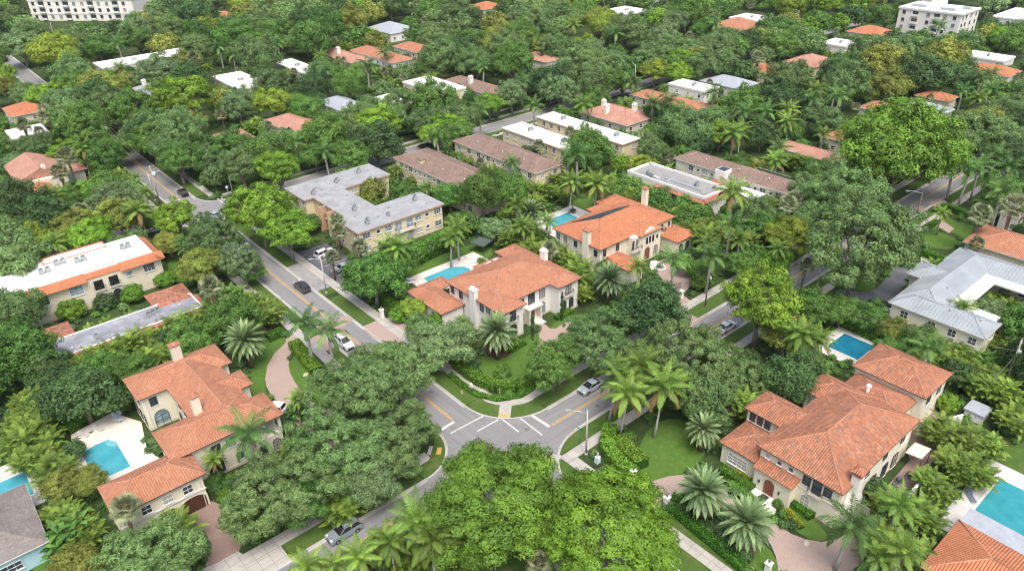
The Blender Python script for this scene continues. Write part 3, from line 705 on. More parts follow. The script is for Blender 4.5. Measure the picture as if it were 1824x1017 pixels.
            k.box(x - w / 2 + .1, y - d / 2 + .1, z1 + .35, x + w / 2 - .1, y + d / 2 - .1, z1 + .45)
            for sx in (-1, 1): k.box(x + sx * (w / 2 - .18) - .08, y - d / 2 + .12, z1 + .12, x + sx * (w / 2 - .18) + .08, y + d / 2 - .12, z1 + .35)
            s.part('chimney_cap', k, M['trim'], c)
        return c
    def ac(s, x, y, z, n=2, dx=.0, dy=1.2, sz=.8):
        for i in range(n):
            a, b = x + dx * i, y + dy * i
            m = MB().box(a - sz / 2, b - sz / 2, z + .12, a + sz / 2, b + sz / 2, z + .12 + sz)
            m.box(a - sz / 2 - .1, b - sz / 2, z, a - sz / 2 + .05, b + sz / 2, z + .12); m.box(a + sz / 2 - .05, b - sz / 2, z, a + sz / 2 + .1, b + sz / 2, z + .12)
            o = s.part('air_conditioner', m, M['ac'])
            g = MB()
            for q in range(5): g.box(a - sz / 2 - .012, b - sz / 2 + .06, z + .2 + q * .13, a + sz / 2 + .012, b + sz / 2 - .06, z + .26 + q * .13)
            g.prism([(a + .32 * math.cos(R(t)), b + .32 * math.sin(R(t))) for t in range(0, 360, 30)], z + .12 + sz, z + .16 + sz)
            s.part('grille', g, M['acdark'], o)
    def vents(s, pts, z, mat='trim'):
        for x, y in pts: s.part('roof_vent', MB().tube([(x, y, z), (x, y, z + .35)], .1, 8).tube([(x, y, z + .35), (x, y, z + .45)], .17, 8), M[mat])
    def balcony(s, face, c, q, z, w, d=.7, solid=False):
        loc = (c, q, z) if face[1] == 'x' else (q, c, z)
        def put(mb, nm, mt, par=None):
            o = mb.obj(nm, M[mt]); o.parent = par or s.root
            if par is None: o.location = (loc[0] - s.o[0], loc[1] - s.o[1], loc[2]); o.rotation_euler = (0, 0, ROT[face])
            return o
        b = put(MB().box(-w / 2, -d, -.15, w / 2, 0, 0), 'balcony', 'beige')
        g = MB(); g.box(-w / 2, -d, .9, w / 2, -d + .05, .96); g.box(-w / 2, -d, .9, -w / 2 + .05, 0, .96); g.box(w / 2 - .05, -d, .9, w / 2, 0, .96)
        n = int(w / .16)
        for i in range(n + 1): x = -w / 2 + .02 + (w - .04) * i / n; g.box(x - .012, -d + .01, 0, x + .012, -d + .034, .9)
        for i in range(int(d / .16)):
            for sx in (-1, 1): g.box(sx * (w / 2 - .02) - .012, -d + .16 * i, 0, sx * (w / 2 - .02) + .012, -d + .16 * i + .024, .9)
        put(g, 'railing', 'iron', b)
    def steps(s, face, c, q, z, w, n=4):
        loc = (c, q, 0) if face[1] == 'x' else (q, c, 0); m = MB()
        for i in range(n): m.box(-w / 2 - .12 * i, -1.2 - .35 * i, 0, w / 2 + .12 * i, .0 if i == 0 else -1.2 - .35 * (i - 1), z * (n - i) / n)
        o = m.obj('front_steps', M['stone']); o.parent = s.root; o.location = (loc[0] - s.o[0], loc[1] - s.o[1], 0); o.rotation_euler = (0, 0, ROT[face])

# --- corner mansion in the middle
b = Bld('mansion', 'white two-storey corner mansion with orange hipped roof and front wings', 79.6, 95.5, lm='the white corner mansion')
b.mass((69.7, 88.4, 89.7, 102.8), 0, 6.4, 'white'); b.mass((69.72, 86.1, 75.7, 95), 0, 6.38, 'white'); b.mass((83.4, 86.1, 89.6, 95), 0, 6.36, 'white'); b.mass((84.3, 98, 89.75, 105.8), 0, 6.34, 'white')
b.hip((69.7, 88.4, 89.7, 102.8), 6.4, .34); b.hip((69.72, 86.1, 75.7, 96.5), 6.38, .34); b.hip((83.4, 86.1, 89.6, 96.5), 6.38, .34); b.hip((84.3, 97, 89.75, 105.8), 6.3, .34)
b.mass((78.5, 101, 85.5, 105.2), 0, 5.2, 'white', .3); b.hip((78.3, 100, 85.6, 105.4), 5.25, .30)
b.mass((64.7, 97.4, 70.4, 109.1), 0, 3.4, 'white', .4); b.hip((64.7, 97.4, 70.4, 109.1), 3.45, .34); b.hip((67.8, 105, 73.5, 109.3), 3.4, .3)
b.win('-x', 70.25, (101.2, 98.6, 92.4, 90.6), 4.2, .9, 1.5, 'd'); b.win('-x', 70.25, (89.0, 87.6), 4.1, 1.0, 1.6, 'd'); b.win('-x', 70.25, (91.8, 89.2), 1.0, 1.4, 1.5, 'dg')
b.win('-y', 86.66, (72.7,), 3.8, 1.3, 2.1, 'd'); b.balcony('-y', 86.66, 72.7, 3.65, 2.1, .5); b.win('-y', 86.66, (72.7,), .7, 1.9, 2.3, 'da')
b.win('-y', 86.66, (86.5,), 3.8, 1.3, 2.1, 'd'); b.balcony('-y', 86.66, 86.5, 3.65, 2.3, .5); b.win('-y', 86.66, (85.4, 87.3), .6, 1.2, 2.2, 'da')
b.win('-y', 88.96, (76.8,), 4.2, 1.0, 1.2, 'd'); b.win('-y', 88.96, (81.9,), 3.9, 1.3, 1.7, 'dg'); b.win('-y', 88.96, (79.2,), 3.7, 1.5, 2.2, 'dg'); b.win('-y', 88.96, (82.0,), .6, 1.3, 2.3, 'da'); b.win('-y', 88.96, (76.9,), .6, .9, 2.0, 'da')
b.part('entrance_porch', MB().box(77.6, 87.7, 0, 78.0, 88.9, 3.2).box(80.4, 87.7, 0, 80.8, 88.9, 3.2).box(77.4, 87.6, 3.2, 81.0, 88.9, 3.5), M['stone'])
b.door('-y', 88.95, 79.2, .45, 1.5, 2.5, 'wood_red', True, 'stone'); b.steps('-y', 88.9, 79.2, .45, 2.6)
b.win('-x', 65.12, (100.5, 104.5), 1.1, 1.0, 1.2, 'd'); b.win('+x', 89.1, (93,), 4, 1, 1.4, 'd')
b.chimney(69.9, 94.2, 0, 8.1, .9, 1.5, 'white', 'flat'); b.chimney(88.9, 96.0, 6, 8.6, 1.0, 1.3, 'white', 'flat'); b.vents([(72.6, 90.6), (73.4, 91.6), (72.2, 95.5), (71.6, 96.4), (78, 101), (77.4, 97.4)], 7.3, 'galv')
for x in (77.2, 77.9, 79.1): pass
b.part('skylight', MB().box(80.2, 102.7, 5.9, 81.4, 103.5, 6.15).box(82.3, 103.2, 5.8, 83.3, 103.9, 6.0), M['lampglass'])

# --- solar panel house
b = Bld('mansion', 'cream mansion with orange hipped roof carrying a long dark solar panel', 112, 99.5, lm='the solar panel house')
b.mass((100.2, 91.4, 124, 105.6), 0, 6.4, 'creamy'); b.hip((100.2, 91.4, 124, 105.6), 6.42, .32, 'tile_orange')
b.mass((108.4, 89.9, 117.6, 96), 0, 6.5, 'creamy', .4); b.hip((110.4, 89.6, 117.6, 99.5), 6.5, .32, 'tile_orange')
b.mass((112.8, 101, 117.5, 107.6), 0, 6.0, 'creamy'); b.hip((112.6, 100, 118.2, 107.8), 6.3, .3, 'tile_orange'); b.hip((116.9, 99, 123.95, 109.2), 6.36, .32, 'tile_orange'); b.mass((117.2, 102, 123.8, 109.1), 0, 6.1, 'creamy')
b.mass((101.7, 85.1, 107.0, 93), 0, 3.4, 'creamy', .4); b.hip((101.7, 85.1, 107.0, 93), 3.45, .32, 'tile_orange')
b.mass((118.6, 86.3, 125.6, 93.6), 0, 3.5, 'creamy', .4); b.hip((118.6, 86.3, 125.6, 93.6), 3.55, .30, 'tile_orange')
def gable_front():
    m = MB(); P = []
    for i in range(17):
        t = i / 16; P.append((110.8 + 6.6 * t, 6.3 + 1.25 * math.exp(-((t - .5) / .24) ** 2)))
    Q = [(110.8, 0), (117.4, 0)] + P[::-1]
    m.face([(x, 90.0, z) for x, z in Q]); m.face([(x, 90.35, z) for x, z in Q[::-1]])
    for i in range(len(Q)): a, c = Q[i], Q[(i + 1) % len(Q)]; m.face([(a[0], 90.35, a[1]), (c[0], 90.35, c[1]), (c[0], 90.0, c[1]), (a[0], 90.0, a[1])])
    b.part('curved_gable', m, M['creamy'])
gable_front()
b.win('-y', 89.99, (112.9, 113.9, 114.9), 4.0, .6, 1.5, 'da'); b.win('-y', 89.99, (116.2,), 4.4, .5, .8, 'da'); b.door('-y', 89.99, 113.2, .3, 1.6, 2.9, 'wood_red', True, 'stone'); b.win('-y', 89.99, (116.0,), .8, 1.2, 2.0, 'da')
b.win('-y', 91.96, (102.0, 105.9), 4.2, .8, 1.5, 'd'); b.win('-y', 90.3, (109.0, 110.1), 3.9, .7, 2.0, 'da'); b.balcony('-y', 90.2, 109.5, 3.7, 3.0, .8)
b.win('-y', 91.96, (119.0, 120.2), 4.2, .7, 1.4, 'da'); b.balcony('-y', 91.9, 119.6, 4.0, 2.4, .8); b.win('-y', 91.96, (122.6,), 4.4, .7, 1.0, 'd'); b.win('-y', 91.9, (108.0,), .8, .9, 1.5, 'd')
b.win('-x', 100.78, (104.2, 102.0, 99.0, 93.2), 4.2, .8, 1.3, 'd'); b.win('-x', 100.78, (103, 99), .9, 1.2, 1.4, 'd'); b.win('-y', 86.75, (120.5, 122.6), .4, 1.3, 2.2, 'da')
b.chimney(100.5, 95.6, 0, 9.0, .9, 1.7, 'creamy', 'tile'); b.chimney(123.6, 100.0, 6, 10.2, .9, 1.3, 'creamy', 'tile')
def solar():
    m = MB(); zz = lambda y: 6.42 + (105.6 - y) * .32 + .12
    P = [(104.6, 103.9), (108.0, 98.9), (117.2, 98.9), (115.6, 100.6), (109.0, 102.4)]
    m.face([(x, y, zz(y)) for x, y in P][::-1]); m.face([(x, y, zz(y) - .06) for x, y in P])
    for i in range(5): a, c = P[i], P[(i + 1) % 5]; m.face([(a[0], a[1], zz(a[1]) - .06), (c[0], c[1], zz(c[1]) - .06), (c[0], c[1], zz(c[1])), (a[0], a[1], zz(a[1]))])
    b.part('solar_panel', m, M['solar'])
solar()
b.part('solar_frame', MB().tube([(107.9, 98.8, 8.74), (117.3, 98.8, 8.74)], .06, 5).tube([(104.5, 103.9, 7.1), (107.9, 98.8, 8.74)], .06, 5), M['iron'])

# --- left mansion and its garage wing
b = Bld('mansion', 'sprawling cream mansion with orange roof, twin brown garage doors and pool terrace', 22, 100, lm='the twin garage mansion')
b.mass((14.2, 104.8, 28.9, 112.1), 0, 6.4, 'creamy'); b.hip((14.2, 104.8, 28.9, 112.1), 6.42, .42, 'tile_clean')
b.mass((18.6, 88.5, 27.0, 111.5), 0, 6.4, 'creamy', .5); b.hip((18.6, 88.6, 27.1, 111.8), 6.40, .42, 'tile_clean')
b.mass((22.5, 97.1, 29.1, 101.8), 0, 6.3, 'creamy'); b.hip((21.5, 97.1, 29.1, 102.0), 6.38, .42, 'tile_clean')
b.mass((13.4, 88.1, 27, 96.0), 0, 6.38, 'creamy'); b.hip((13.4, 88.1, 27, 96.0), 6.38, .42, 'tile_clean')
b.mass((24.2, 87.2, 29.3, 94.2), 0, 3.2, 'creamy'); b.hip((23.2, 87.2, 29.3, 94.2), 6.36, .42, 'tile_clean')
pc = MB()
for x, y in ((28.6, 87.9), (28.6, 90.5), (28.6, 93.4), (26.2, 87.9)): pc.box(x - .2, y - .2, 3.2, x + .2, y + .2, 6.3)
b.part('loggia_column', pc, M['creamy']); b.mass((23.0, 88.0, 26.2, 94), 3, 6.3, 'creamy', 0)
b.mass((4.6, 83.7, 16.3, 90.9), 0, 5.6, 'creamy', .45); b.hip((4.6, 83.7, 16.3, 90.9), 5.62, .42, 'tile_clean')
b.win('-y', 105.38, (16.4,), 4.2, 1.0, 1.4, 'd'); b.win('-y', 105.38, (16.9,), .1, 2.2, 2.9, 'da'); b.win('-x', 14.78, (109.8, 107.3), 4.2, .8, 1.3, 'd'); b.win('-x', 14.78, (110.3, 108.2, 106.2), .6, .8, 1.9, 'd'); b.win('-x', 19.1, (103, 101, 98.8), .8, .8, 1.9, 'da'); b.win('-x', 19.1, (102, 99.5), 4.2, .8, 1.2, 'd')
b.win('-y', 84.14, (8.4, 11.1, 13.7), 3.55, 1.15, 1.25, 'w'); b.door('-y', 84.14, 10.6, 0, 2.6, 2.5, 'wood', True, 'creamy', 'garage_door', False); b.door('-y', 84.14, 14.0, 0, 3.2, 2.6, 'wood', True, 'creamy', 'garage_door', False)
b.part('string_course', MB().box(5.0, 84.03, 3.05, 15.95, 84.12, 3.2), M['trim'])
b.win('-y', 88.68, (19.5, 21.6), 4.0, 1.1, 1.3, 'd'); b.win('-y', 88.68, (18.9,), .5, 2.2, 2.6, 'da'); b.win('-y', 88.68, (22.5,), 1.2, 1.0, 1.0, 'd'); b.win('-y', 87.75, (25.5, 27.6), .5, 1.2, 1.9, 'da')
b.win('-x', 13.98, (93.5, 91), 4.0, .8, 1.2, 'd')
b.chimney(22.4, 110.0, 6, 9.9, 1.5, .9, 'beige', 'tile'); b.chimney(19.9, 95.2, 6, 9.6, 1.2, .9, 'creamy', 'tile')

# --- right foreground house
b = Bld('mansion', 'cream house with weathered orange tiles, arched front door and tall chimney', 84.5, 33, lm='the arched door house')
b.mass((73.9, 25.5, 95.0, 37.8), 0, 6.4, 'creamy', .5); b.hip((73.9, 25.5, 95.0, 37.8), 6.42, .42, 'tile_worn', 'ridgew')
b.mass((89.2, 33, 95.5, 40.3), 0, 6.35, 'creamy', .5); b.hip((89.2, 31.5, 95.4, 40.3), 6.38, .42, 'tile_worn', 'ridgew')
b.mass((79.7, 36.4, 85.7, 43.7), 0, 6.1, 'creamy', .45); b.hip((79.7, 34.5, 85.7, 43.7), 6.12, .42, 'tile_worn', 'ridgew')
b.mass((73.6, 36.9, 80.0, 43.3), 0, 3.6, 'creamy', .4); b.hip((73.6, 36.9, 80.6, 43.3), 3.62, .40, 'tile_worn', 'ridgew')
b.mass((100.1, 27.0, 109.4, 38.3), 0, 6.4, 'creamy', .5); b.hip((100.1, 27.0, 109.4, 38.3), 6.42, .42, 'tile_worn', 'ridgew')
b.mass((94, 28.2, 101, 37.6), 0, 4.9, 'creamy', .4); b.hip((93.4, 28.2, 101.4, 37.6), 5.0, .40, 'tile_worn', 'ridgew')
b.win('-x', 74.38, (36.2, 34.4, 32.7), 4.95, .6, .65, 'w'); b.win('-x', 74.38, (30.4, 27.5), 4.3, .95, 1.3, 'd'); b.win('-x', 74.38, (28.95,), 3.75, 1.1, 2.0, 'd'); b.balcony('-x', 74.38, 28.95, 3.6, 2.0, .5)
b.win('-x', 74.38, (30.1,), .8, 1.3, 1.9, 'wa')
b.part('entrance_wall', MB().box(72.9, 31.5, 0, 74.4, 36.9, 3.9), M['creamy']); b.shed((72.55, 31.2), (72.55, 37.1), 3.95, 1.85, .75, (1, 0), 'tile_worn')
b.door('-x', 72.89, 34.5, .5, 1.5, 2.5, 'wood_red', True, 'stone'); b.steps('-x', 72.8, 34.4, .5, 4.0)
b.part('wall_lantern', MB().box(72.7, 32.9, 1.7, 72.9, 33.1, 2.1).box(72.7, 35.9, 1.7, 72.9, 36.1, 2.1), M['iron']); b.part('door_mat', MB().box(71.75, 34.0, .5, 72.6, 35.0, .52), M['iron'])
b.win('-x', 73.97, (40.2,), .9, 3.0, 1.6, 'wg'); b.win('-x', 80.1, (42.3, 41.1, 39.9), 4.3, .75, 1.3, 'd'); b.win('-x', 100.6, (35.6,), 3.9, 1.2, 1.3, 'd')
b.win('-y', 25.96, (81.5, 86.5, 91.5), 4.2, .9, 1.2, 'd'); b.win('-y', 25.96, (79.3,), .7, 1.1, 1.9, 'da'); b.win('-y', 25.96, (84.2, 87.5, 90.5), .4, 1.3, 2.2, 'd'); b.win('-y', 27.5, (103, 106.5), 4, 1, 1.3, 'd')
m = MB().box(76.0, 24.75, 0, 78.6, 25.95, 3.4).box(76.45, 24.9, 5.0, 77.85, 25.95, 8.0); m.face([(76.0, 24.75, 3.4), (78.6, 24.75, 3.4), (77.85, 24.9, 5.0), (76.45, 24.9, 5.0)]); m.face([(76.0, 25.95, 3.4), (76.0, 24.75, 3.4), (76.45, 24.9, 5.0), (76.45, 25.95, 5.0)]); m.face([(78.6, 24.75, 3.4), (78.6, 25.95, 3.4), (77.85, 25.95, 5.0), (77.85, 24.9, 5.0)]); ch = b.part('chimney', m, M['white'])
cc = MB().box(76.3, 24.75, 8.0, 78.0, 26.1, 8.1).box(76.35, 24.8, 8.1, 76.65, 26.05, 8.5).box(77.65, 24.8, 8.1, 77.95, 26.05, 8.5).box(76.65, 25.75, 8.1, 77.65, 26.05, 8.5)
_q = [(76.2, 24.65), (78.1, 24.65), (78.1, 26.2), (76.2, 26.2)]
for i in range(4): cc.face([(*_q[i], 8.51), (*_q[(i + 1) % 4], 8.51), (77.15, 25.4, 9.05)], [(0, 0), (1.7, 0), (.85, .8)])
b.part('chimney_cap', cc, M['tile_worn'], ch)
b.part('roof_vent', MB().tube([(95.6, 33.5, 6.0), (95.6, 33.5, 7.3)], .25, 10).ball((95.6, 33.5, 7.5), .4), M['trim'])
b.part('string_course', MB().box(74.3, 26.0, 3.5, 74.37, 31.4, 3.65), M['trim'])
# service yard wall, canopy, gear
g = empty('yard_wall', (84, 22.5, 0), 0, 'cream service yard wall along the side of the arched door house', 'wall')
MB().box(79.0, 21.4, 0, 79.25, 25.8, 1.8).box(79.25, 21.4, 0, 90.0, 21.65, 1.8).box(84.0, 21.66, 0, 84.3, 23.0, 1.8).obj('wall', M['beige'], g, (84, 22.5, 0))
MB().box(78.95, 21.35, 1.8, 90.0, 21.7, 1.88).obj('coping', M['trim'], g, (84, 22.5, 0))
g = empty('awning', (93.5, 24.2, 0), 0, 'small white sloped awning over the bins beside the arched door house', 'awning')
MB().obox((93.5, 24.2, 2.6), (1, 0, 0), (0, 1, -.12), (0, .12, 1), 1.5, 1.1, .05).obj('canopy', M['beige'], g, (93.5, 24.2, 0))
for sx in (-1, 1): MB().tube([(93.5 + sx * 1.4, 23.1, 0), (93.5 + sx * 1.4, 23.1, 2.6)], .05, 6).obj('post', M['iron'], g, (93.5, 24.2, 0))
for i, (x, y, lab) in enumerate(((90.6, 23.6, 'grey pool pump tank nearest the small white awning'), (88.6, 24.1, 'grey filter tank in the middle of the service yard'), (86.9, 24.0, 'grey condenser unit beside the yard shrub'))):
    t = empty('pump_tank', (x, y, 0), 0, lab, 'tank'); MB().tube([(x, y, .25), (x, y, .8)], .32, 12).ball((x, y, .8), .32, 10, 6, 1, 1, .5).obj('tank', M['acdark'], t, (x, y, 0)); MB().box(x - .5, y - .5, 0, x + .5, y + .5, .25).tube([(x - .4, y, .5), (x - .9, y, .5), (x - .9, y, 0)], .05, 6).obj('base', M['acdark'], t, (x, y, 0))
g = empty('garden_wall', (105, 22, 0), 0, 'white garden wall behind the pile of black bicycles', 'wall')
MB().prism([(99.5, 26.5), (106.9, 23.4), (107.0, 23.6), (99.6, 26.7)], 0, 1.9).obj('wall', M['white'], g, (105, 22, 0)); MB().prism([(99.45, 26.45), (106.95, 23.33), (107.05, 23.65), (99.6, 26.78)], 1.9, 1.97).obj('coping', M['trim'], g, (105, 22, 0))
g = Bld('garden_shed', 'low white roofed shed beyond the white garden wall', 110.5, 22.5, 'shed')
g.mass((109, 21.2, 112.2, 24.2), 0, 1.6, 'white', .2); g.flat((109, 21.2, 112.2, 24.2), 1.7, 'greyroof', .0); g.door('-x', 109.2, 22.6, 0, .9, 1.5, 'trim', False)
g = Bld('garden_shed', 'narrow grey shed against the palms near the transformer pole', 119.5, 26, 'shed')
g.mass((117.4, 25.0, 121.4, 26.8), 0, 2.0, 'greyroof', .15); g.flat((117.4, 25.0, 121.4, 26.8), 2.1, 'whiteroof', 0); g.door('-x', 117.56, 25.9, 0, .8, 1.8, 'trim', False)

# --- bottom right corner house
b = Bld('house', 'single-storey orange tiled house cut off at the bottom right corner', 79, 7, lm='the bottom corner tile house', lmz=3)
b.mass((73.2, -6, 83.8, 15.1), 0, 3.4, 'beige', .5); b.hip((73.2, -6, 83.8, 15.1), 3.42, .36, 'tile_orange')
g = empty('patio_cover', (85.6, 7, 0), 0, 'flat blue-grey patio cover between the orange roof and the pool', 'patio cover')
MB().box(83.95, -3, 3.0, 87.3, 15.0, 3.1).obj('roof_panel', M['greyroof'], g, (85.6, 7, 0))
for y in (-2, 3, 9, 14.5): MB().box(87.0, y, 0, 87.15, y + .15, 3.0).obj('post', M['trim'], g, (85.6, 7, 0))

# --- bottom left shingle house
b = Bld('house', 'pale blue house with grey shingle roof at the lower left edge', -8.5, 95, lm='the grey shingle house', lmz=3)
b.mass((-16, 88, -2.4, 101.3), 0, 3.3, 'blue', .55); b.hip((-16, 88, -2.4, 101.3), 3.32, .33, 'shingle', None, 'fasciaw'); b.win('-y', 88.54, (-6.9,), .95, 2.2, 1.2, 'w'); b.win('-y', 88.54, (-4.8,), .95, .0001 + 1.0, 1.2, 'w') if False else None
b.win('-y', 88.54, (-11.0,), .3, 1.2, 2.0, 'w'); b.vents([(-6, 96.2), (-6.6, 93.2)], 4.6)

# --- courtyard apartments
b = Bld('apartment_building', 'tan U-shaped apartment building with grey flat roof around a planted court', 78, 150, 'apartment building', lm='the U-shaped apartments')
for k, r in enumerate(((68.4, 142, 79, 157.6), (68.35, 132.5, 91.4, 142.6), (68.35, 157.0, 92.4, 167.4))):
    r2 = (r[0] + (2.3 if k == 0 else 0), *r[1:])
    b.mass(r2, 0, 6.2, 'tan', .45); b.flat(r2, 6.32 + .006 * k, 'greymem', 0, edge='fasciat')
b.win('-y', 132.94, (70.6, 89.6), 4.2, 1.9, 1.3, 'wg'); b.win('-y', 132.94, (73.6, 86.6), 4.5, .8, .8, 'w'); b.win('-y', 132.94, (76.2, 84.2), 4.2, 1.7, 1.3, 'wl'); b.win('-y', 132.94, (78.8, 81.8), 3.4, 1.7, 2.1, 'wl')
b.win('-y', 132.94, (70.6, 84.2, 89.6, 76.2), 1.2, 1.8, 1.3, 'wg'); b.win('-y', 132.94, (73.6, 86.6), 1.5, .8, .8, 'w'); b.win('-y', 132.94, (81.6,), .5, 1.8, 1.9, 'w'); b.balcony('-y', 132.94, 80.3, 3.2, 5.2, 1.0)
b.win('-x', 68.8, (134.2, 140.6, 158.8, 165.2), 4.3, 1.3, 1.2, 'wg'); b.win('-x', 68.8, (137.4, 162.2), 4.6, .6, .6, 'w'); b.win('-x', 68.8, (134.2, 140.6, 158.8, 165.2), 1.3, 1.3, 1.2, 'wg')
b.win('-x', 71.1, (145, 153.5), 4.1, 1.4, 1.5, 'w'); b.win('-x', 71.1, (149.2,), 3.3, 2.0, 2.1, 'w'); b.balcony('-x', 71.1, 149.2, 3.2, 3.6, 1.1); b.win('-x', 71.1, (145, 153.5), 1.1, 1.4, 1.5, 'w'); b.door('-x', 71.1, 149.2, 0, 1.4, 2.3, 'wood_red', False)
b.win('-y', 157.46, (82, 89.5), 4.2, 1.6, 1.3, 'wg'); b.win('-y', 157.46, (89.5,), 1.2, 1.6, 1.3, 'wg')
b.part('stair_pier', MB().box(68.9, 147.1, 0, 71.1, 147.4, 6.1).box(68.9, 151.2, 0, 71.1, 151.5, 6.1), M['fasciat'])
for x, y in ((71.6, 135.2), (73.2, 143.5), (70.8, 150.5 + 8), (86.5, 138.6), (86.0, 163.2)): b.ac(x + .8, y, 6.34, 2, .9, 1.1, .75)
b.vents([(76, 136.5), (75, 146.8), (82.3, 163.8), (80.6, 139.2), (72.4, 140.4), (88.2, 135), (74.3, 159.5), (77.2, 152), (90, 160.2)], 6.34, 'galv'); b.ac(78.2, 135.6, 6.34, 1, 0, 0, .7); b.ac(79.4, 161.5, 6.34, 2, .9, .8, .7)
# --- long brown roofed blocks
def brown(r, label, lm, wall='tan'):
    b = Bld('apartment_building', label, (r[0] + r[2]) / 2, (r[1] + r[3]) / 2, 'apartment building', lm=lm)
    b.mass(r, 0, 6.2, wall, .5); b.hip(r, 6.25, .36, 'tile_brown', 'ridgeb', 'fasciaw')
    x = r[0] + .48; n = int((r[3] - r[1] - 3) / 4.2)
    ys = [r[1] + 2.6 + 4.2 * i for i in range(n + 1) if r[1] + 2.6 + 4.2 * i < r[3] - 1.5]
    b.win('-x', x, ys, 4.2, 1.5, 1.3, 'w'); b.win('-x', x, [y + 2.0 for y in ys[:-1]], 4.5, .7, .7, 'w')
    b.win('-x', x, ys, 1.2, 1.5, 1.3, 'w'); b.win('-x', x, [y + 2.0 for y in ys[:-1]], 1.5, .7, .7, 'w')
    y = r[1] + .48; b.win('-y', y, [(r[0] + r[2]) / 2 - 2.2, (r[0] + r[2]) / 2 + 2.2], 4.2, 1.2, 1.2, 'w')
    b.vents([(r[0] + 2.5, r[1] + (r[3] - r[1]) * t) for t in (.2, .45, .75)], 7.2); return b
b1 = brown((99.6, 131.6, 111.0, 167.0), 'tan apartment block with brown hip roof and small dormer vent', 'the dormered brown-roof block')
b1.part('dormer', MB().box(101.3, 156.0, 6.9, 102.6, 157.6, 7.9), M['tan']); b1.part('dormer_roof', MB().box(101.1, 155.8, 7.9, 102.9, 157.8, 8.0), M['tile_brown'])
brown((119.2, 131.8, 129.2, 166.8), 'tan block with brown hip roof second from the courtyard apartments', 'the second brown-roof block')
# --- white flat roofed pair
for r, lab, lm in (((136.3, 137.8, 144.5, 165.6), 'tan walled white flat-roof block beside the brown hip roof', 'the nearer white-roof block'), ((150.6, 130.9, 158.2, 166.4), 'tan walled white flat-roof block with gallery, right of its twin', 'the gallery white-roof block')):
    b = Bld('apartment_building', lab, (r[0] + r[2]) / 2, (r[1] + r[3]) / 2, 'apartment building', lm=lm)
    b.mass(r, 0, 6.2, 'tan', .35); b.flat(r, 6.35, 'whiteroof', .0, edge='fasciat')
    ys = [r[1] + 2.2 + 3.3 * i for i in range(int((r[3] - r[1]) / 3.3))]
    b.win('-x', r[0] + .33, ys, 4.2, 1.2, 1.3, 'w'); b.win('-x', r[0] + .33, ys, 1.2, 1.2, 1.3, 'w'); b.win('-y', r[1] + .33, ((r[0] + r[2]) / 2 + 1.2,), 4.2, 1.1, 1.2, 'w')
    b.ac((r[0] + r[2]) / 2, r[1] + 6, 6.36, 2, .9, 0, .8); b.ac((r[0] + r[2]) / 2, r[3] - 8, 6.36, 2, .9, 0, .8); b.vents([((r[0] + r[2]) / 2, (r[1] + r[3]) / 2)], 6.36)
    if 'gallery' in lab: b.balcony('-x', r[0] + .35, 151, 3.1, 20, 1.3)
# --- white roofed terrace at left
b = Bld('apartment_building', 'long cream apartments with white flat roof and orange tile skirt at the left edge', 12, 156, 'apartment building', lm='the tile-skirted apartments')
b.mass((-14, 150.6, 33.6, 162.6), 0, 6.2, 'cream', .6); b.flat((-14, 152.4, 32.2, 163.2), 7.0, 'whiteroof', .25, 'whiteroof'); b.mass((-14, 152.6, 32.0, 163), 5, 6.99, 'white', 0, 'parapet_wall', False)
for x0, x1, dy in ((-14, 1.0, 0), (1.0, 7.2, .8), (7.2, 19.0, 0), (19.0, 25.2, .8), (25.2, 33.8, 0)): b.shed((x0, 150.3 + dy), (x1, 150.3 + dy), 6.15 + (.12 if dy else 0), 2.1 - dy * .2, .95, (0, 1), 'tile_orange')
b.shed((33.8, 150.3), (33.8, 163.2), 6.15, 1.5, .75, (-1, 0), 'tile_orange'); b.flat((14, 162, 26, 165.5), 6.9, 'whiteroof', .2, 'tile_orange'); b.mass((14, 161, 26, 165.5), 0, 6.8, 'cream', .15)
b.flat((-10, 162, 4, 164.8), 6.9, 'whiteroof', .2, 'tile_orange'); b.mass((-10, 161, 4, 164.8), 0, 6.8, 'cream', .15)
b.win('-y', 151.18, (30.5,), 4.0, 2.1, 1.5, 'wg'); b.win('-y', 151.18, (26.6,), 4.3, 1.1, .9, 'w'); b.win('-y', 151.18, (26.9, 31.0), 1.2, 1.1, .9, 'w'); b.win('-y', 151.18, (16.8, 10.8), 3.7, 2.3, 1.9, 'wg'); b.win('-y', 151.18, (-3, -8), 3.7, 2.2, 1.6, 'wg')
for x in (20.8, 23.6, 2.6, 5.4): b.part('loggia', MB().box(x - .85, 151.10, 3.4, x + .85, 151.17, 5.4), M['glass_d']); b.balcony('-y', 151.1, x, 3.3, 2.2, .35); b.door('-y', 151.14, x, 0, 1.7, 2.5, 'iron', True, 'trim', 'arched_entrance', False)
for x, y in ((2.5, 157), (13.0, 158.2), (19.6, 158.6), (16.2, 160.2), (28.2, 158.5)): b.ac(x, y, 7.02, 2, 1.15, .1, .85)
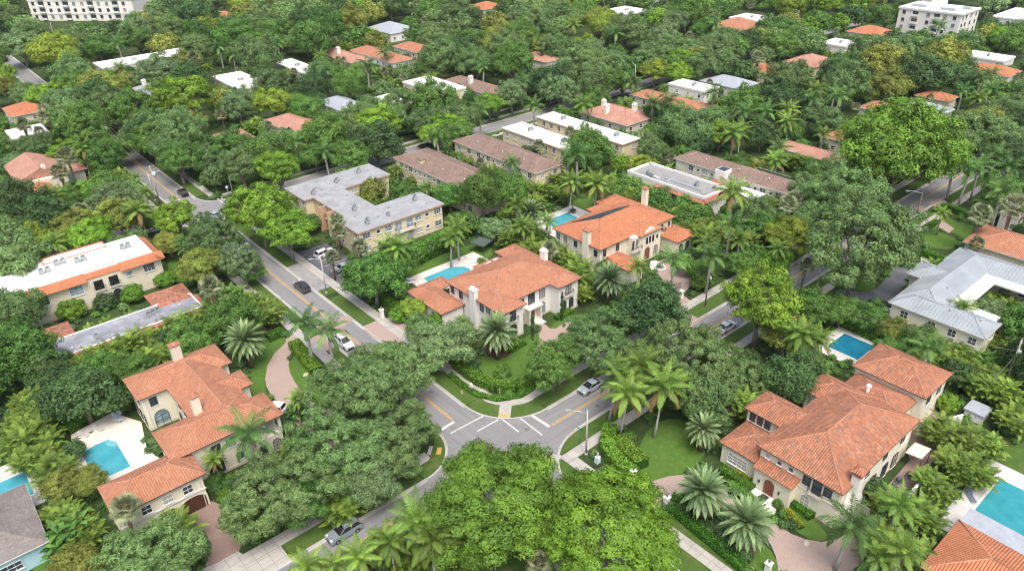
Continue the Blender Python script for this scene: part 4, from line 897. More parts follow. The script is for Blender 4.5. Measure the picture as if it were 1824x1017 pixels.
# --- stained roof bungalow
b = Bld('apartment_building', 'low building with stained dark flat roof and worn tile hips, left of the date palm', 20, 134, 'apartment building', lm='the stained flat roof')
b.mass((4, 128.8, 33.4, 137), 0, 3.6, 'cream', .5); b.flat((6, 129.6, 33.2, 136.2), 3.95, 'darkmem', .14, 'whiteroof', .22)
b.hip((26.2, 134.0, 33.6, 142.0), 3.7, .38, 'tile_mossy', 'ridgew', gable=None); b.mass((26.6, 135, 33.2, 141.6), 0, 3.6, 'cream', .4); b.hip((5.5, 135.4, 12.8, 142.2), 3.7, .38, 'tile_mossy', 'ridgew'); b.mass((6, 135.6, 12.4, 141.8), 0, 3.6, 'cream', .4)
b.shed((12.8, 137.2), (26.4, 137.2), 3.4, 1.0, .5, (0, -1), 'tile_mossy'); b.shed((10, 128.5), (33.3, 128.5), 3.4, 1.1, .5, (0, 1), 'tile_mossy'); b.shed((34.3, 129), (34.3, 136), 3.4, 1.1, .5, (-1, 0), 'tile_mossy')
b.ac(24.5, 133.2, 3.97, 3, .9, .2, .55); b.ac(15.2, 131.8, 3.97, 1, 0, 0, .7); b.vents([(30, 132.8), (11, 130.9), (21, 134.9)], 3.97)
# --- metal roofed apartments
b = Bld('apartment_building', 'cream apartments with pale standing-seam metal roof around a small court', 137, 37, 'apartment building', lm='the metal-roof apartments')
b.mass((122.8, 27.5, 129.6, 43.5), 0, 6.2, 'creamy', .5); b.hip((122.8, 27.5, 129.6, 43.5), 6.25, .36, 'metal_roof', 'greyroof', 'fasciaw')
b.mass((125.5, 36.3, 152, 43.6), 0, 6.4, 'creamy', .5); b.hip((125.5, 35.9, 152.6, 43.4), 6.5, .36, 'metal_roof', 'greyroof', 'fasciaw')
b.mass((145.6, 14, 153.2, 43.7), 0, 6.2, 'creamy', .5); b.hip((145.4, 14, 153.3, 43.8), 6.3, .36, 'metal_roof', 'greyroof', 'fasciaw')
b.mass((135.4, 38, 141.5, 46.0), 0, 6.1, 'creamy', .5); b.hip((135, 37, 142, 46.2), 6.4, .36, 'metal_roof', 'greyroof', 'fasciaw')
b.flat((129.5, 33.6, 146, 36.4), 6.3, 'whiteroof', 0, edge='fasciaw'); b.flat((142.8, 15, 145.8, 34.5), 6.34, 'whiteroof', 0, edge='fasciaw'); b.flat((129.5, 28.5, 131.6, 34), 6.32, 'whiteroof', 0, edge='fasciaw')
b.win('-x', 123.28, (40.6, 36.0, 29.4, 32.6), 4.1, 1.2, 1.3, 'w'); b.win('-x', 123.28, (40.6, 36, 29.4), 1.1, 1.2, 1.3, 'w'); b.win('-y', 27.97, (127.5,), 4.1, 1.2, 1.3, 'w'); b.win('-x', 145.78 + .3, (32.5, 29.5, 26, 20), 4.0, 1.2, 1.4, 'd'); b.win('-x', 145.78 + .3, (31, 27), 1.0, 1.2, 1.4, 'd')
b.vents([(125.6, 34.5), (126.2, 29.8), (133, 38.0), (149, 28)], 7.2, 'galv'); b.balcony('-x', 145.9, 27, 3.1, 12, 1.2)
# --- gravel roofed block and brown neighbour behind the solar panel house
b = Bld('apartment_building', 'white parapet building with stained gravel roof and cluttered ducts', 141.5, 105, 'apartment building', lm='the gravel-roof building')
b.mass((137.6, 93.6, 147.2, 118), 0, 5.4, 'white', .35); b.flat((137.9, 94, 146.8, 117.8), 5.5, 'tarmem', .45, 'whiteroof', .45); b.shed((136.9, 93.2), (136.9, 108), 4.7, .9, .5, (1, 0), 'tile_mossy'); b.shed((137.4, 92.9), (147.4, 92.9), 4.9, 1.2, .6, (0, 1), 'tile_mossy')
b.part('duct', MB().box(140.6, 97, 5.5, 141.1, 108, 6.1).box(139.2, 106, 5.5, 140.9, 106.6, 6.0).tube([(140, 109, 5.6), (140, 112, 6.0), (141.2, 113.5, 6.0)], .3, 8), M['galv']); b.ac(142.6, 100, 5.52, 2, 1.0, .3, .8); b.ac(139.6, 111, 5.52, 3, .3, 1.0, .7); b.ac(144.5, 96, 5.52, 1)
b.mass((148.2, 88, 152, 93.5), 0, 4.4, 'white', .1); b.flat((147.6, 87, 152.3, 94), 4.5, 'whiteroof', .3); b.win('-x', 137.9, (110, 114), 2.2, 1.2, 1.2, 'w')
b = brown((152.6, 81.6, 161.0, 114.9), 'cream two-storey block with long brown roof and rooftop solar hatch', 'the solar-hatch brown roof', 'creamy')
b.part('stair_tower', MB().box(151.0, 98, 0, 154.0, 100.8, 7.5), M['white']); b.part('tower_solar_panel', MB().box(151.3, 98.3, 7.5, 153.7, 100.5, 7.6), M['solar']); b.shed((146.8, 97), (150.4, 97), 5.0, 3.0, .4, (0, 1), 'tile_mossy'); b.part('skylight_strip', MB().obox((159.3, 89.5, 7.6), (0, 1, 0), (1, 0, -.36), (.36, 0, 1), 4.5, .5, .06), M['glass_l'])
# --- top left gabled house
b = Bld('house', 'house with salmon tile gables and pale wall strip at the left edge', 26, 228, lm='the salmon gabled house')
b.mass((20.2, 219, 32, 238), 0, 5.4, 'cream', .5); b.hip((20.0, 221, 32.2, 238), 5.5, .40, 'tile_pink', 'ridge', gable=1); b.mass((16, 213.5, 26, 222), 0, 4.2, 'cream', .5); b.hip((9, 213, 27, 221), 4.2, .36, 'tile_orange', 'ridge'); b.mass((30, 224, 37, 232), 0, 3.8, 'white', .4); b.hip((29, 224, 37.5, 231), 3.9, .36, 'tile_pink')
b.chimney(27.0, 221.4, 5, 8.2, .9, .7, 'white', 'flat')
# --- more distant houses: x0, y0, x1, y1, eave height, roof, material, wall, label, landmark
FARB = [
 (31, 288, 44, 302, 5.6, 'hip', 'tile_orange', 'beige', 'orange roofed house cut by the upper left edge', 'the upper left edge house'),
 (27, 268, 38, 280, 3.6, 'flat', 'whiteroof', 'beige', 'white flat roofed annex below the orange roof at the upper left edge', None),
 (72.3, 338, 101, 352, 5.0, 'flat', 'whiteroof', 'white', 'long white flat roofed building right of the far left street', 'the long white flat building'),
 (101, 341, 110, 352, 5.2, 'flat', 'whiteroof', 'white', 'stepped white block at the right end of the long white flat building', None),
 (72.5, 285, 84, 301, 4.6, 'hip', 'greyroof', 'white', 'white house with light grey hip roof and white chimney', 'the light grey hip house'),
 (100.5, 271, 113, 298, 3.8, 'flat', 'whiteroof', 'beige', 'flat white roof half covered by a tall palm', 'the palm-covered white roof'),
 (128, 276, 137, 302, 4, 'flat', 'whiteroof', 'white', 'stepped white roof among yellow-green trees', 'the stepped white roof'),
 (74, 213, 83, 229, 3.6, 'hip', 'tile_pink', 'beige', 'faded pink tile roof under the oaks', 'the faded pink roof'),
 (92, 214, 104, 232, 3.6, 'hip', 'tile_pink', 'cream', 'pinkish tile roof beside the dark palms', 'the pinkish tile roof'),
 (150, 277, 160, 305, 4.2, 'hip', 'tile_pink', 'beige', 'pink-brown roofed house with stout chimney', 'the stout chimney house'),
 (158.7, 259, 169.5, 292, 5.6, 'hip', 'tile_clean', 'white', 'white two-storey house with salmon hip roof, far centre', 'the far salmon-roof house'),
 (176, 268, 187, 286, 5.4, 'hip', 'tile_clean', 'cream', 'small salmon roofed house right behind the salmon hip roof', None),
 (193, 314, 210, 336, 4, 'hip', 'greyroof', 'white', 'grey hip roof far behind the salmon roofs', 'the far grey hip roof'),
 (206, 271, 218, 282, 4, 'flat', 'whiteroof', 'white', 'small white flat roof beside the dark round tree', None),
 (145, 209, 157.5, 232, 5.6, 'flat', 'whiteroof', 'tan', 'tan two-storey house with bright white flat roof', 'the tan white-roof house'),
 (160, 200, 170, 228, 4.2, 'hip', 'tile_brown', 'beige', 'long dark brown roof with white chimney', 'the brown roof with white chimney'),
 (114, 222, 124, 238, 4, 'hip', 'greyroof', 'white', 'blue-grey hip roofed bungalow', 'the blue-grey bungalow'),
 (129, 211, 138, 227, 4.2, 'hip', 'whiteroof', 'white', 'white hip roofed bungalow half under oaks', 'the white hip bungalow'),
 (203, 218, 213, 234, 5, 'hip', 'tile_pink', 'white', 'white house glimpsed between two oaks with a pinkish ridge', None),
 (166, 143, 180, 163, 5.2, 'hip', 'tile_pink', 'beige', 'broad salmon-pink roof with three white chimneys', 'the three chimney roof'),
 (192, 138, 201, 165, 5.2, 'hip', 'tile_clean', 'cream', 'long salmon roof in front of the white boxy house', 'the long salmon roof'),
 (207.5, 146, 216.5, 162, 6.2, 'flat', 'whiteroof', 'white', 'white boxy two-storey house with small dark windows', 'the white boxy house'),
 (226, 145, 238, 162, 4, 'hip', 'greyroof', 'white', 'grey hip roof right of the white boxy house', 'the grey roof by the boxy house'),
 (300, 194, 322, 216, 5.2, 'hip', 'tile_clean', 'white', 'far orange roof edged by a white parapet block', 'the far orange strip roof'),
 (319, 200, 334, 216, 6.2, 'flat', 'whiteroof', 'white', 'white parapet block behind the far orange strip roof', None),
 (251, 147, 262, 162, 4, 'hip', 'tile_orange', 'cream', 'small orange roof beside the pinkish gabled roofs', 'the small orange roof'),
 (270, 142, 286, 156, 4.2, 'hip', 'tile_pink', 'beige', 'faded pink hip roof near the turquoise slide', 'the faded pink hip roof'),
 (303, 148, 316, 160, 5.2, 'flat', 'whiteroof', 'white', 'white modern villa with glazed terrace', 'the white modern villa'),
 (336, 150, 350, 166, 4.5, 'hip', 'tile_orange', 'cream', 'orange roof at the foot of the white apartment block', None),
 (301, 87, 313, 103, 4.8, 'hip', 'tile_orange', 'white', 'bright orange roof on white walls near the right edge', 'the bright orange roof'),
 (322, 96, 334, 112, 4.6, 'flat', 'whiteroof', 'white', 'pale roof peeping behind the bright orange roof', None),
 (260, 90, 268, 101, 4, 'hip', 'tile_orange', 'cream', 'orange roof sliver behind the grey-blue roof', None),
 (234.5, 84, 250, 97, 5, 'hip', 'greyroof', 'white', 'large pale grey-blue hip roof house', 'the grey-blue roof house'),
 (232, 97, 242, 106, 4.8, 'hip', 'tile_clean', 'white', 'salmon roof attached beside the grey-blue roof', None),
 (200.5, 94, 211, 101, 4.2, 'hip', 'tile_clean', 'beige', 'salmon roofed cottage with beige tower wall', 'the beige tower cottage'),
 (182.5, 86.5, 190, 104, 4.6, 'hip', 'tile_pink', 'beige', 'low brick-pink roof left of the bright round tree', 'the brick-pink roof'),
 (159.5, 30, 171.5, 45.5, 4.8, 'hip', 'tile_clean', 'cream', 'salmon roofed house behind the metal roof apartments', 'the salmon roof at right'),
 (181, 36, 190, 46.5, 6.2, 'flat', 'greyroof', 'white', 'white modern house cut by the right edge', 'the white modern edge house'),
 (128, 424, 142, 436, 4, 'hip', 'tile_orange', 'white', 'tiny orange roof with white gable beyond the far left trees', None),
 (150, 418, 164, 430, 4, 'hip', 'tile_orange', 'cream', 'small orange roof right of the tiny white gable', None),
 (262, 330, 278, 345, 4, 'hip', 'tile_orange', 'white', 'tiny salmon roof near the top centre edge', None),
 (300, 262, 318, 280, 4.4, 'flat', 'whiteroof', 'white', 'white roof band among dark trees near the top centre', 'the top centre white roofs'),
 (340, 268, 362, 284, 6, 'flat', 'whiteroof', 'white', 'white house with palm in front near the top edge', None),
 (404, 108, 436, 132, 5.5, 'flat', 'whiteroof', 'white', 'white rooftops right of the far white apartment block', None),
 (190, 430, 225, 445, 6, 'flat', 'whiteroof', 'white', 'white low rooftops right of the far white condominium', None),
 (246, 300, 258, 312, 4, 'hip', 'tile_pink', 'beige', 'faint brown roof beyond the far salmon house', None),
]
for (x0, y0, x1, y1, z, kind, mt, wl, lab, lm) in FARB:
    b = Bld('house', lab, (x0 + x1) / 2, (y0 + y1) / 2, 'house', 'houses scattered among the trees', lm=lm, lmz=z)
    b.mass((x0, y0, x1, y1), 0, z, wl, .5)
    if kind == 'hip': b.hip((x0, y0, x1, y1), z + .05, .36, mt, 'ridge' if 'tile' in mt else None, 'fasciaw')
    else:
        b.flat((x0 + .3, y0 + .3, x1 - .3, y1 - .3), z + .1, mt, .35, 'white')
        b.ac((x0 + x1) / 2, (y0 + y1) / 2, z + .1, 2, 1.2, .2)
    rows = [1.1] if z < 5 else [1.1, z - 2.1]
    for zz in rows:
        b.win('-x', x0 + .48, [y0 + 2.4 + 4.6 * i for i in range(int((y1 - y0 - 3) / 4.6) + 1)], zz, 1.1, 1.2, 'w')
        b.win('-y', y0 + .48, [x0 + 2.4 + 4.6 * i for i in range(int((x1 - x0 - 3) / 4.6) + 1)], zz, 1.1, 1.2, 'w')
    if 'chimney' in lab: b.chimney(x0 + 3, y0 + 3 + (y1 - y0) * .4, z, z + 3.4, 1.5, 1.1, 'white', 'flat')
    if 'three' in lab: b.chimney(x0 + 9, y0 + 5, z, z + 3.6, 1.5, 1.1, 'white', 'flat'); b.chimney(x0 + 6, y1 - 5, z, z + 3.4, 1.3, 1.1, 'white', 'flat')
# --- far white condominium and apartment block
b = Bld('condominium', 'large white multi-storey condominium with dark balconies at the top left', 82.7, 514, 'apartment building', lm='the white condominium', lmz=10)
b.root.rotation_euler = (0, 0, R(-47)); _c, _s = math.cos(R(-47)), math.sin(R(-47))
_cp = [(82.7 + u * _c - v * _s, 514 + u * _s + v * _c) for u, v in ((0, 0), (62, 0), (62, 20), (0, 20))]; OCC.append((_cp, 'bld')); KZ[(_cp[0][0], _cp[0][1], _cp[2][0], _cp[2][1])] = 25
b.mass((82.7, 514, 144.7, 534), 0, 25, 'white', 0, occ=False); b.flat((82.2, 513.5, 145.2, 534.5), 25.2, 'whiteroof', .8)
for k in range(7):
    z = 1.4 + 3.5 * k
    b.win('-y', 513.98, [85.5 + 4.9 * i for i in range(12) if i % 3 != 1], z, 1.5, 1.7, 'd')
    for i in range(12):
        if i % 3 == 1: b.part('balcony', MB().box(85.5 + 4.9 * i - 1.8, 512.8, z - .6, 85.5 + 4.9 * i + 1.8, 514, z - .35).box(85.5 + 4.9 * i - 1.8, 512.8, z - .35, 85.5 + 4.9 * i + 1.8, 512.9, z + .3), M['white']); b.part('balcony_recess', MB().box(85.5 + 4.9 * i - 1.6, 513.9, z - .35, 85.5 + 4.9 * i + 1.6, 513.98, z + 1.9), M['glass'])
    if k % 2: b.part('string_course', MB().box(82.4, 513.7, z - .95, 145.0, 534.3, z - .8), M['trim'])
b = Bld('apartment_block', 'white four-storey apartment block with rooftop lift tower at the upper right', 369, 141, 'apartment building', lm='the white apartment block', lmz=10)
b.mass((360, 128.5, 379, 155), 0, 12.4, 'white', .1); b.flat((359.7, 128.2, 379.3, 155.3), 12.6, 'whiteroof', .5); b.part('lift_tower', MB().box(370, 141, 12.6, 375, 146, 17), M['white']); [b.part('rooftop_plant', MB().box(*q), M['ac']) for q in ((366, 134, 12.6, 368, 140, 13.6), (367, 147, 12.6, 369, 153, 13.6), (374, 131, 12.6, 377, 134, 13.5))]
for k in range(4):
    z = 1.2 + 3.05 * k
    b.win('-x', 360.08, (152.5, 142, 135, 131), z, 1.2, 1.3, 'd'); b.win('-y', 128.58, (362.5, 366, 371, 376), z, 1.0, 1.4, 'd')
    for y in (147.5, 138.3): b.part('balcony', MB().box(359.0, y - 1.5, z - .5, 360.1, y + 1.5, z - .3).box(359.0, y - 1.5, z - .3, 359.1, y + 1.5, z + .4), M['white']); b.part('balcony_recess', MB().box(360.0, y - 1.2, z - .3, 360.08, y + 1.2, z + 1.5), M['glass'])
# ---------------------------------------------------------------- vegetation
def npmesh(name, V, Fc, mats, tint=None, mi=None, nper=4):
    me = bpy.data.meshes.new(name); nv, nf = len(V), len(Fc)
    me.vertices.add(nv); me.vertices.foreach_set('co', np.asarray(V, np.float32).ravel())
    me.loops.add(nf * nper); me.loops.foreach_set('vertex_index', np.asarray(Fc, np.int32).ravel())
    me.polygons.add(nf); me.polygons.foreach_set('loop_start', np.arange(0, nf * nper, nper, dtype=np.int32))
    if mi is not None: me.polygons.foreach_set('material_index', np.asarray(mi, np.int32))
    if tint is not None:
        a = me.attributes.new('tint', 'FLOAT', 'FACE'); a.data.foreach_set('value', np.asarray(tint, np.float32))
    for m in mats: me.materials.append(m)
    me.update(calc_edges=True); return me
def unit(v): return v / np.maximum(np.linalg.norm(v, axis=-1, keepdims=True), 1e-6)
def leaves(rng, P, N, size, asp=.55):
    n = len(P); t = unit(np.cross(N, rng.normal(size=(n, 3)))); b = np.cross(N, t)
    s = size * rng.uniform(.65, 1.35, (n, 1))
    V = np.stack([P - t * s, P - b * s * asp + N * s * .12, P + t * s, P + b * s * asp + N * s * .12], 1).reshape(-1, 3)
    return V, np.arange(n * 4).reshape(-1, 4)
def crown(seed, Rr=6., Hh=4.2, zc=6.2, npuff=60, pr=(1.1, 1.9), nleaf=12000, ls=.26, squash=.8, flat=0.0, zmin=-.35, lump=.18, clump=.35):
    rng = np.random.default_rng(seed)
    d = unit(rng.normal(size=(npuff * 6, 3))); d = d[d[:, 2] > zmin][:npuff]
    # spread the puffs out
    for _ in range(12):
        diff = d[:, None] - d[None]; dist = np.linalg.norm(diff, axis=2) + np.eye(len(d)); d = unit(d + (diff / dist[..., None] ** 3).sum(1) * .02 / npuff * 20)
        d[:, 2] = np.maximum(d[:, 2], zmin)
    rad = 1 - rng.random(len(d)) ** 2 * .38
    ph = rng.uniform(0, 6.28, 6); az = np.arctan2(d[:, 1], d[:, 0])
    rad *= 1 + lump * (np.sin(2 * az + ph[0]) * .5 + np.sin(3 * az + ph[1]) * .5 + .5 * np.sin(5 * az + ph[2] + d[:, 2] * 3))
    pr_ = rng.uniform(*pr, len(d))
    c = d * rad[:, None] * np.array([Rr - 1.2, Rr - 1.2, Hh - .9]); c[:, 2] += zc
    if flat: c[:, 2] = zc + (c[:, 2] - zc) * (1 - flat) + flat * Hh * .3
    ptint = rng.random(len(d))
    w = pr_ ** 2; k = rng.choice(len(d), nleaf, p=w / w.sum())
    u = rng.normal(size=(nleaf, 3)); u[:, 2] += .35; u = unit(u)
    spray = np.where(rng.random((nleaf, 1)) < .10, rng.uniform(1.0, 1.45, (nleaf, 1)), 1.0)
    rr = spray * pr_[k][:, None] * (rng.random((nleaf, 1)) ** .22) * (1 + .22 * np.sin(u[:, :1] * 5 + k[:, None]) + .18 * np.sin(u[:, 1:2] * 7 + 2 * k[:, None]))
    P = c[k] + u * rr * np.array([1, 1, squash])
    N = unit(u * .95 + unit(P - np.array([0, 0, zc - 1])) * .35 + np.array([0, 0, .25]) + rng.normal(size=(nleaf, 3)) * .38)
    V, Fc = leaves(rng, P, N, ls)
    t = np.clip(ptint[k] * clump + rng.random(nleaf) * (1 - clump) * .9 + .05, 0, 1)
    return V, Fc, t, c
def trunkmesh(name, seed, c, zc, r0=.38, nl=7, top=.5):
    rng = np.random.default_rng(seed + 99); mb = MB(); fork = zc * .38
    lean = rng.normal(size=2) * .25
    mb.tube([(0, 0, -.1), (lean[0] * .4, lean[1] * .4, fork * .5), (lean[0], lean[1], fork)], [r0 * 1.25, r0, r0 * .85], 8)
    idx = rng.choice(len(c), min(nl, len(c)), replace=False)
    for i in idx:
        e = c[i]; m_ = np.array([e[0] * .45 + lean[0], e[1] * .45 + lean[1], fork + (e[2] - fork) * .62])
        mb.tube([(lean[0], lean[1], fork - .2), tuple(m_), tuple(e)], [r0 * .6, r0 * .38, r0 * .12], 6, False)
        for j in np.argsort(np.linalg.norm(c - e, axis=1))[1:4]: mb.tube([tuple(m_), tuple((m_ + c[j]) / 2 + [0, 0, .3]), tuple(c[j])], [r0 * .3, r0 * .18, r0 * .07], 5, False)
    me = mb.mesh(name); return me
PROTO = {}
def broad(key, seeds, mats, bark='bark_g', **kw):
    L = []
    for sd in seeds:
        V, Fc, t, c = crown(sd, **kw); zc = kw.get('zc', 6.2)
        me = npmesh('crown', V, Fc, [M[mats[0]]], t)
        tm_ = trunkmesh('trunk', sd, c, zc); tm_.materials.append(M[bark]); L.append((me, tm_))
    PROTO[key] = (L, mats, kw.get('Rr', 6.), kw.get('zc', 6.2))
# key: proto variations and the foliage materials they may wear
broad('o', (1, 2, 3, 4, 5), ['lf_oak', 'lf_grey', 'lf_oak', 'lf_mid'], npuff=130, pr=(.45, 1.3), nleaf=25000, ls=.165, Hh=4.4, zc=6.3, lump=.34, squash=.75, clump=.3)
broad('g', (11, 12, 13, 14), ['lf_mid', 'lf_mid', 'lf_oak'], npuff=70, pr=(.9, 1.6), nleaf=21000, ls=.19, Hh=4.6, zc=6.4, lump=.28)
broad('d', (21, 22), ['lf_dark', 'lf_dark', 'lf_mid'], npuff=60, pr=(1.0, 1.8), nleaf=14000, ls=.23, Hh=5.0, zc=6.6, lump=.28)
broad('b', (31, 32, 33), ['lf_bright', 'lf_bright', 'lf_bright'], npuff=95, pr=(.6, 1.3), nleaf=23000, ls=.16, Hh=4.2, zc=6.4, squash=.5, flat=.12, lump=.22, clump=.55)
broad('y', (41, 42), ['lf_olive', 'lf_yel', 'lf_olive'], npuff=75, pr=(.8, 1.4), nleaf=20000, ls=.18, Hh=4.1, zc=6.2, squash=.6, clump=.5)
broad('l', (51, 52), ['lf_grey'], npuff=80, pr=(.5, 1.1), nleaf=9000, ls=.18, Hh=4.6, zc=6.4, lump=.25)
broad('s', (61, 62, 63), ['lf_mid', 'hedge_b', 'lf_dark'], npuff=40, pr=(1.1, 1.9), nleaf=8000, ls=.30, Hh=4.6, zc=4.4, zmin=-.9, lump=.08)
broad('B', (71,), ['lf_fresh'], Rr=9., Hh=6.0, zc=8.6, npuff=190, pr=(.8, 1.6), nleaf=100000, ls=.145, squash=.6, lump=.14, clump=.5)
broad('Y', (75,), ['lf_lime'], Rr=9., Hh=6.0, zc=8.6, npuff=170, pr=(.8, 1.55), nleaf=100000, ls=.145, squash=.55, lump=.16, clump=.5)
broad('O', (72, 73), ['lf_oak', 'lf_oak'], Rr=9., Hh=5.8, zc=8.4, npuff=260, pr=(.45, 1.3), nleaf=60000, ls=.165, squash=.75, lump=.30, clump=.3)
broad('F', (74,), ['lf_fresh'], Rr=9., Hh=7.0, zc=8.4, npuff=150, pr=(1.0, 1.8), nleaf=60000, ls=.19, squash=.8, lump=.1, clump=.5)

def frond(rng, o, L, az, elev, droop, nl, ll, lw, hang=.35, jit=.1, vee=.2, tw=0):
    "rachis curve with leaflets both sides -> verts, faces"
    t = np.linspace(0, 1, 9); a = elev - droop * t ** 1.3; seg = L / 8
    dz = np.sin(a); dr = np.cos(a); r_ = np.concatenate([[0], np.cumsum(dr[:-1] * seg)]); z_ = np.concatenate([[0], np.cumsum(dz[:-1] * seg)])
    ca_, sa_ = math.cos(az), math.sin(az); bend = tw * t ** 2
    P = np.stack([o[0] + r_ * ca_ - bend * sa_, o[1] + r_ * sa_ + bend * ca_, o[2] + z_], 1)
    side = np.array([-sa_, ca_, 0.])
    V, Fc = [], []
    w = .045
    for i in range(8):
        k = len(V); V += [P[i] - side * w, P[i] + side * w, P[i + 1] + side * w * .8, P[i + 1] - side * w * .8]; Fc.append((k, k + 1, k + 2, k + 3))
    V = np.array(V); nf = len(Fc)
    s = np.linspace(.12, 1, nl); s = np.repeat(s, 2); sg = np.tile([1, -1], nl)
    pos = np.stack([np.interp(s, t, P[:, j]) for j in range(3)], 1); aa = np.interp(s, t, a)
    T = np.stack([np.cos(aa) * ca_, np.cos(aa) * sa_, np.sin(aa)], 1)
    up = np.cross(side, T) * 1; up = unit(np.where(up[:, 2:] < 0, -up, up))
    prof = np.sin(np.clip(s * .92 + .14, 0, 1) * math.pi) ** .6
    D = unit(side * sg[:, None] * .85 + T * (.45 + .4 * s[:, None]) + up * (vee + rng.normal(0, jit, (len(s), 1))) + np.array([0, 0, -1.]) * hang * rng.uniform(.6, 1.3, (len(s), 1)))
    l = ll * prof * rng.uniform(.85, 1.1, len(s))
    W = unit(np.cross(D, up)) * lw
    e = pos + D * l[:, None]; e[:, 2] -= l * hang * .3
    m_ = pos + D * (l * .45)[:, None]
    Q = np.stack([pos, m_ + W, e, m_ - W], 1).reshape(-1, 3)
    F2 = np.arange(len(s) * 4).reshape(-1, 4) + len(V)
    return np.concatenate([V, Q]), np.concatenate([np.array(Fc), F2])
def merge(parts):
    Vs, Fs, ts, n = [], [], [], 0
    for V, Fc, t in parts: Vs.append(V); Fs.append(Fc + n); ts.append(np.full(len(Fc), t) if np.isscalar(t) else t); n += len(V)
    return np.concatenate(Vs), np.concatenate(Fs), np.concatenate(ts)
PH = {'R': 9.0, 'C': 9.0, 'D': 5.3, 'P': 6.0, 'S': 6.5, 'A': 3.2, 'N': 3.0}
def palm_proto(kind, seed):
    rng = np.random.default_rng(seed); parts = []; tr = MB(); extra = None
    if kind == 'R':    # royal palm
        H = 9.0; tr.tube([(0, 0, 0), (.02, 0, 2.5), (0, .03, 5.5), (0, 0, H - 1.5)], [.33, .26, .29, .20], 10)
        extra = ('crownshaft', MB().tube([(0, 0, H - 1.5), (0, 0, H - .9), (0, 0, H + .1)], [.22, .20, .10], 8), 'shaft')
        for i in range(17):
            f = i / 17; parts.append((*frond(rng, (0, 0, H), rng.uniform(4.2, 5.0), i * 2.4 + rng.uniform(-.25, .25), 1.25 - 1.5 * f, 1.2 + .35 * f, 44, .9, .055, .5, .35, .2, rng.uniform(-.5, .5)), rng.uniform(.2, .8)))
    elif kind == 'C':  # coconut
        H = 9.0; b = rng.uniform(-.8, .8, 2)
        tr.tube([(b[0] * 1.6, b[1] * 1.6, 0), (b[0], b[1], 2.5), (b[0] * .3, b[1] * .3, 6), (0, 0, H)], [.28, .17, .15, .13], 8)
        extra = ('coconuts', MB(), 'fruit')
        for k in range(5): extra[1].ball((.28 * math.cos(k * 1.3), .28 * math.sin(k * 1.3), H - .2), .14, 6, 5)
        for i in range(26):
            f = i / 26; parts.append((*frond(rng, (0, 0, H), rng.uniform(4.1, 5.0), i * 2.4 + rng.uniform(-.2, .2), 1.35 - 1.75 * f, 1.25 + .45 * f, 44, .9, .055, .6, .12, .15, rng.uniform(-.5, .5)), 1.0 if f > .8 and rng.random() < .45 else rng.uniform(.25, .9)))
    elif kind == 'D':  # date palm
        H = 5.0; tr.tube([(0, 0, 0), (0, 0, 2), (0, 0, H - .6), (0, 0, H + .2)], [.48, .40, .46, .62], 10)
        extra = ('fruit_cluster', MB(), 'fruit')
        for k in range(9): a = k * .7; extra[1].ball((.75 * math.cos(a), .75 * math.sin(a), H + .1), .26, 6, 5, 1, 1, 1.3)
        n = 84
        for i in range(n):
            f = i / n; parts.append((*frond(rng, (0, 0, H + .3), rng.uniform(3.6, 4.1), i * 2.4, 1.45 - 1.95 * f ** .9, .55 + .5 * f, 34, .56, .055, .12, .10, .25), rng.uniform(.15, .9)))
    elif kind == 'P':  # small date-like (pygmy / queen) palm
        H = 6.0; tr.tube([(0, 0, 0), (0, 0, 3), (0, 0, H)], [.22, .17, .18], 8)
        for i in range(24):
            f = i / 24; parts.append((*frond(rng, (0, 0, H), rng.uniform(2.5, 3.1), i * 2.4, 1.3 - 1.6 * f, 1.2, 24, .6, .045, .4, .25), rng.uniform(.2, .8)))
    elif kind == 'S':  # cabbage palm, fan leaves
        H = 6.5; tr.tube([(0, 0, 0), (.1, 0, 3), (0, 0, H)], [.24, .20, .26], 8)
        for i in range(34):
            f = i / 34; a = i * 2.4; el = 1.35 - 2.1 * f; L = rng.uniform(.9, 1.3); o = np.array([math.cos(a) * math.cos(el), math.sin(a) * math.cos(el), math.sin(el)])
            c = np.array([0, 0, H]) + o * L; nb = 17
            e1 = unit(np.cross(o, [0, 0, 1.])); e2 = np.cross(e1, o)
            V, Fc = [], []
            for k in range(nb):
                th = (k / (nb - 1) - .5) * 4.0; dd = unit(o * math.cos(th) + e1 * math.sin(th) + e2 * .15 * math.cos(th * 2)); ll = rng.uniform(.85, 1.1)
                w = np.cross(dd, unit(np.cross(o, e1))) * .07; e = c + dd * ll; e[2] -= .28 * ll; m_ = c + dd * ll * .5
                q = len(V); V += [c, m_ + w, e, m_ - w]; Fc.append((q, q + 1, q + 2, q + 3))
            q = len(V); V += [np.array([0, 0, H]) - e1 * .02, np.array([0, 0, H]) + e1 * .02, c + e1 * .02, c - e1 * .02]; Fc.append((q, q + 1, q + 2, q + 3))
            parts.append((np.array(V), np.array(Fc), rng.uniform(.1, .9)))
    elif kind == 'A':  # areca clump
        for k in range(17):
            a = k * 2.4; r_ = .25 + .9 * math.sqrt(k / 17); h = rng.uniform(1.8, 4.6) * (1.1 - .3 * r_); x, y = r_ * math.cos(a), r_ * math.sin(a); tx, ty = x * 1.9, y * 1.9
            tr.tube([(x, y, 0), ((x + tx) / 2, (y + ty) / 2, h * .55), (tx, ty, h)], [.06, .05, .05], 5, False)
            for i in range(8):
                f = i / 8; parts.append((*frond(rng, (tx, ty, h), rng.uniform(2.1, 3.0), i * 2.4 + a, 1.4 - 1.15 * f, 1.35, 20, .62, .05, .35, .15, .3), rng.uniform(.1, .9)))
    elif kind == 'N':  # banana / bird-of-paradise clump with broad blades
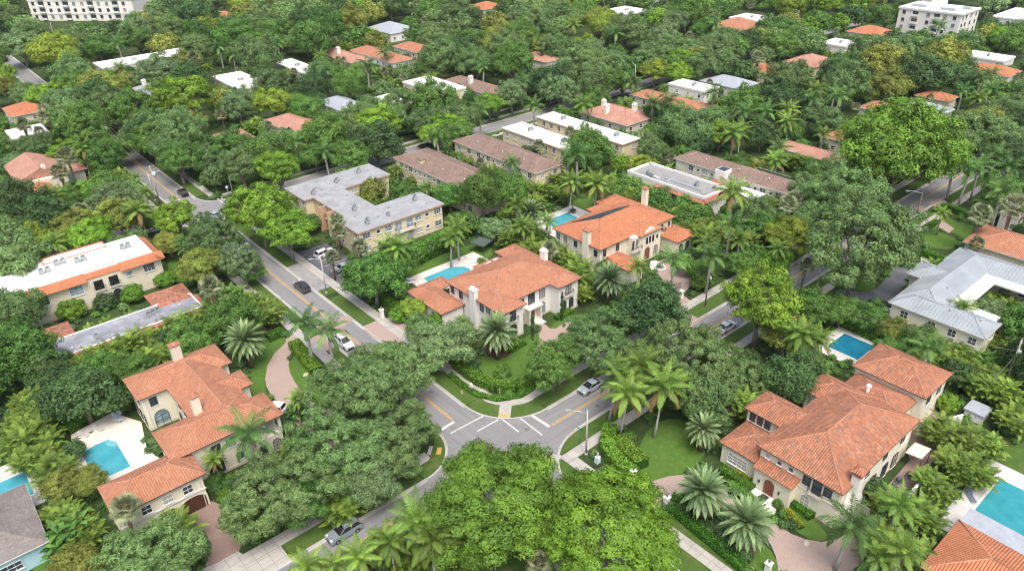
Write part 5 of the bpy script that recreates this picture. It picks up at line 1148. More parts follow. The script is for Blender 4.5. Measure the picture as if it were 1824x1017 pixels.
        for k in range(9):
            a = k * 2.4; r_ = .2 + .75 * math.sqrt(k / 9); h = rng.uniform(1.2, 3.0); x, y = r_ * math.cos(a), r_ * math.sin(a)
            tr.tube([(x, y, 0), (x * 1.5, y * 1.5, h)], [.11, .07], 6, False)
            for i in range(7):
                f = i / 7; az = a + i * 2.4; el = 1.35 - .9 * f; L = rng.uniform(1.8, 2.6); o = np.array([x * 1.5, y * 1.5, h]); V = []; Fc = []
                ca_, sa_ = math.cos(az), math.sin(az); r0 = z0 = 0; pts = []
                for s in range(7): t = s / 6; aa = el - 1.4 * t; pts.append(np.array([o[0] + r0 * ca_, o[1] + r0 * sa_, o[2] + z0])); r0 += math.cos(aa) * L / 6; z0 += math.sin(aa) * L / 6
                sd = np.array([-sa_, ca_, 0]); wd_ = [.03, .05, .26, .34, .32, .22, .03]
                for s in range(6):
                    for g_ in (1, -1):
                        q = len(V); V += [pts[s], pts[s] + sd * wd_[s] * g_ + [0, 0, .12 * wd_[s]], pts[s + 1] + sd * wd_[s + 1] * g_ + [0, 0, .12 * wd_[s]], pts[s + 1]]; Fc.append((q, q + 1, q + 2, q + 3))
                parts.append((np.array(V), np.array(Fc), rng.uniform(.1, 1)))
    dead = None
    if kind in 'CSRP':
        dp = [(*frond(rng, (0, 0, PH[kind] - .2), rng.uniform(1.6, 2.6), rng.uniform(0, 6.28), -.9 - .4 * rng.random(), .5, 16, .4, .04, .8), .5) for _ in range(5 if kind == 'C' else 3)]
        dv, df, dt = merge(dp); dead = npmesh('dead_fronds', dv, df, [M['dead']], dt)
    V, Fc, t = merge(parts)
    t = np.where(t >= .999, 1.0, np.clip(t * .85 + rng.normal(0, .07, len(t)), 0, .9))
    me = npmesh('crown', V, Fc, [M[{'R': 'pf_royal', 'C': 'pf_coco', 'D': 'pf_date', 'P': 'pf_coco', 'S': 'pf_sabal', 'A': 'pf_areca', 'N': 'lf_mid'}[kind]]], t)
    tmsh = tr.mesh('trunk'); tmsh.materials.append(M[{'R': 'bark_p', 'C': 'bark_p', 'D': 'bark_b', 'P': 'bark_p', 'S': 'bark_b', 'A': 'shaft', 'N': 'shaft'}[kind]])
    ex = None
    if extra: ex = (extra[0], extra[1].mesh(extra[0])); ex[1].materials.append(M[extra[2]])
    return me, tmsh, ex, dead
PRAD = {'R': 4.1, 'C': 4.1, 'D': 3.7, 'P': 2.4, 'S': 1.9, 'A': 3.0, 'N': 2.6}
PPAL = {}
for k, sds in (('R', (5, 6, 7, 36, 37)), ('C', (8, 9, 10, 38, 39)), ('D', (14, 15)), ('P', (16,)), ('S', (17, 18)), ('A', (19, 20, 24)), ('N', (25, 26))): PPAL[k] = [palm_proto(k, s) for s in sds]
NAMES = {'o': ('live_oak', 'tree'), 'O': ('live_oak', 'tree'), 'g': ('shade_tree', 'tree'), 'd': ('dark_fig_tree', 'tree'), 'b': ('bright_shade_tree', 'tree'), 'Y': ('bright_shade_tree', 'tree'), 'B': ('spreading_shade_tree', 'tree'), 'F': ('fig_tree', 'tree'), 'y': ('olive_green_tree', 'tree'), 'l': ('feathery_tree', 'tree'), 's': ('shrub', 'shrub'),
         'R': ('royal_palm', 'palm tree'), 'C': ('coconut_palm', 'palm tree'), 'D': ('date_palm', 'palm tree'), 'P': ('feather_palm', 'palm tree'), 'S': ('cabbage_palm', 'palm tree'), 'A': ('areca_palm_clump', 'palm clump'), 'N': ('banana_clump', 'banana plant')}
DESC = {'o': 'grey-green live oak', 'O': 'huge spreading grey-green live oak', 'g': 'mid-green leafy tree', 'd': 'dark dense tree', 'b': 'bright yellow-green tree', 'Y': 'large lime-green tree', 'B': 'largest mid-green tree with visible limbs', 'F': 'huge rounded bright fig tree', 'y': 'olive-yellow tree', 'l': 'thin pale grey-green tree', 's': 'rounded green shrub',
        'R': 'royal palm with grey trunk', 'C': 'coconut palm with drooping fronds', 'D': 'date palm with dense silvery crown', 'P': 'small feather palm', 'S': 'cabbage palm with fan leaves', 'A': 'feathery areca palm clump', 'N': 'broad-leaved banana clump'}
GRP = {'tree': 'broadleaf trees among the houses', 'palm tree': 'palm trees among the houses', 'palm clump': 'clumping palms used as screens', 'banana plant': 'banana and heliconia clumps', 'shrub': 'garden shrubs'}
PLANTS = []     # (kind, x, y, radius, px, py, size px, height of crown)
def plan(kind, px, py, rp):
    "crown centre px, py and crown radius rp, all in the photograph; gives ground position and real radius"
    if kind in PPAL:
        h = PH[kind]; s = 1.0
        for _ in range(4):
            x, y = at(px, py, h * s); d = pr(x, y, h * s)[2]; s = max(.45, min(1.5, rp * d / F / PRAD[kind])) if rp else .93 + .14 * ((px * 7 + py) % 10) / 10
        PLANTS.append((kind, x, y, PRAD[kind] * s, s)); return
    Rr, zc = PROTO[kind][2:]; s = .8
    for _ in range(5):
        x, y = at(px, py, zc * s); d = pr(x, y, zc * s)[2]; s = max(.12, min(1.7, rp * d / F / Rr))
    PLANTS.append((kind, x, y, Rr * s, s))
TREES = """
B 886 893 134|Y 1085 945 138|O 655 672 92|o 742 655 62|o 782 612 60|O 500 866 98|O 600 800 92|O 700 776 86|o 660 850 62|o 688 900 42|o 535 895 55|O 268 1003 100|o 985 650 56|O 1064 598 66|d 1158 555 64|O 1150 640 62|O 1225 650 80|O 1310 655 62|o 1250 715 55|
b 1355 545 80|y 1400 600 50|g 1440 545 48|g 1500 548 38|g 1548 566 34|y 1592 592 30|g 1635 612 34|O 1530 438 110|O 1500 342 78|y 1408 412 52|g 1370 398 38|F 1605 262 108|o 1745 222 56|o 1800 250 50|b 1283 232 38|g 1222 228 50|g 1160 275 30|g 1048 276 46|o 1280 115 42|o 1040 108 50|o 912 112 46|d 820 84 40|y 893 52 30|g 1046 150 38|o 996 164 36|
b 798 215 38|b 768 230 34|g 822 213 36|d 671 254 48|o 772 187 44|o 708 187 36|o 690 215 36|y 97 97 52|b 84 170 40|y 177 150 50|o 281 120 46|b 328 178 72|o 147 221 56|o 234 205 42|o 195 188 45|O 318 243 56|o 418 262 46|o 361 275 42|g 257 262 36|b 496 310 45|g 187 285 36|l 478 250 24|y 140 403 46|y 214 390 46|y 20 437 42|y 67 427 42|b 160 428 44|b 311 395 44|y 300 432 32|O 378 428 50|l 200 357 48|d 33 373 52|b 462 382 62|b 512 412 54|l 431 474 44|g 482 470 26|g 30 556 52|d 30 631 62|d 77 655 46|g 17 600 40|
g 665 492 56|g 700 475 40|g 829 395 28|g 858 345 42|g 905 340 36|g 800 350 30|g 1122 330 26|g 1150 348 26|g 1178 366 28|g 1212 392 26|g 1142 322 22|g 1188 348 24|g 1222 364 24|g 1252 378 24|y 1170 338 20|b 1110 290 22|s 1700 668 34|s 1682 716 22|s 225 720 17|s 1385 900 10|d 1550 852 24|y 1680 110 45|y 1575 110 60|d 1640 128 50|g 740 448 22|g 765 436 22|g 790 424 22|
o 640 245 38|g 420 60 40|d 350 60 35|o 240 50 30|y 250 40 26|g 560 280 30|y 650 330 28|g 1480 330 40|o 1450 350 45|g 1320 470 30|s 1390 470 30|s 1250 498 26|s 1243 480 22|g 1345 378 36|
o 120 76 32|o 60 62 30|o 20 80 40|o 170 66 28|d 1240 260 30|d 1180 200 34|g 560 75 40|o 480 40 36|g 460 100 40|d 560 150 34|g 620 150 36|d 540 190 34|
g 745 590 30|s 780 575 18|y 735 545 30|s 712 560 20|g 1220 470 22|s 955 870 20|s 590 765 22|s 385 850 16|s 400 880 16|s 410 862 14|s 365 865 12|s 1385 898 9|s 1310 868 9|s 1580 915 16|s 1740 700 18|y 1290 420 20|g 1345 450 24|o 985 85 36|g 1000 205 24|
s 294 497 20|s 237 523 22|s 186 534 22|s 129 546 27|g 640 470 20|s 905 610 20|s 895 660 18|s 1130 575 18|g 1090 470 20|s 1105 385 18|s 1300 330 20|g 1310 300 30|y 1345 300 26|
d 130 800 25|y 160 860 34|y 110 862 40|g 620 320 26|b 640 312 24|g 555 395 20|
"""
PALMS = """
R 543 572 0|R 584 592 0|R 443 768 0|R 1205 460 0|R 1300 398 0|R 1265 456 0|R 1512 925 60|R 1700 288 0|R 1725 302 0|R 1748 292 0|R 1772 282 0|R 1800 296 0|R 1715 165 0|R 1762 160 0|R 526 252 0|R 572 266 0|R 929 144 0|R 855 198 0|R 952 190 0|R 924 284 22|R 1163 187 0|R 1190 178 0|
R 1273 166 0|R 1326 200 0|R 1386 262 0|R 1530 247 0|R 698 90 0|R 1485 165 0|R 321 430 18|R 330 440 18|R 1123 146 0|R 782 244 0|R 1368 198 0|
C 1098 664 0|C 1147 652 0|C 1119 702 0|C 1180 688 0|C 1432 594 42|C 1456 604 34|C 1455 662 28|C 553 996 44|C 634 990 46|C 731 918 0|C 692 968 46|C 708 440 0|P 814 407 26|P 800 424 24|C 1316 228 0|C 1406 218 0|C 1453 158 0|C 90 350 0|C 142 270 0|C 525 712 24|C 365 800 24|C 592 1016 44|C 760 950 0|C 1020 322 0|C 1062 335 0|
D 437 608 0|D 885 592 0|D 1087 497 0|D 945 377 26|D 1253 872 0|D 1330 932 0|D 1253 766 34|P 545 700 22|P 1600 985 44|P 1600 900 40|P 690 440 24|P 1255 430 22|P 1320 430 22|P 1560 985 40|
S 222 897 28|S 970 1000 26|S 371 514 22|S 1356 100 15|S 342 105 14|S 69 200 16|S 41 218 15|S 82 205 15|S 116 280 20|S 638 382 16|S 598 415 16|S 640 440 18|S 800 165 10|S 655 120 10|S 1125 145 14|S 590 455 15|S 1435 470 16|S 1800 370 24|S 1750 385 22|S 105 305 18|S 605 400 14|S 1420 352 18|S 1405 365 18|S 500 395 14|
P 845 960 24|P 880 978 24|P 1700 560 26|P 1680 378 18|P 1660 470 18|P 545 350 14|P 1530 480 16|P 920 362 22|P 975 395 22|P 935 400 24|P 1380 440 22|P 1115 590 14|N 140 330 26|N 120 940 40|N 100 970 34|N 355 457 26|N 1760 640 26|N 700 640 16|N 600 340 18|N 215 610 22|N 300 590 22|N 260 605 22|N 80 800 26|N 530 730 22|
"""
ROWS = [  # areca thickets: start, end, count, radius px
 ((95, 655), (260, 600), 8, 27), ((270, 600), (400, 545), 6, 25), ((130, 625), (330, 560), 6, 20), ((45, 700), (100, 850), 6, 32), ((20, 740), (60, 830), 3, 30), ((90, 905), (160, 960), 3, 34),
 ((935, 405), (1060, 505), 7, 22), ((900, 415), (960, 450), 3, 22), ((1000, 440), (1050, 530), 4, 18), ((1015, 300), (1090, 340), 4, 18), ((930, 330), (1010, 345), 4, 18), ((960, 350), (880, 385), 3, 18), ((1120, 345), (1240, 420), 6, 18),
 ((1665, 760), (1770, 800), 4, 32), ((1690, 815), (1760, 850), 3, 32), ((1640, 850), (1690, 880), 2, 30), ((1575, 900), (1660, 930), 3, 32), ((1560, 960), (1640, 1000), 3, 34), ((1780, 690), (1815, 760), 3, 30), ((1620, 600), (1740, 640), 5, 24), ((1640, 628), (1760, 668), 5, 24), ((1750, 600), (1815, 640), 3, 26),
 ((1715, 660), (1780, 700), 3, 26), ((1390, 270), (1470, 300), 4, 18), ((1240, 330), (1300, 350), 3, 16), ((620, 350), (700, 330), 4, 15), ((700, 300), (760, 345), 3, 15), ((430, 530), (490, 560), 3, 22), ((400, 560), (480, 540), 3, 20), ((1240, 400), (1340, 430), 5, 20), ((1340, 410), (1390, 360), 3, 20),
 ((585, 920), (760, 990), 5, 34), ((700, 1000), (860, 985), 4, 28), ((860, 900), (940, 940), 2, 24), ((1115, 800), (1150, 830), 0, 16), ((960, 300), (1000, 320), 2, 18), ((1290, 570), (1340, 640), 0, 20), ((700, 370), (640, 360), 3, 14), ((300, 380), (330, 370), 0, 18), ((1420, 160), (1440, 190), 2, 14), ((170, 300), (240, 330), 3, 22), ((50, 330), (120, 360), 3, 20)]
import re
for s in TREES.replace('\n', '').split('|') + PALMS.replace('\n', '').split('|'):
    if s.strip():
        k, a, b_, c = s.split(); plan(k, float(a), float(b_), float(c))
rnd = random.Random(4)
for (x0, y0), (x1, y1), n, rp in ROWS:
    for i in range(n):
        t = (i + .5) / n; plan('A', x0 + (x1 - x0) * t + rnd.uniform(-6, 6), y0 + (y1 - y0) * t + rnd.uniform(-5, 5), rp * rnd.uniform(.85, 1.15))
# drop clumps that would stand in a house, and nudge trunks off streets, roofs and pools
def inside(poly, x, y):
    c = False; n = len(poly)
    for i in range(n):
        x1, y1 = poly[i]; x2, y2 = poly[(i + 1) % n]
        if (y1 > y) != (y2 > y) and x < (x2 - x1) * (y - y1) / (y2 - y1) + x1: c = not c
    return c
OB = [(p, k, min(q[0] for q in p), max(q[0] for q in p), min(q[1] for q in p), max(q[1] for q in p)) for p, k in OCC]
def occ(x, y, m=0.0, kinds=('bld', 'road')):
    for p, k, a, b_, c, d in OB:
        if k in kinds and a - m <= x <= b_ + m and c - m <= y <= d + m:
            if inside(p, x, y) or (m and (k != 'open') and a - m <= x <= b_ + m and c - m <= y <= d + m): return k
    return None
def nudge(x, y, m):
    if not occ(x, y, m): return x, y
    for r_ in np.arange(.5, 9, .5):
        for a in range(0, 360, 30):
            u, v = x + r_ * math.cos(R(a)), y + r_ * math.sin(R(a))
            if not occ(u, v, m): return u, v
    return None
P2 = []
for k, x, y, r_, s in PLANTS:
    q = nudge(x, y, .5 if k not in 'AN' else .9)
    if q: P2.append((k, q[0], q[1], r_, s))
PLANTS = P2
# image regions where the photograph shows open ground or buildings: nothing may be planted in front of them
def world_rect_px(r, z0, z1): return [pr(x, y, z)[:2] for z in (z0, z1) for x, y in rect(*r)]
def hull(pts):
    pts = sorted(set(pts)); 
    def half(ps):
        h = []
        for p in ps:
            while len(h) > 1 and (h[-1][0] - h[-2][0]) * (p[1] - h[-2][1]) - (h[-1][1] - h[-2][1]) * (p[0] - h[-2][0]) <= 0: h.pop()
            h.append(p)
        return h
    return half(pts)[:-1] + half(pts[::-1])[:-1]
GX, GY = np.meshgrid(np.arange(4, 1824, 8), np.arange(4, 1017, 8))
KEEP = np.zeros(GX.shape, np.float32)     # distance of what must stay visible
def keepmask(poly, dist):
    c = np.zeros(GX.shape, bool); n = len(poly)
    for i in range(n):
        x1, y1 = poly[i]; x2, y2 = poly[(i + 1) % n]
        if y1 == y2: continue
        c ^= ((y1 > GY) != (y2 > GY)) & (GX < (x2 - x1) * (GY - y1) / (y2 - y1) + x1)
    KEEP[c] = np.maximum(KEEP[c], dist)
for p, k in OCC:
    if k == 'bld':
        cx = sum(q[0] for q in p) / len(p); cy = sum(q[1] for q in p) / len(p)
        zt = KZ.get((p[0][0], p[0][1], p[2][0], p[2][1]), 5); nearb = pr(cx, cy, 3)[2] < 185 or zt > 11
        keepmask(hull([pr(x, y, zt + .3)[:2] for x, y in p] + ([pr(x, y, 3.0 if zt < 11 else 6.0)[:2] for x, y in p] if nearb else [])), pr(cx, cy, 3)[2])
for s in ("762,680 860,735 1000,735 1160,650 1100,760 1000,800 960,775 790,780", "430,428 480,470 760,700 790,760 700,680 560,560 440,470", "262,318 330,325 360,352 450,335 560,300 600,310 520,350 420,365 400,395 330,390 285,350",
          "1215,590 1330,545 1300,610 1225,600", "1375,500 1470,440 1500,470 1420,505", "1560,385 1640,330 1700,305 1710,335 1620,395", "10,60 40,80 110,150 60,150 15,110", "530,440 620,450 625,500 600,530 500,470", "712,492 760,462 880,430 890,470 760,515",
          "850,640 970,590 960,690 870,690", "1128,850 1150,755 1220,740 1262,800 1220,850 1140,880", "940,575 1050,560 1045,660 960,690", "470,600 520,590 600,750 540,770 470,700", "330,900 400,890 440,970 380,1010", "1160,455 1240,465 1230,530 1180,530",
          "1480,590 1570,610 1520,650", "120,770 260,740 300,830 200,870", "1700,850 1824,850 1824,1000 1700,940", "1230,850 1340,880 1500,1000 1380,1017 1300,900", "1180,940 1300,1017 1200,1017", "950,372 1050,362 1060,395 985,425", "1500,500 1620,480 1600,560 1540,555",
          "1072,768 1140,778 1152,850 1105,862", "27,0 250,0 245,28 62,34", "1598,10 1742,12 1738,42 1602,46", "1490,592 1575,612 1530,648 1480,640", "90,505 290,470 305,510 90,590", "710,262 780,248 790,262 720,278", "870,205 1020,180 1000,205 890,225", "1090,150 1180,125 1190,140 1100,165", "1590,370 1740,380 1740,440 1640,450", "770,690 900,750 1060,640 1130,610 1150,640 900,700 830,640", "1620,700 1740,700 1700,770 1600,760", "1180,560 1330,500 1330,520 1230,570"):
    keepmask([tuple(map(float, q.split(','))) for q in s.split()], 9999)
for k, x, y, r_, s in PLANTS:
    pass
def hidden_share(x, y, z, rr, hh):
    px, py, d = pr(x, y, z); rp = rr * F / d
    i0, i1 = int((px - rp) // 8), int((px + rp) // 8) + 1; j0, j1 = int((py - rp * hh) // 8), int((py + rp * hh) // 8) + 1
    i0, j0 = max(i0, 0), max(j0, 0)
    blk = KEEP[j0:j1, i0:i1]
    return (blk > d + 2).mean() if blk.size else 0.0
# fill the rest of the neighbourhood with trees, as the photograph's unbroken canopy
cand = []
rng0 = random.Random(11)
step = 6.4
gx = -40
allp = [(x, y, r_, k) for k, x, y, r_, s in PLANTS]
grid = {}
def gadd(x, y, r_): grid.setdefault((int(x // 14), int(y // 14)), []).append((x, y, r_))
for x, y, r_, k in allp: gadd(x, y, r_)
def near_ok(x, y, r_, f=.72):
    i, j = int(x // 14), int(y // 14)
    for a in range(i - 1, i + 2):
        for c in range(j - 1, j + 2):
            for (u, v, q) in grid.get((a, c), ()):
                if (u - x) ** 2 + (v - y) ** 2 < (f * (q + r_)) ** 2: return False
    return True
# street trees arching over the roads where the photograph hides them
for (x0, y0, x1, y1, stp) in ((45.2, 206, 45.2, 372, 8.5), (56.6, 204, 56.6, 372, 8.5), (51, 390, 51, 600, 10), (62, 176.6, 112, 176.6, 8.5), (124, 176.4, 330, 176.4, 8.5), (66, 189.2, 330, 189.2, 8.5), (-130, 177, 38, 177, 9), (-130, 189, 38, 189, 9), (218, 59, 300, 59, 9), (218, 70.8, 330, 70.8, 9), (222, 64, 330, 64, 10)):
    L_ = math.dist((x0, y0), (x1, y1)); n_ = int(L_ / stp)
    for i in range(n_ + 1):
        t = i / n_; x, y = x0 + (x1 - x0) * t + rng0.uniform(-1.2, 1.2), y0 + (y1 - y0) * t + rng0.uniform(-.8, .8)
        r_ = rng0.uniform(5.6, 7.4)
        if not near_ok(x, y, r_, .5) or hidden_share(x, y, r_ * 1.05, r_, .85) > (.30 if y0 > 170 and x > 150 else .12): continue
        gadd(x, y, r_); k = rng0.choice('oooogydgb'); PLANTS.append((k, x, y, r_, r_ / PROTO[k][2]))
for (x0, y0, x1, y1, z, *_r) in FARB + [(r[0], r[1], r[2], r[3], 6) for r in ((99.6, 131.6, 111.0, 167.0), (119.2, 131.8, 129.2, 166.8), (152.6, 81.6, 161, 114.9), (72, 336, 101, 352))]:
    spots = [(x0 - rng0.uniform(1.6, 3.2), y0 + 1 + i * 3.6 + rng0.uniform(-.8, .8)) for i in range(int((y1 - y0) / 3.6) + 1)] + [(x0 + 1 + i * 3.6 + rng0.uniform(-.8, .8), y0 - rng0.uniform(1.6, 3.2)) for i in range(int((x1 - x0) / 3.6) + 1)]
    for x, y in spots:
        if rng0.random() < .22 or occ(x, y, .4): continue
        r_ = rng0.uniform(1.9, 3.1)
        if not near_ok(x, y, r_, .45) or hidden_share(x, y, r_ * 1.05, r_, .9) > .28: continue
        gadd(x, y, r_ * .8); k = rng0.choice('ggddsoAASP')
        PLANTS.append((k, x, y, PRAD[k], rng0.uniform(.7, .9)) if k in PPAL else (k, x, y, r_, r_ / PROTO[k][2]))
for rad_lo, rad_hi, tries in ((5.2, 7.2, 9000), (3.6, 5.0, 9000), (2.4, 3.4, 7000)):
    for _ in range(tries):
        # sample in the picture, evenly over the ground seen
        px = rng0.uniform(-90, 1914); py = -20 + 1080 * (rng0.random() ** 1.75)
        x, y = at(px, py, 0)
        if x > 560 or y > 640: continue
        d = pr(x, y, 5)[2]; r_ = rng0.uniform(rad_lo, rad_hi)
        if rad_hi < 4 and d > 330: continue
        if d > 240: r_ *= 1.3
        if occ(x, y, max(.8, r_ * .42)) or occ(x, y, 0, ('open',)) or not near_ok(x, y, r_): continue
        zc = r_ * 1.05
        if hidden_share(x, y, zc, r_, .85) > (.07 if d < 230 else .11): continue
        gadd(x, y, r_); q = rng0.random()
        if q < .33 and 850 < px and py < 540 and rng0.random() < .4: q = rng0.uniform(.87, 1)
        far = d > 190
        k = 'o' if q < .33 else 'g' if q < .52 else 'd' if q < .66 else 'y' if q < .78 else 'b' if q < .85 else 'l' if q < .87 else ('R' if q < .92 else 'C' if q < .955 else 'S')
        if rad_hi < 4: k = 'A' if q < .38 else 'g' if q < .55 else 's' if q < .68 else 'S' if q < .76 else 'P' if q < .86 else 'N' if q < .90 else 'R' if q < .94 else 'C'
        if k in PPAL: PLANTS.append((k, x, y, PRAD[k], rng0.uniform(.85, 1.2) if k not in 'AN' else r_ / PRAD[k] * rng0.uniform(.9, 1.1)))
        else:
            s = r_ / PROTO[k][2]; PLANTS.append((k, x, y, r_, s))
# rank by apparent size; the largest become trees of their own, the far-off rest one wood
def app(p): return p[3] * F / pr(p[1], p[2], 4)[2]
tr_ = sorted([p for p in PLANTS if NAMES[p[0]][1] == 'tree'], key=app, reverse=True)
def onscreen(p):
    u, v, d = pr(p[1], p[2], 5); rp = app(p); return -rp < u < 1824 + rp and -rp * 1.2 < v < 1017 + rp
tr_ = [p for p in tr_ if onscreen(p)]; ot = [p for p in PLANTS if NAMES[p[0]][1] != 'tree' and onscreen(p)]
LIMIT = 298
solo, rest = tr_[:LIMIT], tr_[LIMIT:]
PL_OUT = []
rz = random.Random(77)
CNT = {}
def place(p):
    k, x, y, r_, s = p; CNT[k] = i = CNT.get(k, -1) + 1
    nm, cat = NAMES[k]; root = empty(nm, (x, y, 0), rz.uniform(0, 6.28), None, cat, GRP[cat])
    if k in PPAL:
        me, tm_, ex, dead = PPAL[k][i % len(PPAL[k])]; root.scale = (s, s, s * rz.uniform(.94, 1.06)); mats = None
    else:
        L, mats, R0, zc = PROTO[k]; me, tm_ = L[i % len(L)]; ex = dead = None; root.scale = (s * rz.uniform(.95, 1.05), s * rz.uniform(.95, 1.05), s * (1.0 if k in 'BYF' else rz.uniform(.82, 1.2)))
    c = bpy.data.objects.new('crown', me); C.objects.link(c); c.parent = root
    if mats:
        mm = M[mats[rz.randrange(len(mats))]]
        if mm is not me.materials[0]: c.material_slots[0].link = 'OBJECT'; c.material_slots[0].material = mm
    t = bpy.data.objects.new('trunk' if k not in 'AN' else 'stems', tm_); C.objects.link(t); t.parent = root
    if ex: e = bpy.data.objects.new(ex[0], ex[1]); C.objects.link(e); e.parent = root
    if dead: e = bpy.data.objects.new('dead_fronds', dead); C.objects.link(e); e.parent = root
    if k in 'RCSP': root.rotation_euler = (rz.gauss(0, .045), rz.gauss(0, .045), root.rotation_euler[2])
    z = (PH[k] if k in PPAL else PROTO[k][3]) * s
    PL_OUT.append((root, DESC[k], x, y, z)); return root
for p in solo + ot: place(p)
# distant wood: the trees past the first 300, one object
def lowcrown(seed, Rr, Hh, zc, npuff, nleaf, ls):
    V, Fc, t, c = crown(seed, Rr=Rr, Hh=Hh, zc=zc, npuff=npuff, pr=(1.0, 1.8), nleaf=nleaf, ls=ls); return V, Fc, t
LOWS = [lowcrown(s, 6., 4.4, 6.2, 45, 2600, .42) for s in (201, 202, 203)]
wm_ = ['lf_oak', 'lf_mid', 'lf_dark', 'lf_bright', 'lf_olive', 'lf_grey']; ki = {'o': 0, 'g': 1, 'd': 2, 'b': 3, 'y': 4, 'l': 5, 'O': 0, 'B': 1, 'Y': 3, 'F': 3}
Vs, Fs, ts, ms, n = [], [], [], [], 0
rw = np.random.default_rng(5)
for j, (k, x, y, r_, s) in enumerate(rest):
    V, Fc, t = LOWS[j % 3]; s = r_ / 6.; a = rw.uniform(0, 6.28); ca_, sa_ = math.cos(a), math.sin(a)
    W = V @ np.array([[ca_, sa_, 0], [-sa_, ca_, 0], [0, 0, 1]]) * s + np.array([x, y, 0]); Vs.append(W); Fs.append(Fc + n); n += len(V)
    ts.append(np.clip(t * .8 + rw.uniform(-.1, .3), 0, 1)); ms.append(np.full(len(Fc), ki[k]))
if Vs:
    me = npmesh('distant_trees', np.concatenate(Vs), np.concatenate(Fs), [M[m_] for m_ in wm_], np.concatenate(ts), np.concatenate(ms))
    o = bpy.data.objects.new('distant_trees', me); C.objects.link(o); tag(o, 'far-off tree canopy filling the distance between the houses', 'woodland', None, 'stuff')
# undergrowth between the trees: one object
bush = []
for s_ in (301, 302):
    V, Fc, t, c = crown(s_, Rr=1.6, Hh=1.2, zc=.5, npuff=14, pr=(.3, .6), nleaf=300, ls=.17, zmin=-.1); bush.append((V, Fc, t))
Vs, Fs, ts, ms, n = [], [], [], [], 0
ru = random.Random(9); cnt = 0
while cnt < 3800:
    px = ru.uniform(-20, 1844); py = 120 + 930 * (ru.random() ** 1.1); x, y = at(px, py, 0)
    if occ(x, y, .9) or occ(x, y, 0, ('open',)): cnt += .05; continue
    if 54 < x < 59.6 and y < 175 or 44 < x < 47.6 and y < 330 or 56.9 < y < 61.4 and x > 55 or 68 < y < 73.5: continue
    cnt += 1
    V, Fc, t = bush[cnt_i % 2 if (cnt_i := int(cnt)) else 0]; s = ru.uniform(.5, 1.25); a = ru.uniform(0, 6.28); ca_, sa_ = math.cos(a), math.sin(a)
    Vs.append(V @ np.array([[ca_, sa_, 0], [-sa_, ca_, 0], [0, 0, 1]]) * np.array([s, s, s * ru.uniform(.6, 1.2)]) + np.array([x, y, 0])); Fs.append(Fc + n); n += len(V)
    ts.append(np.clip(t * .7 + ru.uniform(0, .3), 0, 1)); ms.append(np.full(len(Fc), ru.choice((0, 0, 1, 1, 2))))
me = npmesh('undergrowth', np.concatenate(Vs), np.concatenate(Fs), [M['lf_mid'], M['lf_dark'], M['lf_oak']], np.concatenate(ts), np.concatenate(ms))
o = bpy.data.objects.new('undergrowth', me); C.objects.link(o); tag(o, 'low mixed green undergrowth filling the gardens beneath the trees', 'undergrowth', None, 'stuff')

# hedges: clipped, each a thing of its own
def hedge(label, pts, w, h, mat='hedge', px=True, z=0.0, cat='hedge', name='hedge', ls=.10, dens=70):
    P = [at(*p) for p in pts] if px else pts
    rng = np.random.default_rng(len(label) + int(P[0][0] * 7)); body = MB(); ribbon(body, P, w - .12, z, z + h - .08)
    cx = sum(p[0] for p in P) / len(P); cy = sum(p[1] for p in P) / len(P)
    root = empty(name, (cx, cy, 0), 0, label, cat)
    body.obj('inner_growth', M['hedge'], root, (cx, cy, 0))
    PP, NN = [], []
    for i in range(len(P) - 1):
        a, b_ = np.array([*P[i], 0.]), np.array([*P[i + 1], 0.]); L = np.linalg.norm(b_ - a); t = (b_ - a) / L; nn = np.array([-t[1], t[0], 0])
        for (u0, nrm, size, v) in (('top', np.array([0, 0, 1.]), w, None), ('l', nn, h, None), ('r', -nn, h, None)):
            n_ = max(4, int(L * size * dens)); s1 = rng.random(n_)[:, None]; s2 = rng.random(n_)[:, None]
            base = a + (b_ - a) * s1
            if u0 == 'top': q = base + nn * (s2 - .5) * w + np.array([0, 0, z + h])
            else: q = base + nrm * w / 2 + np.array([0, 0, 1.]) * (z + s2 * h)
            q = q + nrm * (rng.normal(0, .05, (n_, 1)) + .05 * np.sin(s1 * L * 1.7)); PP.append(q); NN.append(unit(nrm + rng.normal(0, .5, (n_, 3))))
    V, Fc = leaves(rng, np.concatenate(PP), np.concatenate(NN), ls, .6)
    me = npmesh('leaves', V - np.array([cx, cy, 0]), Fc, [M[mat]], np.clip(rng.random(len(Fc)), 0, 1)); o = bpy.data.objects.new('leaves', me); C.objects.link(o); o.parent = root
    return root
HD = hedge
HD('tall clipped hedge along the sidewalk from the parking lot to the mansion gate', [(617, 487), (660, 522), (700, 552), (722, 565)], 1.3, 2.0, 'hedge')
HD('tall leafy hedge wall behind the back lawn of the corner mansion', [(714, 482), (745, 468), (790, 445), (815, 430)], 1.8, 4.2, 'hedge', ls=.2, dens=30)
HD('curved clipped hedge around the corner lawn above the crosswalk', [(812, 652), (832, 668), (855, 684), (885, 695), (918, 694), (945, 684)], 1.9, 1.5, 'hedge_b')
HD('low dark hedge lining the inside of the curved corner sidewalk', [(800, 668), (825, 688), (852, 705), (885, 713), (925, 707), (950, 692)], 1.2, .45, 'hedge')
HD('long clipped hedge beside the sidewalk at the bottom right', [(1190, 905), (1235, 942), (1290, 988), (1340, 1030)], 1.3, 1.1, 'hedge')
HD('short hedge stub right of the stone gate post with lantern', [(1196, 893), (1222, 900)], 1.6, 1.2, 'hedge')
HD('low dark hedge below the wide window of the arched door house', [(1283, 838), (1310, 856), (1340, 876)], 1.3, 1.0, 'hedge')
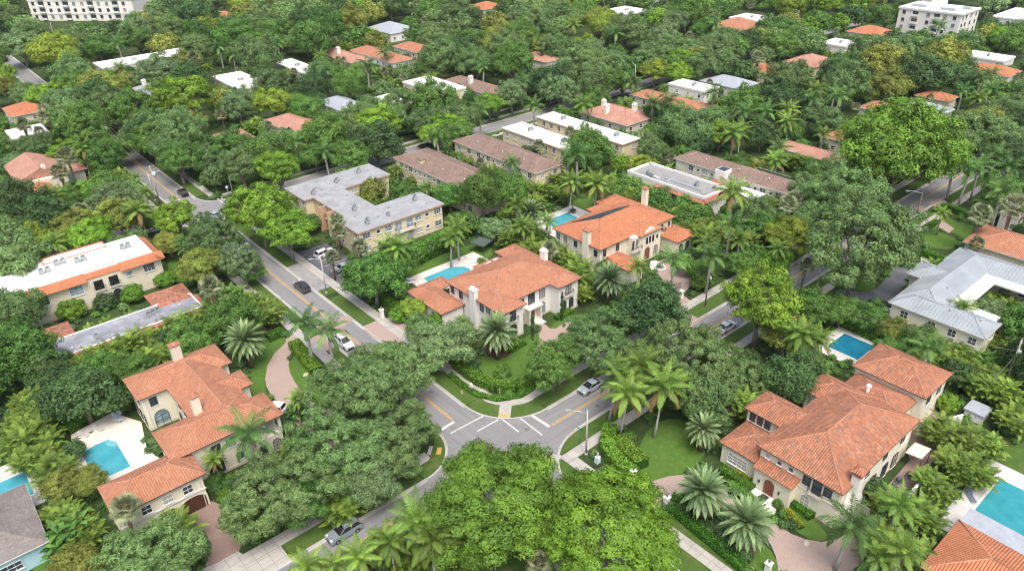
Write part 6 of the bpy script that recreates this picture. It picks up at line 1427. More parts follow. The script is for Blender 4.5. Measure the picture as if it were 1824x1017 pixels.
HD('low box hedge under the small balcony of the arched door house', [(1395, 888), (1430, 912), (1445, 925)], 1.3, .9, 'hedge')
HD('bright leafy hedge following the curved iron fence on the left of the lawn', [(1088, 768), (1080, 795), (1090, 818), (1108, 838), (1128, 855)], 2.0, 1.6, 'hedge_b', ls=.16)
HD('rounded bright hedge inside the curved iron fence', [(1102, 790), (1115, 808), (1135, 828), (1143, 836)], 2.2, 1.7, 'hedge_b', ls=.16)
HD('neat square hedge beside the pink path at upper right', [(1668, 382), (1684, 372), (1735, 392)], 1.6, 1.4, 'hedge')
HD('small hedge left of the pink path at upper right', [(1650, 408), (1668, 398)], 1.3, 1.0, 'hedge')
HD('hedge in front of the white palm court near the metal roof', [(1642, 455), (1672, 468), (1690, 472)], 1.5, 1.6, 'hedge')
HD('clipped hedge squaring the small lawn by the upper left crossing', [(350, 318), (372, 333), (420, 328)], 1.6, 1.2, 'hedge')
HD('tall clipped hedge beside the pool terrace of the twin garage mansion', [(118, 770), (150, 750), (200, 726)], 2.0, 1.9, 'hedge')
HD('hedge between the curved pink driveway and the street', [(525, 618), (548, 645), (565, 668)], 2.0, 1.5, 'hedge_b', ls=.16)
HD('short hedge above the head of the curved pink driveway', [(478, 608), (505, 594)], 1.6, 1.3, 'hedge')
HD('hedge strip in front of the white corner mansion wing', [(905, 628), (935, 612)], 1.3, .8, 'hedge'); HD('hedge strip under the right wing of the corner mansion', [(990, 570), (1018, 556)], 1.3, .8, 'hedge')
HD('dark hedge across the verge from the gallery white-roof block', [(880, 196), (945, 183)], 1.8, 1.4, 'hedge')
HD('tall hedge along the fence above the deep blue pool', [(1500, 578), (1560, 606), (1600, 626)], 2.2, 3.4, 'hedge', ls=.2, dens=30)
HD('yellow flower strip beside the steps of the arched door house', [(1310, 838), (1330, 850), (1348, 862)], .9, .5, 'flower', cat='flower bed', name='flower_bed')
HD('yellow flower border along the curved lawn of the arched door house', [(1398, 910), (1412, 925), (1428, 942)], .9, .5, 'flower', cat='flower bed', name='flower_bed')
HD('pale variegated planting in the mulch between the two date palms', [(1262, 928), (1285, 948), (1300, 965)], 1.2, .6, 'pf_sabal', cat='flower bed', name='flower_bed')
# slim cypresses and ivy by the corner mansion's door
for k, (px, py, lab) in enumerate(((949, 607, 'slim dark cypress left of the corner mansion front steps'), (1001, 572, 'ivy-clad cypress column right of the corner mansion front steps'))):
    x, y = at(px, py); V, Fc, t, c = crown(400 + k, Rr=1.7, Hh=3.6, zc=3.3, npuff=40, pr=(.25, .5), nleaf=5000, ls=.11, zmin=-1)
    V = V * np.array([.5, .5, 1.0])
    root = empty('cypress', (x, y, 0), 0, lab, 'tree'); o = bpy.data.objects.new('crown', npmesh('crown', V, Fc, [M['lf_dark']], t)); C.objects.link(o); o.parent = root
    MB().tube([(0, 0, 0), (0, 0, 4.5)], [.12, .05], 6).obj('trunk', M['bark_g'], root)
# ---------------------------------------------------------------- vehicles
def car_meshes(kind):
    # side profile (x along the car, z up), nose at +x
    if kind == 'sedan': prof = [(-2.3, .35), (-2.35, .75), (-2.15, .98), (-1.5, 1.05), (1.05, 1.0), (1.9, .86), (2.3, .68), (2.35, .35)]; cab = [(-1.75, 1.04), (-1.05, 1.42), (.25, 1.45), (1.15, 1.0)]
    elif kind == 'suv': prof = [(-2.3, .38), (-2.35, .85), (-2.25, 1.12), (-1.6, 1.16), (1.0, 1.1), (1.95, .98), (2.28, .78), (2.32, .38)]; cab = [(-2.2, 1.13), (-1.85, 1.68), (.15, 1.70), (1.05, 1.1)]
    else: prof = [(-2.0, .36), (-2.05, .8), (-1.95, 1.05), (-1.4, 1.1), (.95, 1.02), (1.75, .9), (2.0, .7), (2.02, .36)]; cab = [(-1.9, 1.08), (-1.6, 1.52), (.1, 1.55), (.95, 1.02)]
    W = .9
    def w_at(x, z): return W * (1 - .10 * max(0, (abs(x) - 1.5))) * (1 - .04 * max(0, z - .7))
    body = MB(); n = len(prof)
    for i in range(n - 1):
        (x0, z0), (x1, z1) = prof[i], prof[i + 1]; a, b_ = w_at(x0, z0), w_at(x1, z1)
        body.face([(x0, -a, z0), (x1, -b_, z1), (x1, b_, z1), (x0, a, z0)][::-1], smooth=False)
    for s in (-1, 1):
        # flank with wheel arches, as strips from the sill to the shoulder
        xs = np.linspace(prof[0][0], prof[-1][0], 40); P = sorted(prof[1:-1])
        zt = np.interp(xs, [p[0] for p in P], [p[1] for p in P])
        def zb(x):
            z = .30
            for wx in (-1.42, 1.42):
                if abs(x - wx) < .42: z = max(z, .33 + math.sqrt(max(0, .42 ** 2 - (x - wx) ** 2)))
            return z
        for i in range(39):
            x0, x1 = xs[i], xs[i + 1]; q = [(x0, s * w_at(x0, zb(x0)), zb(x0)), (x1, s * w_at(x1, zb(x1)), zb(x1)), (x1, s * w_at(x1, zt[i + 1]), zt[i + 1]), (x0, s * w_at(x0, zt[i]), zt[i])]
            body.face(q if s < 0 else q[::-1])
    tw = .66
    (ax, az), (bx, bz), (cx, cz), (dx, dz) = cab
    roof = [(bx, -tw, bz), (cx, -tw, cz), (cx, tw, cz), (bx, tw, bz)]; body.face(roof); body.face([(bx, -tw, bz - .04), (cx, -tw, cz - .04), (cx, tw, cz - .04), (bx, tw, bz - .04)][::-1])
    bw = .82
    for s in (-1, 1):
        for (x0, z0, y0), (x1, z1, y1) in (((ax, az, bw), (bx, bz, tw)), ((dx, dz, bw), (cx, cz, tw)), (((ax + dx) / 2 - .1, az, bw), ((bx + cx) / 2 - .1, (bz + cz) / 2, tw)), ((bx, bz, tw), (cx, cz, tw))):
            body.tube([(x0, s * y0, z0), (x1, s * y1, z1)], .04, 5)
    glass = {}
    g = MB(); g.face([(cx, -tw, cz - .02), (dx, -bw, dz), (dx, bw, dz), (cx, tw, cz - .02)]); glass['windscreen'] = g
    g = MB(); g.face([(ax, -bw, az), (bx, -tw, bz - .02), (bx, tw, bz - .02), (ax, bw, az)]); glass['rear_window'] = g
    g = MB()
    for s in (-1, 1): q = [(ax, s * bw, az), (dx, s * bw, dz), (cx, s * tw, cz - .02), (bx, s * tw, bz - .02)]; g.face(q if s < 0 else q[::-1])
    glass['side_window'] = g
    wheel = MB().tube([(0, -.11, 0), (0, .11, 0)], .33, 16); rim = MB().tube([(0, -.125, 0), (0, .125, 0)], .19, 10)
    lamp = MB().box(2.02 if kind != 'hatch' else 1.72, -.14, -.07, 2.34 if kind != 'hatch' else 2.03, .14, .07)
    tail = MB().box(-2.37 if kind != 'hatch' else -2.07, -.1, -.09, -2.2 if kind != 'hatch' else -1.9, .1, .09)
    trim = MB().box(2.1 if kind != 'hatch' else 1.8, -.55, .42, 2.37 if kind != 'hatch' else 2.05, .55, .6).box(-2.2, -.78, .22, 2.2 if kind != 'hatch' else 1.9, .78, .34)
    return dict(body=body.mesh('body'), wheel=wheel.mesh('tyre'), rim=rim.mesh('rim'), lamp=lamp.mesh('headlight'), tail=tail.mesh('tail_light'), trim=trim.mesh('bumper_trim'), glass={k: v.mesh(k) for k, v in glass.items()}, z=prof[5][1])
CARM = {}
PAINT = {}
def paint(name, col, metal=.4):
    if name in PAINT: return PAINT[name]
    m, nt, b_, o = newmat('paint_' + name); b_.inputs['Base Color'].default_value = (*col, 1); b_.inputs['Metallic'].default_value = metal; b_.inputs['Roughness'].default_value = .28
    b_.inputs['Coat Weight'].default_value = .5; PAINT[name] = m; return m
def car(kind, x, y, heading, col, label, grp='cars on the streets and driveways'):
    if kind not in CARM: CARM[kind] = car_meshes(kind)
    m = CARM[kind]; r_ = empty('parked_car' if 'parked' in label else 'car', (x, y, .03), heading, label, 'car', grp)
    def ad(me, nm, mat, loc=(0, 0, 0), par=None):
        o = bpy.data.objects.new(nm, me); C.objects.link(o); o.parent = par or r_; o.location = loc
        if not me.materials: me.materials.append(mat)
        if me.materials[0] is not mat: o.material_slots[0].link = 'OBJECT'; o.material_slots[0].material = mat
        return o
    ad(m['body'], 'body', col)
    for k, g in m['glass'].items(): ad(g, k, M['glass_d'])
    for sx in (-1.42, 1.42):
        for sy in (-.78, .78):
            w = ad(m['wheel'], 'tyre', M['tyre'], (sx, sy, .33)); ad(m['rim'], 'rim', M['alloy'], (0, 0, 0), w)
    for sy in (-.62, .62):
        ad(m['lamp'], 'headlight', M['lampglass'], (0, sy, m['z'] - .1)); ad(m['tail'], 'tail_light', M['red'], (0, sy, .82))
    ad(m['trim'], 'bumper_trim', M['iron'])
    if kind == 'suv':
        rr = MB(); rr.box(-1.7, .56, 1.70, .1, .60, 1.76).box(-1.7, -.60, 1.70, .1, -.56, 1.76); o = rr.obj('roof_rail', M['iron'], r_)
    return r_
p_silver = paint('silver_blue', (.50, .58, .64)); p_steel = paint('steel', (.30, .36, .40)); p_white = paint('white', (.80, .81, .82), 0); p_black = paint('black', (.018, .02, .024)); p_char = paint('charcoal', (.075, .085, .095)); p_grey = paint('grey', (.40, .42, .44)); p_green = paint('dark_green', (.03, .055, .05))
PI = math.pi
car('sedan', 72.3, 66.9, PI, p_silver, 'pale silver-blue sedan stopped near the kerb right of the crosswalk')
car('suv', 26.9, 67.1, PI, p_steel, 'silver-blue crossover parked under oaks at the bottom left')
car('sedan', 103.2, 62.6, 0, p_white, 'pale silver sedan parked between the oaks and bright tree')
car('suv', 52.7, 129.3, PI / 2, p_char, 'charcoal crossover driving beside the small parking lot')
car('suv', 48.9, 105.6, -PI / 2, p_white, 'white car half hidden by oak leaves near the two royal palms')
car('sedan', 53.2, 177.0, PI / 2 + .5, p_silver, 'light silver car crossing the upper left junction', )
car('suv', 52.8, 197.0, PI / 2, p_black, 'black SUV leaving the upper left junction')
car('suv', 63.4, 139.5, .1, p_white, 'white hatchback parked alone in the stall beside the apartments')
car('sedan', 63.6, 130.8, 0, p_silver, 'silver car parked in the lot beside the dark green one')
car('suv', 63.8, 127.9, 0, p_green, 'dark green car parked at the near end of the lot')
car('suv', 130.2, 47.6, -.6, p_black, 'dark SUV parked by the metal-roof apartments')
car('sedan', 128.4, 45.6, -.6, p_white, 'white car parked beside the dark SUV, half under a tree')
car('suv', 119.8, 181.5, PI / 2 + .4, p_black, 'black pickup-like SUV on the cross street behind the brown roofs')
car('hatch', 31.2, 96.8, 2.2, p_white, 'white car parked beside the twin garage mansion under palms')
car('suv', 290.5, 186.0, .2, p_black, 'dark car on the far street near the pale round oak')
# ---------------------------------------------------------------- poles, lamps, wires
def thing_mb(name, label, cat, x, y, parts, rz=0, z=0, group=None):
    r_ = empty(name, (x, y, z), rz, label, cat, group)
    for nm, mb, mt in parts: mb.obj(nm, M[mt], r_)
    return r_
def lamp(x, y, h, az, label, mat='pole_con', al=2.4, group='street lamps'):
    dx, dy = math.cos(az), math.sin(az)
    arm = MB().tube([(0, 0, h - .6), (dx * al * .5, dy * al * .5, h - .1), (dx * al, dy * al, h)], [.07, .06, .05], 6)
    hd = MB().obox((dx * (al + .3), dy * (al + .3), h), (dx, dy, 0), (-dy, dx, 0), (0, 0, 1), .42, .16, .09)
    ln = MB().obox((dx * (al + .35), dy * (al + .35), h - .11), (dx, dy, 0), (-dy, dx, 0), (0, 0, 1), .26, .12, .03)
    r_ = thing_mb('street_lamp', label, 'street lamp', x, y, [('pole', MB().tube([(0, 0, 0), (0, 0, h * .5), (0, 0, h)], [.15, .12, .09], 8), mat), ('base', MB().tube([(0, 0, 0), (0, 0, .35)], .24, 8), mat), ('arm', arm, 'galv'), ('lamp_head', hd, 'galv')], group=group)
    ln.obj('lens', M['lampglass'], r_); return r_
lamp(60.7, 56.6, 8.2, 2.4, 'tall concrete street lamp at the right side of the crosswalk'); lamp(172.3, 59.9, 7.8, 2.3, 'dark street lamp with long arm on the upper right street', 'pole_dark', 3.0)
lamp(129.9, 59.9, 8.4, 2.4, 'street lamp rising behind the bright tree and oaks', 'pole_con', 2.6); lamp(106.6, 69.8, 7.8, -2.4, 'street lamp between the solar panel house hedge and street', 'pole_dark', 2.2)
lamp(55.6, 124.6, 8.0, 2.6, 'thin street lamp by the small parking lot', 'pole_con', 1.6); lamp(45.8, 141.5, 7.5, .2, 'street lamp half hidden by trees near the courtyard apartments', 'pole_con', 1.8); lamp(46.0, 198.0, 7.5, .0, 'street lamp beside the transformer pole', 'galv', 1.9)
for (px, py, lab) in ((100, 76, 'far white lamp post at the bend of the far left street'), (54, 78, 'far lamp post left of the others under the condominium'), (108, 66, 'x'), (196, 64, 'far white lamp post in front of the condominium'), (1325, 92, 'slim lamp post in front of the far orange strip roof'), (1418, 55, 'grey lamp post between the bright tree and modern villa'), (1480, 70, 'x'), (1223, 130, 'lamp post at the left of the white boxy house'), (1130, 160, 'far concrete lamp post left of two royal palms'), (362, 38, 'thin white lamp post above the bright far trees'), (458, 10, 'x'), (536, 8, 'x')):
    if lab == 'x': continue
    x, y = at(px, py); lamp(x, y, 9.0, 1.2, lab, 'pole_con', 1.8)
def upole(x, y, h, label, arms=1, trafo=False, lean=(0, 0)):
    top = (lean[0], lean[1], h)
    parts = [('pole', MB().tube([(0, 0, 0), (lean[0] / 2, lean[1] / 2, h / 2), top], [.2, .17, .13], 8), 'pole_wood')]
    a = MB()
    for i in range(arms): a.obox((top[0], top[1], h - .4 - i * .9), (1, .15, 0), (-.15, 1, 0), (0, 0, 1), 1.1, .06, .07)
    for s in (-1, 0, 1): a.tube([(top[0] + s * .95, top[1] + s * .14, h - .34), (top[0] + s * .95, top[1] + s * .14, h - .08)], .06, 6)
    parts.append(('crossarm', a, 'pole_wood'))
    if trafo: parts.append(('transformer', MB().tube([(top[0] + .5, top[1] - .1, h - 3.0), (top[0] + .5, top[1] - .1, h - 1.9)], .36, 12).ball((top[0] + .5, top[1] - .1, h - 1.9), .36, 10, 5, 1, 1, .4), 'box_b'))
    return thing_mb('utility_pole', label, 'utility pole', x, y, parts, group='utility poles')
P_ = [(46.2, 195.0, 10.5), (48.2, 243.5, 10.5), (48.5, 300, 10.5)]
upole(*P_[0], 'utility pole with white transformer at the upper left junction', 2, True); upole(*P_[1], 'utility pole rising between the oaks over the left street', 2, True); upole(*P_[2], 'distant utility pole along the left street', 1)
upole(62.8, 184.3 + 4.0, 9.5, 'bare wooden utility pole by the upper left junction verge', 1); upole(119.9, 22.3, 10.0, 'wooden utility pole with transformer among palms at the right edge', 1, True)
def wire(label, pts, sag=.8, r_=.035):
    mb = MB()
    for a, b_ in zip(pts[:-1], pts[1:]):
        a, b_ = Vector(a), Vector(b_); q = []
        for i in range(13): t = i / 12; p = a.lerp(b_, t); p.z -= sag * 4 * t * (1 - t); q.append(p)
        mb.tube(q, r_, 4, False)
    tag(mb.obj('power_line', M['pole_dark']), label, 'power line', 'overhead power lines')
wire('upper power line strung between the transformer poles on the left street', [(46.2, 195.1, 10.4), (48.2, 243.5, 10.4), (48.5, 300, 10.4)]); wire('second power line hanging just beside the upper one', [(47.1, 195.2, 10.3), (49.1, 243.6, 10.3), (49.4, 300, 10.3)], 1.0)
wire('low cable bundle under the power lines on the left street', [(46.2, 195.1, 8.4), (48.2, 243.5, 8.4), (48.5, 300, 8.4)], 1.3, .05)
wire('cable crossing the upper left junction between two poles', [(46.2, 195, 9.6), (62.8, 188.3, 9.1)], .5); wire('cable from the bare pole running right above the verge', [(62.8, 188.3, 9.1), (118, 189.5, 9)], 1.2)
wire('cable leaving the right edge transformer pole', [(119.9, 22.3, 9.6), (150, 2, 9.6)], 1.2); wire('guy cable sloping from the right edge transformer pole to the sheds', [(119.9, 22.3, 7.4), (113, 23.6, 2.6)], .2, .045); wire('cable running from the right edge transformer pole behind the palms', [(119.9, 22.3, 8.0), (112, 47, 7.5)], .6)
thing_mb('utility_post', 'wooden post carrying a pale blue meter box beside the hedge', 'utility box', 59.9, 53.6, [('post', MB().tube([(0, 0, 0), (0, 0, 2.9)], .14, 8), 'pole_wood'), ('meter_box', MB().box(-.32, -.3, 1.1, .32, .3, 2.2).box(-.2, -.36, 1.3, .2, -.3, 2.0), 'box_b'), ('conduit', MB().tube([(.25, 0, 0), (.25, 0, 1.1)], .05, 6), 'iron')])
thing_mb('street_sign', 'green street name sign beside the tall concrete street lamp', 'street sign', 61.6, 58.9, [('post', MB().tube([(0, 0, 0), (0, 0, 2.9)], .045, 6), 'sign_g'), ('blade', MB().box(-.5, -.015, 2.55, .5, .015, 2.75).box(-.015, -.5, 2.8, .015, .5, 3.0), 'sign_g')])
thing_mb('street_sign', 'round back of a traffic sign beside the bare wooden pole', 'street sign', 61.3, 187.4, [('post', MB().tube([(0, 0, 0), (0, 0, 2.6)], .04, 6), 'galv'), ('sign_plate', MB().tube([(0, .02, 2.6), (0, .05, 2.6)], .4, 8), 'box_b')])
# ---------------------------------------------------------------- gates, fences, pillars
def pillar(x, y, label, h=2.0, lantern=True):
    p = [('shaft', MB().box(-.32, -.32, 0, .32, .32, h), 'white'), ('capital', MB().box(-.42, -.42, h, .42, .42, h + .12), 'trim')]
    if lantern: p.append(('lantern', MB().tube([(0, 0, h + .12), (0, 0, h + .25)], .06, 6).tube([(0, 0, h + .25), (0, 0, h + .6)], [.12, .18], 6).tube([(0, 0, h + .6), (0, 0, h + .72)], [.2, .03], 6), 'pole_dark'))
    return thing_mb('gate_pillar', label, 'gate pillar', x, y, p, group='white gate pillars')
x, y = at(1127, 858); pillar(x, y, 'white gate pillar at the end of the curved iron fence'); x, y = at(1186, 905); pillar(x, y, 'white gate pillar with lantern at the head of the long clipped hedge')
x, y = at(1367, 1017); pillar(x, y, 'white gate pillar with globe cut by the bottom edge', 1.4); x, y = at(681, 566); pillar(x, y, 'white gate post at the black gate left of the corner mansion', 1.8)
x, y = at(1213, 531); pillar(x, y, 'short stone pillar at the drive of the solar panel house', 1.6, False); x, y = at(1168, 540); pillar(x, y, 'short pillar under the royal palm by the pink driveway', 1.5, False)
def iron_fence(label, pts, h=1.5, px=True):
    P = [at(*p) for p in pts] if px else pts; cx, cy = P[0]; rails, bars = MB(), MB()
    for a, b_ in zip(P[:-1], P[1:]):
        for z in (.15, h - .15): rails.tube([(a[0] - cx, a[1] - cy, z), (b_[0] - cx, b_[1] - cy, z)], .025, 5)
        n = max(2, int(math.dist(a, b_) / .16))
        for i in range(n): t = i / n; X, Y = a[0] + (b_[0] - a[0]) * t - cx, a[1] + (b_[1] - a[1]) * t - cy; bars.box(X - .012, Y - .012, 0, X + .012, Y + .012, h)
    return thing_mb('iron_fence', label, 'fence', cx, cy, [('rail', rails, 'iron'), ('pickets', bars, 'iron')])
iron_fence('curved black iron fence between the two bright hedges', [(1098, 778), (1093, 796), (1098, 815), (1112, 835), (1124, 852)]); iron_fence('black iron gate beside the white gate post', [(684, 566), (702, 557)], 1.7)
iron_fence('black iron fence along the pink drive of the solar panel house', [(1172, 535), (1190, 520), (1213, 512)], 1.3)
# ---------------------------------------------------------------- garden furniture
def lounger(x, y, rz_, label, mat='cushion'):
    fr = MB(); fr.box(-.32, -.95, .22, .32, .95, .28)
    cu = MB(); cu.box(-.30, -.93, .285, .30, .35, .36); cu.obox((0, .66, .50), (1, 0, 0), (0, 1, .55), (0, -.55, 1), .30, .36, .04)
    r_ = thing_mb('sun_lounger', label, 'sun lounger', x, y, [('frame', fr, 'trim'), ('cushion', cu, mat)], rz_, .08, 'sun loungers by the pools')
    for sx in (-.28, .28):
        for sy in (-.85, .85): MB().box(sx - .03, sy - .03, 0, sx + .03, sy + .03, .22).obj('leg', M['trim'], r_)
    return r_
for px, py, a, lab in ((149, 777, .5, 'grey sun lounger at the left of the pair above the corner pool steps'), (176, 766, .5, 'grey sun lounger at the right of the pair above the corner pool steps'), (838, 461, .9, 'white sun lounger nearest the lawn behind the corner mansion'), (848, 468, .9, 'white sun lounger beside the potted bush at the mansion pool'), (733, 500, 1.2, 'white sun lounger at the left end of the mansion pool, upper'), (731, 506, 1.2, 'white sun lounger at the left end of the mansion pool, lower')):
    x, y = at(px, py); lounger(x, y, a, lab, 'cushion' if px < 200 else 'cloth_w')
x, y = at(162, 772); thing_mb('side_table', 'small round table between the two grey sun loungers', 'table', x, y, [('table_top', MB().tube([(0, 0, .5), (0, 0, .54)], .35, 12), 'cushion'), ('leg', MB().tube([(0, 0, 0), (0, 0, .5)], .05, 6), 'iron')], z=.08)
def chair(x, y, a, lab, mat='box_b'):
    b_ = MB().obox((0, .32, .75), (1, 0, 0), (0, 1, -2.2), (0, 2.2, 1), .3, .03, .42)
    r_ = thing_mb('garden_chair', lab, 'chair', x, y, [('seat', MB().box(-.3, -.3, .36, .3, .3, .42), mat), ('backrest', b_, mat), ('armrest', MB().box(-.38, -.3, .55, -.3, .35, .6).box(.3, -.3, .55, .38, .35, .6), mat)], a, .08, 'pale blue garden chairs')
    for sx in (-.27, .27):
        for sy in (-.27, .27): MB().box(sx - .03, sy - .03, 0, sx + .03, sy + .03, .36).obj('leg', M[mat], r_)
for px, py, a, lab in ((207, 746, .4, 'pale blue garden chair nearest the clipped hedge'), (215, 752, 1.9, 'pale blue garden chair nearest the planted corner of the terrace'), (213, 742, -.8, 'pale blue garden chair standing behind the other two')): x, y = at(px, py); chair(x, y, a, lab)
# potted bush, gazebo, fountain, umbrella group, rocks
x, y = at(858, 475); r_ = thing_mb('planter', 'dark round pot with a leafy bush on the pool terrace', 'planter', x, y, [('pot', MB().tube([(0, 0, 0), (0, 0, .9)], [.4, .6], 12), 'pot')], z=.08)
V_, F_, t_, c_ = crown(500, Rr=1.9, Hh=1.2, zc=1.4, npuff=14, pr=(.3, .6), nleaf=900, ls=.12, zmin=-.3); o = bpy.data.objects.new('foliage', npmesh('foliage', V_, F_, [M['hedge_b']], t_)); C.objects.link(o); o.parent = r_
x, y = at(858, 446)
g1 = MB(); q = [(-1.9, -1.9, 2.3), (1.9, -1.9, 2.3), (1.9, 1.9, 2.3), (-1.9, 1.9, 2.3)]
for i in range(4): g1.face([q[i], q[(i + 1) % 4], (0, 0, 3.2)]); g1.face([(q[i][0], q[i][1], 2.05), (q[(i + 1) % 4][0], q[(i + 1) % 4][1], 2.05), q[(i + 1) % 4], q[i]])
r_ = thing_mb('gazebo', 'dark green canvas gazebo at the back of the mansion lawn', 'gazebo', x, y, [('canopy', g1, 'canvas')], .3)
for sx in (-1.8, 1.8):
    for sy in (-1.8, 1.8): MB().tube([(sx, sy, 0), (sx, sy, 2.3)], .05, 6).obj('post', M['iron'], r_)
x, y = at(1176, 480); thing_mb('fountain', 'round stone fountain in the court of the solar panel house', 'fountain', x, y, [('basin', MB().tube([(0, 0, 0), (0, 0, .45)], [1.1, 1.2], 20), 'stone'), ('water', MB().tube([(0, 0, .45), (0, 0, .47)], .95, 20), 'darkmem'), ('pedestal', MB().tube([(0, 0, .4), (0, 0, 1.1), (0, 0, 1.15), (0, 0, 1.25)], [.2, .15, .7, .75], 12), 'stone')], z=.07)
x, y = at(1020, 380); r_ = thing_mb('patio_table', 'dark patio table with closed parasol beside the solar panel house pool', 'table', x, y, [('table_top', MB().tube([(0, 0, .72), (0, 0, .77)], .9, 14), 'iron'), ('parasol', MB().tube([(0, 0, .77), (0, 0, 1.3), (0, 0, 2.7)], [.04, .16, .04], 8), 'canvas')], z=.08)
for k in range(3): MB().tube([(.5 * math.cos(k * 2.1), .5 * math.sin(k * 2.1), 0), (.3 * math.cos(k * 2.1), .3 * math.sin(k * 2.1), .72)], .04, 6).obj('leg', M['iron'], r_)
for px, py, s, lab in ((898, 674, .7, 'pale domed boulder on the corner lawn above the hedge'), (1436, 968, .6, 'tan boulder at the curved lawn edge near the big royal palm'), (545, 668, .6, 'pale boulder beside the curved pink driveway'), (1386, 480, .9, 'flat tan stone on the verge left of the big oak'), (1375, 476, .6, 'smaller flat stone next to the flat tan stone')):
    x, y = at(px, py); mb = MB().ball((0, 0, .15 * s), s, 9, 6, 1, .75, .45); mb.v = [(a + .08 * s * math.sin(7 * b_ + 3 * c), b_ + .07 * s * math.sin(6 * a), c + .05 * s * math.sin(9 * a + 4 * b_)) for a, b_, c in mb.v]; tag(mb.obj('boulder', M['rock']), lab, 'rock', 'garden boulders').location = (x, y, 0)
x, y = at(890, 700); thing_mb('marker_post', 'short white stone post below the corner hedge', 'post', x, y, [('shaft', MB().box(-.14, -.14, 0, .14, .14, 1.0), 'trim'), ('cap', MB().box(-.18, -.18, 1.0, .18, .18, 1.08), 'trim')])
x, y = at(823, 702); thing_mb('marker_post', 'small white utility marker in the verge left of the person', 'post', x, y, [('shaft', MB().box(-.07, -.07, 0, .07, .07, .7), 'trim'), ('cap', MB().box(-.09, -.09, .7, .09, .09, .76), 'yellow')])
x, y = at(1530, 905); 
# bins / lounge chair / bicycles
for i, (x, y, c_, lab) in enumerate(((80.2, 20.6, 'pole_dark', 'dark wheeled bin outside the service yard wall'), (79.2, 20.2, 'box_b', 'pale blue wheeled bin outside the service yard wall'))):
    r_ = thing_mb('wheeled_bin', lab, 'bin', x, y, [('body', MB().prism([(-.28, -.3), (.28, -.3), (.28, .3), (-.28, .3)], .08, .95), c_), ('lid', MB().obox((0, 0, 1.0), (1, 0, 0), (0, 1, .1), (0, -.1, 1), .31, .34, .04), c_)]); MB().tube([(-.3, .28, .1), (.3, .28, .1)], .1, 8).obj('wheel', M['tyre'], r_)
x, y = at(1729, 889); lounger(x, y, -.8, 'dark blue lounge chair on the pale deck at the far right pool', 'cloth_b')
def bicycle(x, y, a, lab):
    fr = MB()
    for p in (((-.5, 0, .34), (-.15, 0, .34)), ((-.15, 0, .34), (-.3, 0, .85)), ((-.5, 0, .34), (-.27, 0, .75)), ((-.27, 0, .75), (.35, 0, .8)), ((-.15, 0, .34), (.35, 0, .7)), ((.5, 0, .34), (.33, 0, .95)), ((.3, -.28, 1.0), (.3, .28, 1.0))): fr.tube(p, .025, 5)
    r_ = thing_mb('bicycle', lab, 'bicycle', x, y, [('frame', fr, 'iron'), ('saddle', MB().box(-.42, -.07, .86, -.18, .07, .92), 'tyre')], a, .06, 'black bicycles heaped by the garden wall')
    for sx in (-.5, .5):
        w = MB(); w.tube([(sx + .31 * math.cos(t * math.tau / 16), 0, .34 + .31 * math.sin(t * math.tau / 16)) for t in range(17)], .03, 5, False)
        for t in range(6): w.tube([(sx, 0, .34), (sx + .3 * math.cos(t * 1.05), 0, .34 + .3 * math.sin(t * 1.05))], .008, 3, False)
        w.obj('wheel', M['tyre'], r_)
for i in range(6): bicycle(100.2 + i * .95, 25.2 - i * .42, 1.1 + .25 * math.sin(i * 2.3), 'black bicycle in the heap before the white garden wall')
# turquoise slide seen in the distance
x, y = at(1408, 92); thing_mb('pool_slide', 'turquoise curved pool slide beside the bright far tree', 'slide', x, y, [('chute', MB().tube([(-4, 0, 4.5), (-1, .8, 4.2), (2, .3, 2.5), (5, 0, .6)], [1.0, 1.1, 1.1, 1.0], 8), 'water'), ('support', MB().box(-3.6, -.2, 0, -3.2, .2, 4).box(.2, .4, 0, .5, .7, 3), 'trim')])
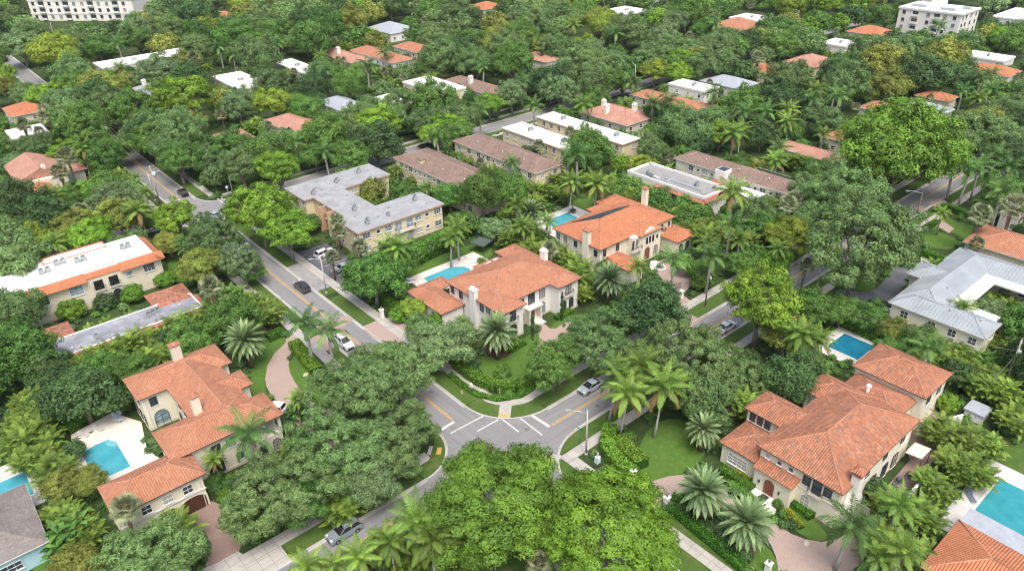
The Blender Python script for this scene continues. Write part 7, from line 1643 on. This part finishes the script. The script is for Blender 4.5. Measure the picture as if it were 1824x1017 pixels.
# ---------------------------------------------------------------- the person on the corner sidewalk
def person(x, y, rz_, label):
    bm_v = [(0, 0, .92), (0, 0, 1.12), (0, .02, 1.38), (0, .02, 1.50), (0, .05, 1.66), (.20, 0, 1.42), (.33, .06, 1.15), (.22, .30, 1.02), (-.20, 0, 1.42), (-.36, .05, 1.14), (-.24, .28, 1.0), (.10, 0, .86), (.13, .10, .48), (.13, .04, .08), (-.10, 0, .86), (-.14, -.10, .48), (-.16, -.22, .08)]
    ed = [(0, 1), (1, 2), (2, 3), (3, 4), (2, 5), (5, 6), (6, 7), (2, 8), (8, 9), (9, 10), (0, 11), (11, 12), (12, 13), (0, 14), (14, 15), (15, 16)]
    rad = [.15, .14, .16, .06, .105, .075, .05, .038, .075, .05, .038, .10, .07, .05, .10, .07, .05]
    bv = list(bm_v)
    def skin(name, verts, edges, rads, mat, root=0):
        me = bpy.data.meshes.new(name); me.from_pydata(verts, edges, []); o = bpy.data.objects.new(name, me); C.objects.link(o)
        m1 = o.modifiers.new('skin', 'SKIN'); o.modifiers.new('sub', 'SUBSURF').levels = 1
        for i, v in enumerate(me.skin_vertices[0].data): v.radius = (rads[i], rads[i]); v.use_root = (i == root)
        me.materials.append(mat); return o
    body = skin('person', bv, ed, rad, M['skin']); body.location = (x, y, .12); body.rotation_euler = (0, 0, rz_); body.modifiers['sub'].render_levels = 2
    tag(body, label, 'person')
    sh = skin('shirt', [bm_v[i] for i in (0, 1, 2, 5, 6, 8, 9)], [(0, 1), (1, 2), (2, 3), (3, 4), (2, 5), (5, 6)], [.165, .16, .18, .10, .07, .10, .07], M['cloth_w']); sh.parent = body
    tr2 = skin('trousers', [bm_v[i] for i in (0, 11, 12, 13, 14, 15, 16)], [(0, 1), (1, 2), (2, 3), (0, 4), (4, 5), (5, 6)], [.165, .12, .088, .07, .12, .088, .07], M['cloth_b']); tr2.parent = body
    MB().ball((0, .05, 1.74), .13, 10, 6, 1, 1.1, .6).tube([(0, .06, 1.70), (0, .06, 1.72)], .2, 14).obj('sun_hat', M['cloth_w'], body)
    MB().box(.07, -.08, -.02, .19, .2, .07).box(-.22, -.34, -.02, -.1, -.06, .07).obj('shoe', M['iron'], body)
    f = MB()
    for sx, hx, hy, hz in ((1, .22, .30, 1.02), (-1, -.24, .28, 1.0)):
        for k in range(4): f.tube([(hx + (k - 1.5) * .02, hy + .02, hz), (hx + (k - 1.5) * .021, hy + .07, hz - .02), (hx + (k - 1.5) * .02, hy + .09 - abs(k - 1.4) * .006, hz - .05)], [.010, .009, .007], 5)
        f.tube([(hx - sx * .03, hy, hz), (hx - sx * .055, hy + .04, hz - .02)], [.011, .008], 5)
    f.obj('fingers', M['skin'], body)
    n_ = MB().ball((0, .165, 1.65), .018, 6, 5, 1, 1.4, 1.2); n_.obj('nose', M['skin'], body)
    MB().box(-.05, .135, 1.665, -.02, .15, 1.68).box(.02, .135, 1.665, .05, .15, 1.68).box(-.03, .14, 1.605, .03, .152, 1.615).obj('face_features', M['iron'], body)
    return body
x, y = at(840, 699); person(x, y, 1.9, 'person in white shirt and hat standing on the corner sidewalk')
# ---------------------------------------------------------------- labels for the plants
LMP = [(ph, *pr(x, y, z)[:2]) for ph, x, y, z in LM]
LMP += [('the crosswalk', 880, 760), ('the corner lawn', 915, 640), ('the curved pink driveway', 510, 660), ('the small parking lot', 575, 480), ('the upper left junction', 370, 360), ('the long clipped hedge', 1260, 965), ('the deep blue pool', 1530, 620), ('the wide right pool', 1780, 910),
        ('the far left street', 50, 110), ('the upper right street', 1640, 360), ('the right transformer pole', 1800, 665), ('the silver-blue crossover', 602, 938), ('the pale silver sedan', 1292, 583), ('the mansion gazebo', 860, 440), ('the terrace pool', 190, 820), ('the parking court', 1545, 530), ('the gate pillar with lantern', 1186, 890), ('the fountain court', 1176, 478), ('the left transformer pole', 275, 330), ('the top right rooftops', 1780, 5), ('the curved iron fence', 1100, 810)]
def word_rel(dx, dy):
    if abs(dy) > 2.2 * abs(dx): return 'behind' if dy < 0 else 'in front of'
    if abs(dx) > 2.2 * abs(dy): return 'left of' if dx < 0 else 'right of'
    return ('behind and left of' if dx < 0 else 'behind and right of') if dy < 0 else ('in front and left of' if dx < 0 else 'in front and right of')
buckets = {}
for root, desc, x, y, z in PL_OUT:
    u, v, d = pr(x, y, z); L_ = min(LMP, key=lambda l: (l[1] - u) ** 2 + (l[2] - v) ** 2 * 1.6)
    buckets.setdefault((desc, word_rel(u - L_[1], v - L_[2]), L_[0]), []).append((u, v, root))
ORD = ['', 'second', 'third', 'fourth', 'fifth', 'sixth', 'seventh', 'eighth', 'ninth', 'tenth', 'eleventh', 'twelfth', 'thirteenth', 'fourteenth', 'fifteenth', 'sixteenth']
for (desc, rel, lm), L_ in buckets.items():
    L_.sort(key=lambda t: t[0]); n = len(L_)
    for i, (u, v, root) in enumerate(L_):
        q = '' if n == 1 else ', leftmost' if i == 0 else ', rightmost' if i == n - 1 else ', %s from left' % (ORD[i] if i < 16 else 'middle')
        t = '%s %s %s%s' % (desc, rel, lm, q)
        if len(t.replace('-', ' ').split()) > 15: t = t.replace(' with grey trunk', '').replace(' with drooping fronds', '').replace(' with dense silvery crown', '').replace(' with visible limbs', '').replace('feathery ', '').replace(' with fan leaves', '').replace('broad-leaved ', '').replace('areca palm', 'areca').replace(' and ', ' / ') if len(t.split()) > 99 else t.replace('feathery ', '').replace(' with grey trunk', '').replace(' with drooping fronds', '').replace(' with fan leaves', '').replace(' with dense silvery crown', '').replace('broad-leaved ', '')
        root['label'] = t
print('PLANTS', len(solo), 'rest', len(rest), 'other', len(ot), {k: v + 1 for k, v in CNT.items()})
# ---------------------------------------------------------------- thin humid air
hz = MB().box(-900, -900, -1, 1700, 1700, 80)
m = bpy.data.materials.new('humid_air'); m.use_nodes = True; n_ = m.node_tree; n_.nodes.clear()
ou = n_.nodes.new('ShaderNodeOutputMaterial'); pv = n_.nodes.new('ShaderNodeVolumePrincipled'); pv.inputs['Color'].default_value = (.86, .91, .97, 1); pv.inputs['Density'].default_value = .00005
n_.links.new(pv.outputs[0], ou.inputs['Volume'])
tag(hz.obj('haze', m), 'thin humid haze over the whole neighbourhood', 'haze', None, 'stuff')
SC.cycles.volume_bounces = 0
